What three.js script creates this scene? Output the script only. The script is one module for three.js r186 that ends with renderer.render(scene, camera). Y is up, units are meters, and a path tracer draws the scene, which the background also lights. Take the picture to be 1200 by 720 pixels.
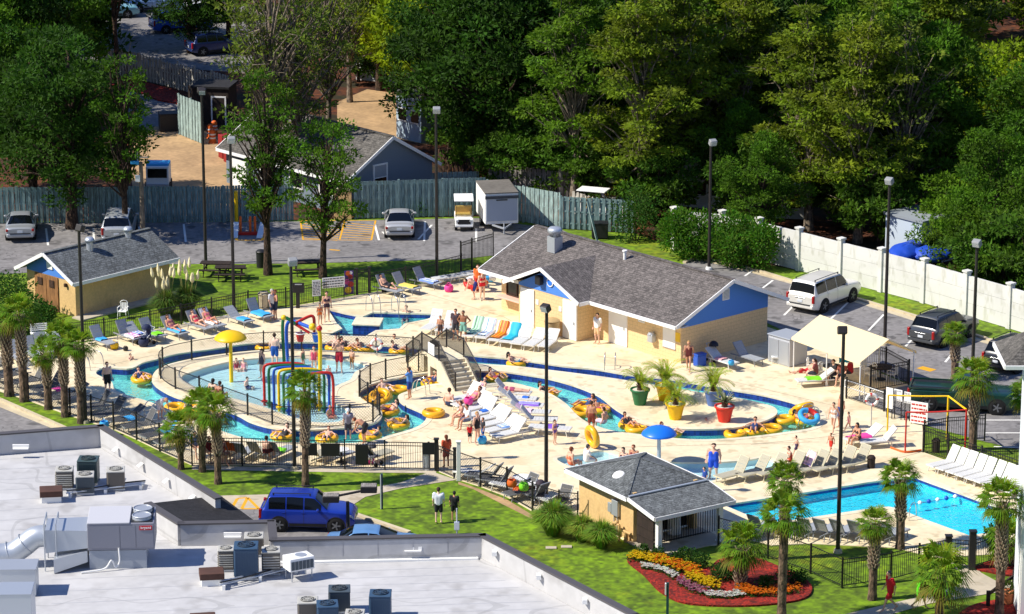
import * as THREE from 'three';
import { mergeGeometries } from 'three/addons/utils/BufferGeometryUtils.js';
import { RoundedBoxGeometry } from 'three/addons/geometries/RoundedBoxGeometry.js';
import { FontLoader } from 'three/addons/loaders/FontLoader.js';
import { TextGeometry } from 'three/addons/geometries/TextGeometry.js';

// ---------------------------------------------------------------- camera, sky, sun, exposure
const scene = new THREE.Scene();
const CAM_H = 52, TILT = 15.5 * Math.PI / 180, FOCAL = 4000;      // high floor of a hotel, long lens (focal in pixels of a 1200 wide frame)
const camera = new THREE.PerspectiveCamera(2 * Math.atan(360 / FOCAL) * 180 / Math.PI, 1200 / 720, 1, 3000);
camera.position.set(0, CAM_H, 0);
camera.rotation.set(-TILT, 0, 0);
const sunDir = new THREE.Vector3(-0.70, 0.70, 0.13).normalize();
{
  const W = 256, H = 128, d = new Float32Array(W * H * 4);
  for (let j = 0; j < H; j++) for (let i = 0; i < W; i++) {
    const el = ((j + 0.5) / H - 0.5) * Math.PI, s = Math.max(0, Math.sin(el)), k = Math.pow(1 - s, 2.6), o = (j * W + i) * 4;
    d[o] = 0.05 + 0.25 * k; d[o + 1] = 0.115 + 0.28 * k; d[o + 2] = 0.34 + 0.20 * k; d[o + 3] = 1;
  }
  const sky = new THREE.DataTexture(d, W, H, THREE.RGBAFormat, THREE.FloatType);
  sky.mapping = THREE.EquirectangularReflectionMapping; sky.magFilter = THREE.LinearFilter; sky.minFilter = THREE.LinearFilter; sky.needsUpdate = true;
  scene.background = sky; scene.environment = sky;
  scene.backgroundIntensity = 1.0; scene.environmentIntensity = 1.0;
}
const sun = new THREE.DirectionalLight(new THREE.Color(1, 0.94, 0.84), 4.6);
sun.position.set(sunDir.x * 250, sunDir.y * 250, sunDir.z * 250 - 185); sun.target.position.set(0, 0, -185);
sun.castShadow = true; sun.shadow.radius = 1; sun.shadow.mapSize.set(4096, 4096);
Object.assign(sun.shadow.camera, { left: -160, right: 160, top: 160, bottom: -160, near: 1, far: 600 });
scene.add(sun, sun.target);
const renderer = new THREE.WebGLRenderer({ antialias: true });
renderer.setSize(1024, 614); renderer.shadowMap.enabled = true;
renderer.toneMapping = THREE.LinearToneMapping; renderer.toneMappingExposure = 1.38;

// ---------------------------------------------------------------- helpers
const RAD = Math.PI / 180, V3 = (x, y, z) => new THREE.Vector3(x, y, z);
let seed = 11; const rnd = () => { seed = (Math.imul(seed, 1664525) + 1013904223) >>> 0; return seed / 4294967296; };
const rr = (a, b) => a + (b - a) * rnd(), pick = a => a[Math.floor(rnd() * a.length)];
const sT = Math.sin(TILT), cT = Math.cos(TILT);
// survey of the site: a point read off the photograph becomes the place on the ground (or at height h) where it stands, in metres
function site(px, py, h = 0) { const u = (px - 600) / FOCAL, v = (py - 360) / FOCAL, t = (CAM_H - h) / (sT + v * cT); return V3(u * t, h, -(cT - v * sT) * t); }
function rise(px, py, top) { const p = site(px, py), v = top - 360; return CAM_H + p.z * (FOCAL * sT + v * cT) / (FOCAL * cT - v * sT); }
const usedNames = {};
function numbered(n) { const k = usedNames[n] = (usedNames[n] ?? -1) + 1; return k ? n + '_' + String(k).padStart(3, '0') : n; }
function prep(g) {
  if (g.index) g = g.toNonIndexed();
  if (!g.attributes.normal) g.computeVertexNormals();
  for (const k of Object.keys(g.attributes)) if (!['position', 'normal', 'color'].includes(k)) g.deleteAttribute(k);
  const p = g.attributes.position, uv = new Float32Array(p.count * 2), a = V3(), b = V3(), c = V3();
  for (let i = 0; i < p.count; i += 3) {
    a.fromBufferAttribute(p, i); b.fromBufferAttribute(p, i + 1).sub(a); c.fromBufferAttribute(p, i + 2).sub(a); b.cross(c);
    const x = Math.abs(b.x), y = Math.abs(b.y), z = Math.abs(b.z);
    for (let k = i; k < i + 3; k++) {
      const X = p.getX(k), Y = p.getY(k), Z = p.getZ(k);
      if (y >= x * 0.8 && y >= z * 0.8) { uv[k * 2] = X; uv[k * 2 + 1] = -Z; } else if (x > z) { uv[k * 2] = Z; uv[k * 2 + 1] = Y; } else { uv[k * 2] = X; uv[k * 2 + 1] = Y; }
    }
  }
  g.setAttribute('uv', new THREE.BufferAttribute(uv, 2)); return g;
}
function join(list) {
  list = (Array.isArray(list) ? list : [list]).flat(9).map(g => g.userData.ready ? g : prep(g));
  if (list.some(g => g.attributes.color)) for (const g of list) if (!g.attributes.color) g.setAttribute('color', new THREE.BufferAttribute(new Float32Array(g.attributes.position.count * 3).fill(1), 3));
  const m = list.length > 1 ? mergeGeometries(list) : list[0]; m.userData.ready = true; return m;
}
function obj(name, geoms, material, parent = scene) {
  const m = new THREE.Mesh(join(geoms), material); m.name = parent === scene ? numbered(name) : name;
  m.castShadow = m.receiveShadow = true; parent.add(m); return m;
}
function tag(o, label, category, group) { o.userData.label = label; o.userData.category = category; if (group) o.userData.group = group; return o; }
function thing(name, label, category, p, turn = 0, group) {
  const g = new THREE.Group(); g.name = numbered(name); scene.add(g); if (p) g.position.copy(p); g.rotation.y = turn; return tag(g, label, category, group);
}
function part(name, parent) { const g = new THREE.Group(); g.name = name; parent.add(g); return g; }
function struct(name, geoms, material) { const m = obj(name, geoms, material); m.userData.kind = 'structure'; return m; }
function dup(o, p, turn, label, group) { const c = o.clone(); c.name = numbered(o.name.replace(/_\d{3}$/, '')); c.userData = { ...o.userData }; scene.add(c); if (p) c.position.copy(p); if (turn !== undefined) c.rotation.y = turn; if (label) c.userData.label = label; if (group) c.userData.group = group; return c; }
const stuff = m => { m.userData.kind = 'stuff'; return m; };
const faceZ = deg => Math.PI / 2 - deg * RAD, alongX = deg => -deg * RAD;      // turn so that +z (or +x) looks along a ground bearing
// geometry
const box = (w, h, d, x = 0, y = 0, z = 0, ry = 0) => { const g = new THREE.BoxGeometry(w, h, d); if (ry) g.rotateY(ry); return g.translate(x, y, z); };
const rbox = (w, h, d, r, x = 0, y = 0, z = 0) => new RoundedBoxGeometry(w, h, d, 2, r).translate(x, y, z);
const cyl = (r1, r2, h, x = 0, y = 0, z = 0, n = 12) => new THREE.CylinderGeometry(r1, r2, h, n).translate(x, y, z);
const ball = (r, x, y, z, n = 10) => new THREE.SphereGeometry(r, n, Math.ceil(n * 0.7)).translate(x, y, z);
const lathe = (pts, n = 20, x = 0, y = 0, z = 0) => new THREE.LatheGeometry(pts.map(q => new THREE.Vector2(q[0], q[1])), n).translate(x, y, z);
const UP = V3(0, 1, 0), arr = p => p.isVector3 ? p.clone() : V3(...p);
function bar(p, q, r, r2 = r, n = 6) {
  const a = arr(p), b = arr(q), d = b.clone().sub(a), g = new THREE.CylinderGeometry(r2, r, d.length(), n);
  g.applyQuaternion(new THREE.Quaternion().setFromUnitVectors(UP, d.clone().normalize())); const m = a.add(b).multiplyScalar(0.5); return g.translate(m.x, m.y, m.z);
}
function beam(p, q, w, h) {                                         // box from p to q, w across, h high
  const a = arr(p), b = arr(q), d = b.clone().sub(a), L = d.length(), g = new THREE.BoxGeometry(w, h, L);
  g.lookAt(d); const m = a.add(b).multiplyScalar(0.5); return g.translate(m.x, m.y, m.z);
}
const tube = (pts, r, seg = 24, n = 7, closed = false) => new THREE.TubeGeometry(new THREE.CatmullRomCurve3(pts.map(arr), closed), seg, r, n, closed);
function poly(faces) {                                              // faces: arrays of 3 or 4 points
  const a = []; for (const f of faces) { const q = f.map(arr); for (let i = 1; i < q.length - 1; i++) for (const v of [q[0], q[i], q[i + 1]]) a.push(v.x, v.y, v.z); }
  const g = new THREE.BufferGeometry(); g.setAttribute('position', new THREE.Float32BufferAttribute(a, 3)); g.computeVertexNormals(); return g;
}
function hull8(b, t) { return poly([[b[3], b[2], b[1], b[0]], [t[0], t[1], t[2], t[3]], ...[0, 1, 2, 3].map(i => [b[i], b[(i + 1) % 4], t[(i + 1) % 4], t[i]])]); }
// slab of thickness th under the quad
function slab(q, th) { const t = q.map(arr), b = t.map(v => v.clone().setY(v.y - th)); return hull8(b, t); }
const shape2 = pts => { const s = new THREE.Shape(); pts.forEach((p, i) => i ? s.lineTo(p.x, -p.z) : s.moveTo(p.x, -p.z)); return s; };
function sheet(pts, y, holes = []) { const s = shape2(pts); for (const h of holes) s.holes.push(shape2(h)); return new THREE.ShapeGeometry(s).rotateX(-Math.PI / 2).translate(0, y, 0); }
function prism(pts, y0, y1) { return new THREE.ExtrudeGeometry(shape2(pts), { depth: y1 - y0, bevelEnabled: false }).rotateX(-Math.PI / 2).translate(0, y0, 0); }
const gp = list => list.map(q => site(q[0], q[1]));                // surveyed ground points
function smooth(list, n) { return new THREE.CatmullRomCurve3(gp(list), true, 'centripetal').getSpacedPoints(n).slice(0, -1); }
function offset(pts, d) {
  let area = 0; pts.forEach((p, i) => { const q = pts[(i + 1) % pts.length]; area += p.x * q.z - q.x * p.z; }); const s = area > 0 ? 1 : -1;
  return pts.map((p, i) => { const a = pts[(i + pts.length - 1) % pts.length], b = pts[(i + 1) % pts.length], t = b.clone().sub(a).setY(0).normalize(); return V3(p.x + t.z * d * s, 0, p.z - t.x * d * s); });
}
function ring(pts, y0, y1) { return poly(pts.map((p, i) => { const q = pts[(i + 1) % pts.length]; return [V3(p.x, y0, p.z), V3(q.x, y0, q.z), V3(q.x, y1, q.z), V3(p.x, y1, p.z)]; })); }
function strip(a, b, w, y) { const d = b.clone().sub(a).setY(0).normalize(), n = V3(-d.z * w / 2, 0, d.x * w / 2); return poly([[a.clone().sub(n).setY(y), a.clone().add(n).setY(y), b.clone().add(n).setY(y), b.clone().sub(n).setY(y)]]); }

// ---------------------------------------------------------------- textures (grain, wear, stains only) and materials
const NZ = 64, lattice = new Float32Array(NZ * NZ).map(() => rnd());
function noise(x, y, w) { const i = Math.floor(x), j = Math.floor(y), f = x - i, g = y - j, u = f * f * (3 - 2 * f), v = g * g * (3 - 2 * g), L = (a, b) => lattice[(((b % w) + w) % w % NZ) * NZ + (((a % w) + w) % w % NZ)]; return (L(i, j) * (1 - u) + L(i + 1, j) * u) * (1 - v) + (L(i, j + 1) * (1 - u) + L(i + 1, j + 1) * u) * v; }
function fbm(u, v, f, o = 4) { let s = 0, a = 0.5; for (let k = 0; k < o; k++) { s += a * noise(u * f + k * 7, v * f + k * 3, f); f *= 2; a *= 0.5; } return s / (1 - Math.pow(0.5, o)); }
function tex(size, metres, fn, colour = true) {
  const d = new Uint8Array(size * size * 4);
  for (let j = 0; j < size; j++) for (let i = 0; i < size; i++) { const c = fn(i / size, j / size, i, j), o = (j * size + i) * 4; for (let k = 0; k < 3; k++) d[o + k] = Math.max(0, Math.min(255, (Array.isArray(c) ? c[k] : c) * 255)); d[o + 3] = 255; }
  const t = new THREE.DataTexture(d, size, size); t.wrapS = t.wrapT = THREE.RepeatWrapping; t.magFilter = THREE.LinearFilter; t.minFilter = THREE.LinearMipmapLinearFilter; t.generateMipmaps = true;
  const m = Array.isArray(metres) ? metres : [metres, metres]; t.repeat.set(1 / m[0], 1 / m[1]); if (colour) t.colorSpace = THREE.SRGBColorSpace; t.needsUpdate = true; return t;
}
const mix = (a, b, t) => a.map((v, i) => v + (b[i] - v) * t), cl = (v, a = 0, b = 1) => Math.max(a, Math.min(b, v));
function mat(c, rough = 0.8, o = {}) { const phys = ['transmission', 'clearcoat', 'sheen'].some(k => k in o); const m = new (phys ? THREE.MeshPhysicalMaterial : THREE.MeshStandardMaterial)({ color: c, roughness: rough, side: THREE.DoubleSide, ...o }); return m; }
const T = {
  concrete: tex(512, 9, (u, v) => { const a = fbm(u, v, 8, 5), b = fbm(u, v, 3, 3), c = fbm(u + 0.3, v, 48, 2), st = cl((b - 0.62) * 5); const k = 0.86 + 0.12 * a + 0.08 * (c - 0.5); const dr = cl((fbm(u + 0.6, v + 0.2, 17, 3) - 0.63) * 7); return mix(mix([k, k, k], [k * 0.86, k * 0.82, k * 0.76], st * 0.7), [k * 0.8, k * 0.77, k * 0.72], dr * 0.5); }),
  asphalt: tex(512, 12, (u, v) => { const a = fbm(u, v, 5, 4), c = fbm(u, v, 60, 2), d = fbm(u, v + 0.4, 12, 3); let k = 0.74 + 0.16 * (a - 0.3) + 0.18 * (c - 0.5); const oil = cl((d - 0.66) * 8); k *= 1 - 0.28 * oil; const crack = Math.abs(fbm(u + 0.1, v + 0.7, 7, 4) - 0.5); if (crack < 0.006) k *= 0.75; return [k, k, k]; }),
  grass: tex(1024, 14, (u, v) => { const a = fbm(u, v, 6, 4), b = fbm(u + 0.4, v, 24, 3), c = fbm(u, v, 63, 2), n = fbm(u, v + 0.3, 3, 3); const g = 0.68 + 0.2 * (a - 0.5) + 0.26 * (b - 0.5) + 0.42 * (c - 0.5); let col = [g * 0.8, g, g * 0.1]; const dry = cl((n * 0.6 + b * 0.4 - 0.56) * 5); return mix(col, [g * 1.0, g * 0.95, g * 0.34], dry * 0.65); }),
  straw: tex(512, 12, (u, v) => { const a = fbm(u, v, 5, 4), b = fbm(u, v, 32, 3), k = 0.6 + 0.6 * (b - 0.5) + 0.5 * (a - 0.5); return mix([k, k * 0.72, k * 0.45], [k * 0.42, k * 0.5, k * 0.18], cl((a - 0.52) * 6)); }),
  dirt: tex(512, 10, (u, v) => { const a = fbm(u, v, 6, 5), b = fbm(u, v, 50, 2), k = 0.8 + 0.22 * (a - 0.5) + 0.15 * (b - 0.5); return [k, k * 0.97, k * 0.93]; }),
  shingle: tex(512, 3.2, (u, v, i, j) => { const row = Math.floor(v * 20), x = u * 12 + (row % 2) * 0.5 + (row * 37 % 11) * 0.17, cell = Math.floor(x), h = lattice[((row * 31 + (cell % 12) * 7) % NZ) * NZ + (cell * 13 + row) % NZ]; let k = 0.66 + 0.17 * (h - 0.5) + 0.4 * (fbm(u, v, 60, 2) - 0.5) + 0.1 * (fbm(u, v, 4, 3) - 0.5); if ((v * 20) % 1 < 0.14) k *= 0.72; return [k, k * 0.985, k * 0.97]; }),
  stucco: tex(512, 5, (u, v) => { const a = fbm(u, v, 6, 4), b = fbm(u, v, 60, 2), st = cl((fbm(u, v * 0.5, 10, 3) - 0.6) * 4), k = 0.9 + 0.12 * (a - 0.5) + 0.1 * (b - 0.5); return mix([k, k, k], [k * 0.88, k * 0.84, k * 0.78], st * 0.5); }),
  block: tex(512, 1.6, (u, v, i, j) => { const row = Math.floor(v * 8), x = (u * 4 + (row % 2) * 0.5) % 1, y = (v * 8) % 1, a = fbm(u, v, 40, 2); let k = 0.94 + 0.1 * (a - 0.5); if (y < 0.07 || x < 0.035) k *= 0.88; return k; }),
  wood: tex(512, [1.0, 2.4], (u, v) => { const a = fbm(u, v * 0.25, 28, 3), b = fbm(u, v, 6, 3), k = 0.8 + 0.4 * (a - 0.5) + 0.3 * (b - 0.5); return [k, k, k]; }),
  membrane: tex(1024, 11, (u, v) => { const a = fbm(u, v, 4, 5), b = fbm(u, v, 40, 2), st = cl((fbm(u + 0.2, v, 9, 4) - 0.6) * 6), pt = cl((fbm(u, v + 0.5, 5, 3) - 0.66) * 14); let k = 0.9 + 0.08 * (a - 0.5) + 0.06 * (b - 0.5); const rg = Math.abs(fbm(u + 0.35, v + 0.15, 3, 2) - 0.5); if (rg < 0.012) k *= 0.93; let c = mix([k, k, k], [k * 0.8, k * 0.79, k * 0.78], st * 0.45); return mix(c, [0.99, 0.99, 0.99], pt * 0.45); }),
  wall: tex(512, 6, (u, v) => { const a = fbm(u, v, 6, 4), b = fbm(u, v * 0.3, 30, 3), st = cl((b - 0.55) * 4), k = 0.93 + 0.1 * (a - 0.5); return mix([k, k, k], [k * 0.8, k * 0.8, k * 0.74], st * 0.45); }),
  bark: tex(256, 1.4, (u, v) => { const a = fbm(u, v * 0.3, 24, 3), b = fbm(u, v, 10, 3), k = 0.7 + 0.8 * (a - 0.5) + 0.4 * (b - 0.5); return [k, k * 0.95, k * 0.9]; }),
  mulch: tex(512, 4, (u, v) => { const a = fbm(u, v, 40, 3), b = fbm(u, v, 8, 3), k = 0.7 + 0.7 * (a - 0.5) + 0.35 * (b - 0.5); return [k, k * 0.9, k * 0.85]; }),
  tile: tex(256, 1.2, (u, v, i, j) => { const x = (u * 8) % 1, y = (v * 8) % 1, h = lattice[(Math.floor(v * 8) * 9) * NZ + Math.floor(u * 8) * 5], k = 0.78 + 0.3 * (h - 0.5); return x < 0.08 || y < 0.08 ? [0.9, 0.95, 1] : [k * 0.9, k * 0.95, k]; }),
  ripple: tex(512, 5, (u, v) => { const a = fbm(u, v, 10, 4), b = fbm(u + 0.37, v + 0.1, 22, 3); return 0.5 + 0.5 * Math.sin((a + b * 0.5) * 16) * 0.5; }, false),
  plaster: tex(512, 6, (u, v) => { const a = fbm(u, v, 8, 4), r = 1 - Math.abs(fbm(u, v, 14, 2) - 0.5) * 6, k = 0.88 + 0.14 * (a - 0.5); return [k, k, k]; }),
  wire: tex(64, 0.25, (u, v) => { const a = ((u + v) * 4) % 1, b = ((u - v + 4) * 4) % 1; return a < 0.3 || b < 0.3 ? 1 : 0; }, false),
  sling: tex(64, 0.2, (u, v, i, j) => ((i >> 2) + (j >> 2)) % 2 ? 1 : 0.86),
};
const M = {
  deck: mat('#f7e5be', 0.85, { map: T.concrete, bumpMap: T.concrete, bumpScale: 0.004 }), coping: mat('#f6e9c9', 0.75, { map: T.concrete }), joint: mat('#9a8b70', 0.9),
  path: mat('#cdc0a8', 0.9, { map: T.concrete }), kerb: mat('#d8c9a8', 0.9, { map: T.concrete }), asphalt: mat('#a6a2a0', 0.95, { map: T.asphalt, bumpMap: T.asphalt, bumpScale: 0.006 }),
  grass: mat('#b0b450', 0.95, { map: T.grass, bumpMap: T.grass, bumpScale: 0.03 }), straw: mat('#8f6a48', 1, { map: T.straw }), dirt: mat('#dab88c', 1, { map: T.dirt }), mulch: mat('#b8321e', 1, { map: T.mulch, bumpMap: T.mulch, bumpScale: 0.05 }),
  paintW: mat('#e9e7df', 0.8), paintY: mat('#e0a41c', 0.8), paintB: mat('#5d86b8', 0.8),
  tan: mat('#f0c98a', 0.9, { map: T.stucco }), tanBlock: mat('#f0d09c', 0.9, { map: T.block }), cream: mat('#f5e8c8', 0.9, { map: T.stucco }), blueSiding: mat('#4b84d6', 0.7), white: mat('#eeeeea', 0.6), whiteP: mat('#f2f1ec', 0.45), trim: mat('#f3f2ee', 0.6),
  roofDark: mat('#9c9592', 0.95, { map: T.shingle, bumpMap: T.shingle, bumpScale: 0.02 }), roofSlate: mat('#979fa2', 0.95, { map: T.shingle, bumpMap: T.shingle, bumpScale: 0.02 }), roofGrey: mat('#8d8a84', 0.95, { map: T.shingle }), roofBlack: mat('#37363a', 0.9, { map: T.shingle }),
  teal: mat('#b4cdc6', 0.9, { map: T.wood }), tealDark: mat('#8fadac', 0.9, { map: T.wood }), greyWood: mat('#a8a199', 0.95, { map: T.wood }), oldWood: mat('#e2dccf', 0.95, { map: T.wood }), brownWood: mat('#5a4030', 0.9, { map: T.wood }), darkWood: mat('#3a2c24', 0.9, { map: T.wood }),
  wallW: mat('#e9e8e2', 0.9, { map: T.wall }), houseGrey: mat('#75828f', 0.85), steel: mat('#b9bec4', 0.45, { metalness: 0.5 }), galv: mat('#c3c9cf', 0.4, { metalness: 0.55 }), chrome: mat('#d6d8da', 0.18, { metalness: 0.95 }),
  black: mat('#1b1b1d', 0.55), pole: mat('#2b2624', 0.5), iron: mat('#161617', 0.5), mesh: mat('#141416', 0.7, { alphaMap: T.wire, transparent: true }), rubber: mat('#161616', 0.9), glass: mat('#0c0f12', 0.08), lens: mat('#b4b8ba', 0.3),
  membrane: mat('#d0cfce', 0.85, { map: T.membrane, bumpMap: T.membrane, bumpScale: 0.01 }), capMetal: mat('#54504f', 0.5), bark: mat('#5c4a3c', 0.95, { map: T.bark, bumpMap: T.bark, bumpScale: 0.06 }), barkGrey: mat('#a39a8d', 0.95, { map: T.bark }), palmBark: mat('#8d7a68', 0.95, { map: T.bark, bumpMap: T.bark, bumpScale: 0.04 }), boot: mat('#a8967e', 0.95),
  riverFloor: mat('#a2f4ef', 0.6, { map: T.plaster }), wadeFloor: mat('#dffafb', 0.6, { map: T.plaster }), poolFloor: mat('#34f0ff', 0.6, { map: T.plaster }), tile: mat('#2c4ea6', 0.35, { map: T.tile }), tileDark: mat('#24386f', 0.35, { map: T.tile }),
  slingGrey: mat('#a9aeb3', 0.8, { map: T.sling }), slingTan: mat('#b9b39d', 0.8, { map: T.sling }), slingWhite: mat('#dcdcd8', 0.7, { map: T.sling }), slingDark: mat('#5c5c5c', 0.8, { map: T.sling }),
  tubeY: mat('#f6b40e', 0.35, { clearcoat: 0.4 }), red: mat('#c22218', 0.45), yellow: mat('#f2c400', 0.4), green: mat('#1d6a3c', 0.45), blue: mat('#1b53b8', 0.4), brightBlue: mat('#1f74e0', 0.35), orange: mat('#e2661c', 0.6), pink: mat('#e8459a', 0.7), sky: mat('#3aa5e0', 0.7), turq: mat('#1fb2cf', 0.7), lime: mat('#7cd81e', 0.7), purple: mat('#8256c4', 0.7), canvas: mat('#f4e0b4', 0.85), tarp: mat('#1747b8', 0.6),
};
const water = (c, b = 0.05) => mat(c, 0.04, { transmission: 1, thickness: 0, ior: 1.33, bumpMap: T.ripple, bumpScale: b });

// ---------------------------------------------------------------- ground, roads, pools
const deckPx = [[-60, 425], [0, 411], [60, 403], [122, 397], [176, 388], [248, 373], [291, 365], [335, 361], [375, 354], [432, 344], [475, 337], [512, 329], [560, 319], [660, 300], [940, 398], [1030, 437], [1066, 452], [996, 467], [1081, 498], [1083, 531], [1111, 541], [1192, 571], [1260, 595], [1260, 645], [1140, 652], [1100, 655], [1050, 643], [950, 638], [905, 640], [872, 632], [838, 640], [742, 640], [682, 606], [624, 600], [594, 583], [563, 571], [537, 563], [511, 552], [451, 551], [404, 550], [284, 546], [225, 546], [187, 529], [160, 516], [133, 504], [107, 496], [82, 488], [33, 470], [-60, 440]];
const riverOutPx = [[112, 438], [122, 432], [152, 433], [168, 426], [184, 422], [206, 416], [250, 410], [290, 404], [350, 402], [420, 404], [490, 409], [558, 418], [604, 422], [660, 430], [700, 434], [736, 440], [790, 446], [852, 457], [894, 464], [930, 473], [957, 483], [961, 491], [952, 502], [917, 508], [875, 513], [830, 516], [797, 515], [750, 510], [715, 505], [689, 496], [677, 488], [662, 473], [642, 461], [620, 454], [596, 449], [565, 451], [520, 450], [496, 453], [479, 459], [467, 464], [470, 473], [499, 488], [497, 495], [487, 502], [454, 512], [430, 519], [350, 520], [300, 517], [274, 511], [239, 498], [178, 473], [136, 459], [130, 448]];
const islandPx = [[187, 432], [208, 425], [250, 417], [290, 412], [340, 410], [400, 412], [450, 415], [500, 420], [560, 427], [604, 430], [640, 434], [703, 442], [730, 446], [816, 460], [868, 468], [890, 473], [907, 478], [911, 485], [900, 493], [864, 502], [810, 504], [790, 503], [754, 497], [724, 482], [700, 464], [670, 452], [640, 444], [622, 441], [585, 436], [562, 436], [520, 438], [490, 441], [454, 447], [436, 452], [423, 459], [422, 466], [431, 473], [443, 479], [448, 487], [439, 497], [415, 502], [400, 503], [355, 505], [322, 503], [295, 496], [275, 486], [220, 470], [205, 466], [181, 452], [178, 443]];
const wadePx = [[213, 442], [224, 437], [250, 429], [280, 423], [317, 420], [355, 420], [392, 422], [419, 425], [428, 430], [416, 437], [410, 446], [393, 454], [388, 463], [390, 472], [402, 478], [409, 487], [397, 495], [370, 496], [340, 489], [300, 475], [250, 462], [222, 451]];
const plungePx = [[384, 363], [404, 368], [425, 372], [437, 367], [516, 369], [500, 375], [474, 380], [468, 386], [440, 388], [428, 395], [384, 394], [401, 386], [394, 379]];
const splashPx = [[653, 538], [680, 534], [706, 529], [735, 537], [774, 542], [828, 543], [870, 541], [896, 538], [912, 545], [885, 555], [846, 562], [800, 572], [745, 572], [690, 556], [666, 547]];
const mainPx = [[848, 593], [940, 579], [1020, 566], [1073, 560], [1092, 567], [1144, 586], [1214, 612], [1160, 625], [1137, 629], [1090, 612], [1052, 597], [1042, 595], [1028, 596], [947, 608], [905, 614], [884, 608]];
const deckOut = gp(deckPx), riverOut = smooth(riverOutPx, 320), island = smooth(islandPx, 320), wade = smooth(wadePx, 140), splash = smooth(splashPx, 100), plunge = gp(plungePx), mainPool = gp(mainPx);
{
  const W = 900, far = [V3(-W, 0, 40), V3(W, 0, 40), V3(W, 0, -1600), V3(-W, 0, -1600)];
  struct('lawn_ground', sheet(far, 0, [offset(deckOut, -0.25)]), M.grass);
  struct('forest_floor', sheet([...gp([[-700, 262], [345, 258], [560, 254], [572, 252], [657, 268], [745, 274], [790, 290], [935, 317], [1082, 353], [1183, 384], [1500, 470]]), V3(400, 0, -150), V3(600, 0, -900), V3(-600, 0, -900)], 0.012), M.straw);
  struct('dirt_yard', sheet(gp([[160, 258], [270, 257], [300, 200], [270, 168], [215, 143], [172, 143], [150, 180]]), 0.024), M.dirt);
  struct('sandy_clearing', sheet(gp([[395, 150], [500, 170], [540, 150], [520, 118], [430, 105], [395, 120]]), 0.024), M.dirt);
  struct('sandy_path', sheet(gp([[350, 60], [440, 58], [430, 30], [360, 28]]), 0.024), M.dirt);
  struct('yard_drive', sheet(gp([[150, 150], [205, 148], [215, 132], [205, 112], [150, 108]]), 0.03), M.asphalt);
  tag(obj('mulch_strip', prism(gp([[120, 94], [150, 92], [208, 108], [209, 123], [185, 119], [150, 104], [120, 100]]), 0, 0.12), M.mulch), 'red mulch strip below the weathered white fence', 'mulch bed');
  struct('overflow_lot', sheet(gp([[-100, 62], [330, 88], [330, 40], [300, 5], [-100, 5]]), 0.02), M.asphalt);
  struct('rear_car_park', sheet(gp([[-120, 263], [345, 260], [560, 256], [600, 262], [657, 269], [700, 290], [640, 305], [575, 300], [540, 304], [360, 309], [200, 310], [60, 318], [-120, 330]]), 0.016), M.asphalt);
  struct('side_car_park', sheet(gp([[790, 316], [802, 309], [820, 301], [880, 316], [930, 331], [1000, 350], [1080, 374], [1180, 406], [1300, 446], [1300, 560], [1192, 527], [1154, 518], [1081, 498], [990, 466], [1066, 450], [940, 398], [880, 370]]), 0.016), M.asphalt);
  struct('front_drive', sheet(gp([[240, 600], [300, 597], [405, 599], [420, 606], [480, 626], [640, 700], [640, 800], [200, 800]]), 0.016), M.asphalt);
  struct('access_road', sheet(gp([[-80, 458], [0, 474], [62, 504], [120, 530], [120, 600], [-80, 600]]), 0.016), M.asphalt);
  struct('footpath', [sheet(gp([[240, 582], [320, 580], [358, 579], [420, 575], [470, 566], [505, 553], [535, 563], [470, 573], [428, 583], [405, 598], [300, 597], [240, 599]]), 0.02)], M.path);
  struct('garden_path', sheet(gp([[1112, 660], [1142, 664], [1150, 672], [1172, 684], [1260, 668], [1260, 684], [1175, 694], [1090, 708], [1040, 722], [960, 742], [900, 742], [1010, 716], [1100, 695], [1128, 684], [1126, 672]]), 0.02), M.path);
}
function kerb(px, name = 'kerb') { const p = gp(px); for (let i = 0; i < p.length - 1; i++) { const L = p[i].distanceTo(p[i + 1]), n = Math.max(1, Math.round(L / 3)); for (let k = 0; k < n; k++) { const a = p[i].clone().lerp(p[i + 1], k / n), b = p[i].clone().lerp(p[i + 1], (k + 0.994) / n); a.y = b.y = 0.06; const m = obj(name, beam(a, b, 0.22, 0.13), M.kerb); m.userData.kind = 'structure'; } } }
kerb([[802, 309], [820, 301], [880, 316], [930, 331], [1000, 350], [1080, 374], [1180, 406], [1240, 426]]);
kerb([[405, 599], [418, 605], [480, 626]]); kerb([[-60, 452], [0, 470], [66, 499], [100, 514]]);
{ // wide concrete gutter along the side kerb and the access road
  struct('gutter', [sheet(gp([[820, 301], [880, 316], [1000, 350], [1180, 406], [1240, 426], [1240, 430], [1180, 411], [1000, 354], [880, 320], [816, 304]]), 0.02), sheet(gp([[-60, 452], [0, 470], [66, 499], [82, 508], [66, 505], [0, 478], [-60, 459]]), 0.02)], M.kerb);
}
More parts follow.
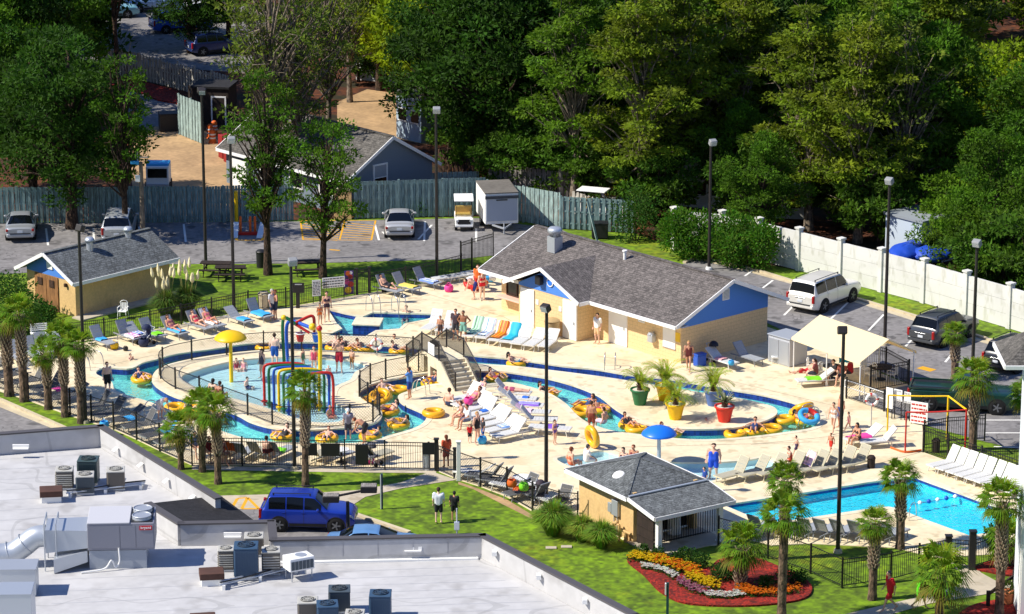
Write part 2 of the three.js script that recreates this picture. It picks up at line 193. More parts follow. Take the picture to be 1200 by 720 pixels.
// parking lines
function marks(name, list, m, w, label, cat = 'marking') { for (const [a, b, c, d] of list) { const o = obj(name, strip(site(a, b), site(c, d), w, 0.021), m); o.userData.kind = 'structure'; } }
marks('parking_line', [[53.5, 268, 56, 288], [109, 268, 110, 287], [163, 266, 163, 280], [215, 263, 217.5, 284], [439, 263, 444, 282], [448, 272, 456, 262 + 18], [498, 260, 497, 283], [558, 268, 558, 284], [490, 281, 506, 264], [873, 324, 884, 316], [894, 338, 906, 329], [919, 370, 935, 354], [974, 374, 994, 355], [1018, 388, 1036, 369], [1061, 407, 1076, 391], [1108, 425, 1122, 408], [1150, 445, 1168, 425], [1155, 493, 1215, 493], [1155, 508, 1215, 508], [1165, 524, 1215, 526]], M.paintW, 0.13);
marks('hatch_line', [[352, 259, 355, 281.5], [355, 281.5, 435, 282], [435, 282, 440, 259], [352, 259, 440, 259], [398, 281, 404, 259], ...[...Array(7)].map((_, i) => [354, 262 + i * 2.9, 400 - i * 0.8, 268 + i * 2.2 + 1]), ...[...Array(7)].map((_, i) => [401, 261 + i * 2.9, 437 - i * 0.5, 265 + i * 2.5])], M.paintY, 0.11);
marks('hatch_line', [[277, 275, 307, 275], [277, 282, 308, 282], [277, 275, 277, 282], [306, 275, 308, 282], [386, 293, 398, 294]], M.paintY, 0.2);
marks('road_arrow', [[1078, 431, 1094, 435]], M.paintY, 0.55);
marks('ramp_line', [[271, 597, 278, 585], [278, 585, 290, 584], [283, 597, 290, 584], [290, 584, 303, 597], [283, 597, 306, 597]], M.paintY, 0.16);
// deck with pools let into it
struct('pool_deck', sheet(deckOut, 0.03, [riverOut, plunge, splash, mainPool]), M.deck);
struct('deck_edge', ring(deckOut, -0.3, 0.03), M.deck);
struct('island_deck', sheet(island, 0.03, [wade]), M.deck);
function coping(name, pts, d, n) { const o = offset(pts, d); const q = pts.map((p, i) => { const j = (i + 1) % pts.length, A = pts[i], B = pts[j], C = o[j], D = o[i], y = 0.045; return [[A.x, y, A.z], [B.x, y, B.z], [C.x, y, C.z], [D.x, y, D.z]]; }); struct(name, [poly(q), ring(pts, -0.04, 0.045), ring(o, 0.02, 0.045)], M.coping); }
function basin(name, pts, depth, wallM, floorM, waterY, waterM, inner) {
  const tb = Math.min(depth, Math.max(0.16, 0.03 - waterY)), rings = (a, b) => [ring(pts, a, b), ...(inner ? [ring(inner, a, b)] : [])];
  struct(name + '_tile_band', rings(-tb, -0.04), wallM); if (depth > tb) struct(name + '_wall', rings(-depth, -tb), floorM);
  struct(name + '_floor', sheet(pts, -depth, inner ? [inner] : []), floorM);
  struct(name + '_water', sheet(pts, waterY, inner ? [inner] : []), waterM);
}
basin('river', riverOut, 0.62, M.tile, M.riverFloor, -0.3, water('#e0f7f6', 0.12), island);
basin('wading_pool', wade, 0.3, M.wadeFloor, M.wadeFloor, -0.1, water('#eefbfd', 0.06));
basin('splash_pool', splash, 0.28, M.wadeFloor, M.wadeFloor, -0.1, water('#f2fbfb', 0.05));
basin('plunge_pool', plunge, 0.6, M.tile, M.riverFloor, -0.22, water('#dcf5fa', 0.08));
basin('swimming_pool', mainPool, 0.5, M.tile, M.poolFloor, -0.14, water('#dcfaff', 0.05));
coping('river_coping', riverOut, 0.32); coping('island_coping', island, -0.32); coping('wading_coping', wade, 0.3); coping('splash_coping', splash, 0.22); coping('pool_coping', mainPool, 0.35); coping('plunge_coping', plunge, 0.25);
{ // deck joints
  const J = [[500, 345, 590, 372], [370, 362, 500, 352], [700, 418, 800, 434], [800, 434, 992, 480], [590, 372, 640, 400], [130, 428, 180, 417], [660, 527, 960, 519], [500, 513, 560, 540], [880, 522, 1040, 506], [1000, 552, 1090, 528], [545, 425, 555, 433], [320, 372, 335, 378], [235, 401, 240, 407], [640, 500, 700, 520], [700, 520, 735, 534], [895, 538, 950, 545], [420, 540, 500, 530]];
  struct('deck_joint', J.map(j => strip(site(j[0], j[1]), site(j[2], j[3]), 0.035, 0.036)), M.joint);
}
{ // raised block with blue tiled front in the plunge pool, and a floor drain cover set
  const b = thing('plunge_block', 'cream topped block with blue tiled front in the small back pool', 'pool block', site(431, 382), alongX(6));
  obj('tiled_wall', box(1.5, 1.2, 1.4, 0, -0.42, 0), M.tile, b); obj('top', rbox(1.6, 0.1, 1.5, 0.03, 0, 0.24, 0), M.coping, b);
}
// ---------------------------------------------------------------- fences
const wireGeo = (L, h, y0) => { const g = []; const s = 0.16, t = 0.012; for (let x = -h; x < L; x += s) for (const k of [1, -1]) { let x0 = x, x1 = x + h, ya = y0, yb = y0 + h; if (x0 < 0) { ya += -x0; x0 = 0; } if (x1 > L) { yb -= x1 - L; x1 = L; } if (x1 <= x0) continue; const A = k > 0 ? [x0, ya] : [x0, 2 * y0 + h - ya], B = k > 0 ? [x1, yb] : [x1, 2 * y0 + h - yb]; g.push(bar([A[0], A[1], 0], [B[0], B[1], 0], t * 0.5, t * 0.5, 3)); } return g; };
function fence(px, label, o = {}) {
  const { h = 1.35, kind = 'picket', name = 'iron_fence', group, pts = gp(px), gap = 2.3, material = M.iron, lift = 0.02 } = o;
  const f = thing(name, label, 'fence', pts[0].clone().setY(0), 0, group), O = pts[0];
  pts.forEach((p, i) => {
    if (i && o.endOnly) return; const loc = p.clone().sub(O); if (i === pts.length - 1 && !o.closed) { obj('post', box(0.07, h + 0.08, 0.07, loc.x, (h + 0.08) / 2 + lift, loc.z), material, f); return; }
    const q = pts[(i + 1) % pts.length]; if (i === pts.length - 1 && !o.closed) return;
    const L = p.distanceTo(q), n = Math.max(1, Math.round(L / gap)), th = -Math.atan2(q.z - p.z, q.x - p.x);
    for (let k = 0; k < n; k++) {
      const a = p.clone().lerp(q, k / n), w = L / n, put = g => g.rotateY(th).translate(a.x - O.x, lift, a.z - O.z);
      if (!o.every || i % o.every === 0) obj('post', put(box(0.07, h + 0.08, 0.07, 0, (h + 0.08) / 2, 0)), material, f);
      for (const y of [h - 0.03, ...(kind === 'picket' ? [h - 0.2] : []), 0.12]) obj('rail', put(box(w, 0.035, 0.03, w / 2, y, 0)), material, f);
      const fill = []; if (kind === 'picket') for (let x = 0.11; x < w; x += 0.115) fill.push(put(box(0.018, h - 0.15, 0.018, x, (h - 0.15) / 2 + 0.12, 0))); else fill.push(...wireGeo(w, h - 0.15, 0.12).map(put));
      stuff(obj(kind === 'picket' ? 'pickets' : 'wire_mesh', fill, material, f));
    }
  }); return f;
}
fence([[-40, 443], [33, 469], [82, 487.5], [107, 495.5], [133, 504], [160, 516], [187, 529.5], [225, 546.5]], 'black wire mesh fence along the palm strip by the access road', { kind: 'mesh', h: 1.4 });
fence([[225, 546.5], [284, 547], [404, 550.5], [451, 551.5], [511, 552.5]], 'black picket fence along the front lawn beside the tall palm', { h: 1.45 });
fence([[538, 563], [563, 571], [594, 582.5], [624, 600], [655, 610], [677, 612]], 'black mesh fence from the white gate post to the kiosk', { kind: 'mesh', h: 1.4 });
fence([[842, 640], [900, 655], [950, 673], [987, 690]], 'black mesh fence behind the flower bed', { kind: 'mesh', h: 1.35 });
fence([[987, 690], [1044, 682], [1077, 673], [1111, 666]], 'black picket fence along the garden path with boxy pillar', { h: 1.35 });
fence([[1140, 667], [1175, 656], [1240, 640]], 'black picket fence right of the garden gate by the red mulch', { h: 1.35 });
fence([[62, 404], [122, 398], [176, 388.5], [248, 373.5], [291, 365], [335, 361.5], [375, 354.5], [418, 346]], 'black picket fence along the shaded lawn by the shed', { h: 1.15 });
fence([[433, 344], [475, 337], [512, 329], [541, 322]], 'black picket fence behind the sunbathers near the bathhouse end', { h: 1.2 });
fence([[540, 321], [553, 317], [578, 310]], 'tall dark fence panels beside the left end of the bathhouse', { h: 1.9 });
fence([[992, 468], [1036, 483], [1081, 498.5]], 'black mesh fence below the ramp handrails', { kind: 'mesh', h: 1.1 });
fence([[1082, 531], [1111, 541], [1150, 556], [1240, 588]], 'black picket fence behind the row of white loungers', { h: 1.35 });
fence([[1083, 525], [1110, 520], [1154, 517]], 'black picket fence beside the dark green pickup', { h: 1.35 });
fence([[1150, 548], [1215, 548]], 'low black rail fence on the far right grass patch', { h: 1.0, kind: 'picket' });
fence([[1012, 432], [1038, 437], [1065, 452], [1020, 460]], 'black picket enclosure behind the shade canopy', { h: 1.35 });
fence(0, 'bronze wire fence ringing the wading pool island', { pts: smooth([[410, 500], [355, 502], [322, 499], [300, 491], [266, 479], [232, 466], [200, 454], [186, 441], [192, 431], [207, 426.5], [255, 418], [320, 412], [386, 413.5], [450, 417], [490, 421]], 64).slice(0, 50), kind: 'mesh', h: 1.1, gap: 9, every: 3 });
fence([[505, 437.5], [478, 441], [452, 446], [434, 451.5], [422, 459.5], [421, 466], [431, 474], [442, 481], [445, 488], [437, 496], [410, 500]], 'bronze wire fence on the notched side of the wading pool island', { kind: 'mesh', h: 1.1, gap: 9 });
// gate posts, gates, black pillars
function pillar(px, py, h, w, m, label, name = 'gate_pillar') { const t = thing(name, label, 'pillar', site(px, py), 0); obj('post', rbox(w, h, w, 0.02, 0, h / 2, 0), m, t); obj('cap', rbox(w + 0.06, 0.06, w + 0.06, 0.02, 0, h + 0.03, 0), m, t); return t; }
pillar(511.5, 552, 1.6, 0.2, M.black, 'black gate post at the end of the front picket fence'); pillar(533, 561, 1.5, 0.15, M.black, 'black gate post beside the white post'); pillar(537.5, 563.5, 1.95, 0.2, M.whiteP, 'white square gate post by the footpath');
pillar(1111, 666, 1.5, 0.28, M.black, 'left black pillar of the garden path gate'); pillar(1139, 668, 1.8, 0.3, M.black, 'taller right black pillar of the garden path gate');
{
  const g1 = fence([[513, 553], [532, 561]], 'black picket gate across the footpath', { h: 1.35, name: 'iron_gate', gap: 4 }); g1.userData.category = 'gate';
  const g2 = fence([[1113, 666], [1137, 667.5]], 'black picket gate between two black pillars', { h: 1.35, name: 'iron_gate', gap: 4 }); g2.userData.category = 'gate';
  const g3 = fence([[419, 346], [432, 344]], 'narrow black gate beside the colourful banner', { h: 1.5, name: 'iron_gate', gap: 4 }); g3.userData.category = 'gate';
  for (const [x, y] of [[418, 346], [433, 344]]) pillar(x, y, 1.55, 0.14, M.black, x < 425 ? 'black gate post next to the colourful banner' : 'black gate post right of the narrow back gate');
}
// board fences
function boardFence(px, h, m, label, o = {}) {
  const pts = gp(px), f = thing(o.name ?? 'board_fence', label, 'fence', pts[0].clone(), 0), O = pts[0];
  for (let i = 0; i < pts.length - 1; i++) {
    const p = pts[i], q = pts[i + 1], L = p.distanceTo(q), n = Math.max(1, Math.round(L / 2.4)), th = -Math.atan2(q.z - p.z, q.x - p.x);
    for (let k = 0; k < n; k++) {
      const a = p.clone().lerp(q, k / n), w = L / n, dh = o.jag ? rr(-0.12, 0.1) : rr(-0.03, 0.03), put = g => g.rotateY(th).translate(a.x - O.x, 0, a.z - O.z), bs = [], bw = o.board ?? 0.16;
      let s = 0; for (let x = 0.02; x < w - 0.05; x += bw + 0.02) { s ^= 1; const e = o.jag ? rr(-0.06, 0.06) : rr(-0.015, 0.015); bs.push(put(box(Math.min(bw, w - x), h + dh + e - 0.05, 0.03, x + bw / 2, (h + dh + e) / 2 + 0.03, s ? 0.035 : -0.035 * (o.flat ? 0.2 : 1)))); }
      stuff(obj('board_panel', bs, m, f));
      for (const y of [0.4, h * 0.55, h - 0.25]) obj('rail', put(box(w, 0.09, 0.03, w / 2, y, 0)), m, f);
      obj('post', put(box(0.12, h + (o.post ?? 0.05), 0.12, 0, (h + (o.post ?? 0.05)) / 2, 0)), m, f);
    }
  } return f;
}
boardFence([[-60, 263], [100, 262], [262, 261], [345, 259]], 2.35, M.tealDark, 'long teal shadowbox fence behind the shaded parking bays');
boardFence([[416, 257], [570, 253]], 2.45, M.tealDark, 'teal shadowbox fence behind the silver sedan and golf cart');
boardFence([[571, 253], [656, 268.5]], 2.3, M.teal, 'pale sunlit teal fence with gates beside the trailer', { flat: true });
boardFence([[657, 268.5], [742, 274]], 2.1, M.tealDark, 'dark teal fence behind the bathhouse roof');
boardFence([[418, 226], [560, 222]], 1.2, M.teal, 'short teal fence section seen behind the long teal fence', { board: 0.14 });
boardFence([[574, 222], [655, 232]], 1.7, M.greyWood, 'weathered grey wood fence at the edge of the woods', { jag: true });
boardFence([[656, 236], [672, 236]], 2.4, M.greyWood, 'tall grey board screen beside a pine trunk');
boardFence([[672, 245], [735, 262]], 1.1, M.oldWood, 'low pale picket fence in front of the dark woods', { jag: true });
boardFence([[515, 205], [560, 216]], 1.7, M.brownWood, 'old brown stained fence beside the dark grey house', { jag: true });
boardFence([[116, 84], [190, 100], [268, 122]], 2.0, M.oldWood, 'weathered white stockade fence above the red mulch', { jag: true, post: 0.2 });
boardFence([[210, 158], [239, 170]], 2.9, M.teal, 'pale teal stockade screen beside the orange barricades', { flat: true, board: 0.2 });
boardFence([[222, 128], [264, 140]], 1.7, M.darkWood, 'dark wooden fence behind the orange barricades');
// white panel wall on the right
{
  const nodes = [[790, 292], [846, 296], [889, 305], [936, 317], [985, 330], [1032.5, 342], [1082.5, 355], [1132, 370], [1183, 385], [1236, 402]].map(q => site(...q)), w = thing('panel_wall', 'white precast panel wall along the side car park', 'wall', nodes[0].clone(), 0), h = 2.35;
  nodes.forEach((p, i) => {
    const a = p.clone().sub(nodes[0]); obj('wall_post', [box(0.32, h + 0.2, 0.32, a.x, (h + 0.2) / 2, a.z, 0.6), box(0.42, 0.1, 0.42, a.x, h + 0.25, a.z, 0.6)], M.wallW, w);
    if (i === nodes.length - 1) return; const b = nodes[i + 1].clone().sub(nodes[0]);
    for (let k = 0; k < 3; k++) { const y = 0.02 + (k + 0.5) * h / 3, u = a.clone().setY(y), v = b.clone().setY(y); obj('wall_panel', beam(u, v, 0.14, h / 3 - 0.015), M.wallW, w); }
  });
}
let badgeSpot = null;
// ---------------------------------------------------------------- buildings
function gableRoof(parent, x0, x1, zf, zb, ye, yr, m, th = 0.12) {   // ridge along x; eaves at z = zf (front) and zb (back)
  const zr = (zf + zb) / 2, r = obj('roof', [slab([[x0, ye, zf], [x1, ye, zf], [x1, yr, zr], [x0, yr, zr]], th), slab([[x0, yr, zr], [x1, yr, zr], [x1, ye, zb], [x0, ye, zb]], th)], m, parent);
  obj('ridge_cap', beam([x0, yr + 0.01, zr], [x1, yr + 0.01, zr], 0.26, 0.05), m, r);
  return r;
}
function fascia(parent, segs, h = 0.2, w = 0.05) { for (const [a, b] of segs) obj('fascia', beam(a, b, w, h), M.trim, parent); }
function doorOn(parent, x, z, y0, w, h, m, ax = 'z', s = 1, label) {
  const f = (ww, hh, d, dx, dy, dz) => ax === 'z' ? box(ww, hh, d, x + dx, y0 + dy, z + s * dz) : box(d, hh, ww, x + s * dz, y0 + dy, z + dx);
  const d = obj('door', f(w, h, 0.05, 0, h / 2, 0.03), m, parent);
  obj('frame', [f(0.08, h + 0.08, 0.08, -w / 2 - 0.04, h / 2 + 0.04, 0.03), f(0.08, h + 0.08, 0.08, w / 2 + 0.04, h / 2 + 0.04, 0.03), f(w, 0.08, 0.08, 0, h + 0.04, 0.03)], M.trim, d);
  obj('handle', f(0.04, 0.16, 0.06, w * 0.38, h * 0.46, 0.08), M.steel, d); return d;
}
{ // bathhouse
  const b = thing('bathhouse', 'tan bathhouse with grey shingle roof and blue gables', 'building', V3(9.08, 0, -176.0), alongX(48.5));
  const L = 14.6, D = 6.6, E = 2.55, YR = 4.25;
  obj('wall', [box(L, E, 0.2, -L / 2, E / 2, -0.1), box(0.2, E, D - 0.4, -0.1, E / 2, -D / 2), box(0.2, E, D - 0.4, -L + 0.1, E / 2, -D / 2), box(L, E, 0.2, -L / 2, E / 2, -D + 0.1)], M.tanBlock, b);
  gableRoof(b, -L - 0.8, 0.62, 1.0, -D - 1.0, E - 0.12, YR, M.roofDark);
  const zr = -D / 2, slope = (YR - E + 0.12) / (D / 2 + 1.0), yAt = z => YR - slope * Math.abs(z - zr) - 0.16;
  for (const [x, s] of [[0.02, 1], [-L - 0.02, -1]]) {
    const g = obj('gable_siding', poly([[[x, 2.0, 0.0], [x, 2.0, -D], [x, yAt(-D), -D], [x, yAt(zr), zr], [x, yAt(0), 0]]]), M.blueSiding, b);
    if (s > 0) { const v = obj('gable_vent', box(0.06, 0.6, 0.5, x + 0.03, E + 0.75, zr), M.white, g); obj('louvre', [...Array(7)].map((_, i) => box(0.04, 0.03, 0.42, x + 0.07, E + 0.53 + i * 0.075, zr)), M.steel, v); }
  }
  fascia(b, [[[0.65, E - 0.2, 1.0], [0.65, YR - 0.08, zr]], [[0.65, E - 0.2, -D - 1.0], [0.65, YR - 0.08, zr]], [[-L - 0.83, E - 0.2, 1.0], [-L - 0.83, YR - 0.08, zr]], [[-6.4, E - 0.22, 1.02], [0.6, E - 0.22, 1.02]], [[-L - 0.8, E - 0.22, 1.02], [-12, E - 0.22, 1.02]], [[-L - 0.8, E - 0.22, -D - 1.02], [0.6, E - 0.22, -D - 1.02]]]);
  obj('soffit', box(L + 1.3, 0.02, 0.98, -L / 2 - 0.1, E - 0.3, 0.5), M.trim, b);
  // projecting room with its own gable towards the pool
  const px0 = -11.7, px1 = -6.9, pz = 1.25, pm = (px0 + px1) / 2;
  obj('wall', [box(px1 - px0, E, 0.2, pm, E / 2, pz - 0.1), box(0.2, E, pz - 0.2, px1 - 0.1, E / 2, (pz - 0.2) / 2), box(0.2, E, pz - 0.2, px0 + 0.1, E / 2, (pz - 0.2) / 2)], M.tanBlock, b);
  const ph = 3.85, pr = obj('roof', [slab([[px1 + 0.7, E - 0.1, pz + 0.55], [px1 + 0.7, E - 0.1, -1.4], [pm, ph, -2.6], [pm, ph, pz + 0.55]], 0.12), slab([[px0 - 0.7, E - 0.1, -1.4], [px0 - 0.7, E - 0.1, pz + 0.55], [pm, ph, pz + 0.55], [pm, ph, -2.6]], 0.12)], M.roofDark, b);
  obj('gable_siding', poly([[[px0, 2.3, pz + 0.02], [px1, 2.3, pz + 0.02], [px1, E - 0.1, pz + 0.02], [pm, ph - 0.25, pz + 0.02], [px0, E - 0.1, pz + 0.02]]]), M.blueSiding, b);
  fascia(b, [[[px0 - 0.72, E - 0.16, pz + 0.58], [pm, ph - 0.08, pz + 0.58]], [[px1 + 0.72, E - 0.16, pz + 0.58], [pm, ph - 0.08, pz + 0.58]], [[px1 + 0.72, E - 0.2, pz + 0.5], [px1 + 0.72, E - 0.2, 1.05]]]);
  obj('round_sign', new THREE.CylinderGeometry(0.26, 0.26, 0.05, 20).rotateX(Math.PI / 2).translate(pm + 0.25, E + 0.42, pz + 0.06), M.white, b); obj('sign_disc', new THREE.CylinderGeometry(0.19, 0.19, 0.03, 20).rotateX(Math.PI / 2).translate(pm + 0.25, E + 0.42, pz + 0.09), M.brightBlue, b);
  obj('loudspeaker', [rbox(0.42, 0.5, 0.3, 0.04, pm - 0.5, E + 0.42, pz + 0.2)], M.black, b);
  doorOn(b, px0 + 0.75, pz, 0.05, 0.95, 2.1, M.whiteP); doorOn(b, px1 - 0.55, pz, 0.05, 0.95, 2.1, M.whiteP);
  for (const x of [px0 + 1.55, px1 - 1.35]) obj('wall_sign', box(0.22, 0.28, 0.03, x, 1.6, pz + 0.02), M.white, b);
  doorOn(b, -4.9, 0, 0.05, 1.3, 2.15, M.whiteP); obj('lamp', rbox(0.24, 0.22, 0.2, 0.03, -3.9, 2.05, 0.12), M.black, b);
  obj('wall_vent', [box(0.5, 0.4, 0.06, -3.05, 1.9, 0.03), ...[...Array(5)].map((_, i) => box(0.44, 0.03, 0.03, -3.05, 1.76 + i * 0.07, 0.08))], M.white, b);
  obj('drinking_fountain', [rbox(0.4, 0.45, 0.35, 0.05, -2.1, 1.05, 0.17), cyl(0.16, 0.2, 0.12, -2.1, 1.32, 0.2)], M.steel, b);
  const nb = obj('notice_board', box(0.95, 1.2, 0.04, -0.9, 1.35, 0.02), M.whiteP, b); obj('frame', [box(0.99, 0.05, 0.06, -0.9, 1.975, 0.03), box(0.99, 0.05, 0.06, -0.9, 0.725, 0.03)], M.steel, nb);
  obj('yellow_sign', box(0.42, 0.5, 0.03, -0.28, 1.45, 0.015), M.yellow, b);
  // serving hatch with counter at the left end
  const sw = obj('serving_window', box(1.7, 0.95, 0.04, -13.2, 1.55, 0.02), M.glass, b); obj('frame', [box(1.8, 0.07, 0.1, -13.2, 2.06, 0.04), box(1.8, 0.07, 0.1, -13.2, 1.05, 0.04), box(0.07, 1.0, 0.1, -14.07, 1.55, 0.04), box(0.07, 1.0, 0.1, -12.33, 1.55, 0.04), box(0.06, 0.95, 0.08, -13.2, 1.55, 0.04)], M.brownWood, sw);
  obj('counter', rbox(2.4, 0.09, 0.6, 0.02, -13.2, 0.95, 0.32), mat('#e8b8a8', 0.6), b); obj('yellow_sign', box(0.3, 0.4, 0.03, -11.95, 1.75, 0.015), M.yellow, b);
  // roof fittings
  const fan = obj('roof_fan_base', box(0.62, 0.9, 0.62, -12.2, 4.0, -1.9), M.galv, b); obj('fan_hood', lathe([[0, 0.5], [0.3, 0.48], [0.42, 0.36], [0.42, 0.2], [0.3, 0.12], [0.34, 0], [0, 0]], 18, -12.2, 4.5, -1.9), M.galv, fan);
  obj('vent_pipe', [cyl(0.09, 0.09, 0.5, -7.2, 4.2, -2.6), cyl(0.14, 0.14, 0.08, -7.2, 4.45, -2.6)], M.white, b);
}
{ // shed
  const s = thing('pool_shed', 'small tan shed with grey shingle roof and blue gable', 'shed', V3(-24.59, 0, -185.34), alongX(-46.5));
  const L = 7.0, D = 4.3, E = 2.3, YR = 3.45, zr = -D / 2;
  obj('wall', [box(L, E, 0.16, L / 2, E / 2, -0.08), box(L, E, 0.16, L / 2, E / 2, -D + 0.08), box(0.16, E, D - 0.32, 0.08, E / 2, zr), box(0.16, E, D - 0.32, L - 0.08, E / 2, zr)], M.tan, s);
  gableRoof(s, -0.5, L + 0.4, 0.45, -D - 0.45, E - 0.15, YR, M.roofSlate);
  obj('gable_siding', poly([[[-0.02, 2.05, -0.02], [-0.02, 2.05, -D + 0.02], [-0.02, E + 0.05, -D + 0.02], [-0.02, YR - 0.16, zr], [-0.02, E + 0.05, -0.02]]]), M.blueSiding, s); obj('gable_siding', poly([[[L + 0.02, E, -0.02], [L + 0.02, E, -D + 0.02], [L + 0.02, YR - 0.16, zr]]]), M.blueSiding, s);
  fascia(s, [[[-0.53, E - 0.22, 0.45], [-0.53, YR - 0.06, zr]], [[-0.53, E - 0.22, -D - 0.45], [-0.53, YR - 0.06, zr]], [[-0.5, E - 0.24, 0.47], [L + 0.4, E - 0.24, 0.47]]]);
  const dm = mat('#b07d4c', 0.85, { map: T.wood }); for (const dz of [-0.52, 0.52]) { const d = obj('door', box(0.06, 2.0, 1.0, -0.04, 1.02, zr + dz - 0.35), dm, s); obj('louvre_panel', [box(0.04, 0.42, 0.42, -0.09, 1.6, zr + dz - 0.35), ...[...Array(5)].map((_, i) => box(0.02, 0.025, 0.38, -0.115, 1.44 + i * 0.08, zr + dz - 0.35))], M.brownWood, d); }
  obj('gable_sign', box(0.04, 0.45, 0.5, -0.06, E + 0.35, zr), M.white, s); obj('lamp', rbox(0.16, 0.2, 0.16, 0.03, -0.09, 1.75, -0.75), M.brownWood, s); obj('lamp', rbox(0.3, 0.12, 0.14, 0.03, 4.4, 2.0, 0.07), M.brownWood, s);
  for (const [x, z] of [[2.5, zr + 0.5], [5.6, zr + 0.2]]) { const f = obj('roof_vent', cyl(0.2, 0.2, 0.55, x, 3.4, z, 16), M.galv, s); obj('vent_cap', lathe([[0, 0.34], [0.2, 0.3], [0.28, 0.18], [0.28, 0.05], [0, 0]], 16, x, 3.6, z), M.galv, f); }
  obj('plinth', box(L + 1.2, 0.1, 0.9, L / 2 + 0.3, 0.03, 0.45), M.path, s);
}
{ // kiosk with hipped roof and porch
  const k = thing('pump_kiosk', 'tan kiosk with hipped grey roof and white posted porch', 'kiosk', site(742, 637), alongX(-33));
  const X = 3.6, Z = 4.4, E = 2.4, A = 3.2, o = 0.5, ap = [X / 2, A, -Z / 2];
  obj('wall', [box(0.2, E, Z, 0.1, E / 2, -Z / 2), box(X - 0.4, E, 0.2, X / 2, E / 2, -Z + 0.1), box(0.2, E, Z, X - 0.1, E / 2, -Z / 2)], M.tan, k);
  obj('front_wall', [box(X - 0.4, 0.7, 0.15, X / 2, 0.35, -0.6), box(X - 0.4, 0.5, 0.15, X / 2, E - 0.25, -0.6)], M.darkWood, k);
  const c = [[-o, E - 0.1, o * 0.3], [X + o, E - 0.1, o * 0.3], [X + o, E - 0.1, -Z - o], [-o, E - 0.1, -Z - o]];
  const rf = obj('roof', [0, 1, 2, 3].map(i => poly([[c[i], c[(i + 1) % 4], ap], [c[i], c[(i + 1) % 4], [X / 2, E - 0.1, -Z / 2]]])), M.roofSlate, k);
  for (let i = 0; i < 4; i++) obj('ridge_cap', beam(V3(...c[i]).add(V3(0, 0.0, 0)), V3(...ap).add(V3(0, 0.0, 0)), 0.16, 0.03), M.roofSlate, rf);
  fascia(k, [[c[3], c[0]], [c[2], c[3]], [c[1], c[2]]].map(q => q.map(p => [p[0], p[1] - 0.07, p[2]])), 0.2);
  const pz = 2.0; obj('porch_roof', slab([[-0.45, E - 0.42, pz + 0.3], [X + 0.45, E - 0.42, pz + 0.3], [X + 0.45, E - 0.06, 0.2], [-0.45, E - 0.06, 0.2]], 0.1), M.roofSlate, k);
  fascia(k, [[[-0.47, E - 0.5, pz + 0.3], [-0.47, E - 0.14, 0.2]], [[-0.45, E - 0.52, pz + 0.32], [X + 0.45, E - 0.52, pz + 0.32]], [[X + 0.47, E - 0.5, pz + 0.3], [X + 0.47, E - 0.14, 0.2]]], 0.18);
  obj('flashing', beam([-0.4, E - 0.02, 0.2], [X + 0.4, E - 0.02, 0.2], 0.14, 0.05), M.galv, k);
  for (const x of [0.0, X - 0.2]) obj('porch_post', [box(0.22, E - 0.55, 0.22, x, (E - 0.55) / 2, pz), box(0.28, 0.12, 0.28, x, 0.06, pz)], M.whiteP, k);
  obj('porch_floor', box(X + 0.4, 0.06, pz + 0.4, X / 2, 0.02, pz / 2), M.path, k);
  const gr = obj('porch_grille', [...[...Array(28)].map((_, i) => box(0.025, 1.5, 0.025, 0.3 + i * 0.135, 0.85, 0.9)), box(X - 0.5, 0.05, 0.04, X / 2, 1.6, 0.9), box(X - 0.5, 0.05, 0.04, X / 2, 0.15, 0.9)], M.iron, k);
  obj('side_shutter', [box(0.05, 1.5, 1.3, 0.02 - 0.05, 0.95, 1.0), ...[...Array(3)].map((_, i) => box(0.03, 0.05, 1.3, -0.06, 0.6 + i * 0.45, 1.0))], M.darkWood, k);
  obj('pool_pump', [cyl(0.3, 0.34, 0.9, 1.2, 0.55, 0.1, 16), ball(0.3, 1.2, 1.0, 0.1), cyl(0.3, 0.34, 0.9, 2.2, 0.55, 0.1, 16), ball(0.3, 2.2, 1.0, 0.1), bar([0.6, 0.4, 0.3], [2.8, 0.4, 0.3], 0.05)], M.whiteP, k);
  const sk = obj('skylight', lathe([[0, 0.16], [0.22, 0.14], [0.31, 0.05], [0.33, 0], [0, 0]], 20).rotateZ(0.36).translate(0.5, 2.62, -1.9), M.whiteP, k);
  obj('electric_box', [rbox(0.16, 0.75, 0.5, 0.02, -0.08, 1.35, -1.3), rbox(0.12, 0.45, 0.28, 0.02, -0.07, 1.25, -1.75), bar([-0.06, 1.0, -1.2], [-0.06, 0, -1.2], 0.03), bar([-0.06, 1.0, -1.45], [-0.06, 0, -1.45], 0.03)], M.steel, k);
  obj('pipework', [bar([-0.35, 0, -0.6], [-0.35, 0.75, -0.6], 0.06), bar([-0.35, 0.75, -0.6], [-0.35, 0.75, -1.1], 0.06), bar([-0.35, 0, -1.1], [-0.35, 0.75, -1.1], 0.06), ball(0.11, -0.35, 0.8, -0.85), bar([-0.2, 0, -0.3], [-0.2, 0.5, -0.3], 0.08), bar([-0.2, 0.5, -0.45], [-0.2, 0.5, 0.1], 0.07)], mat('#c9a36a', 0.6), k);
}
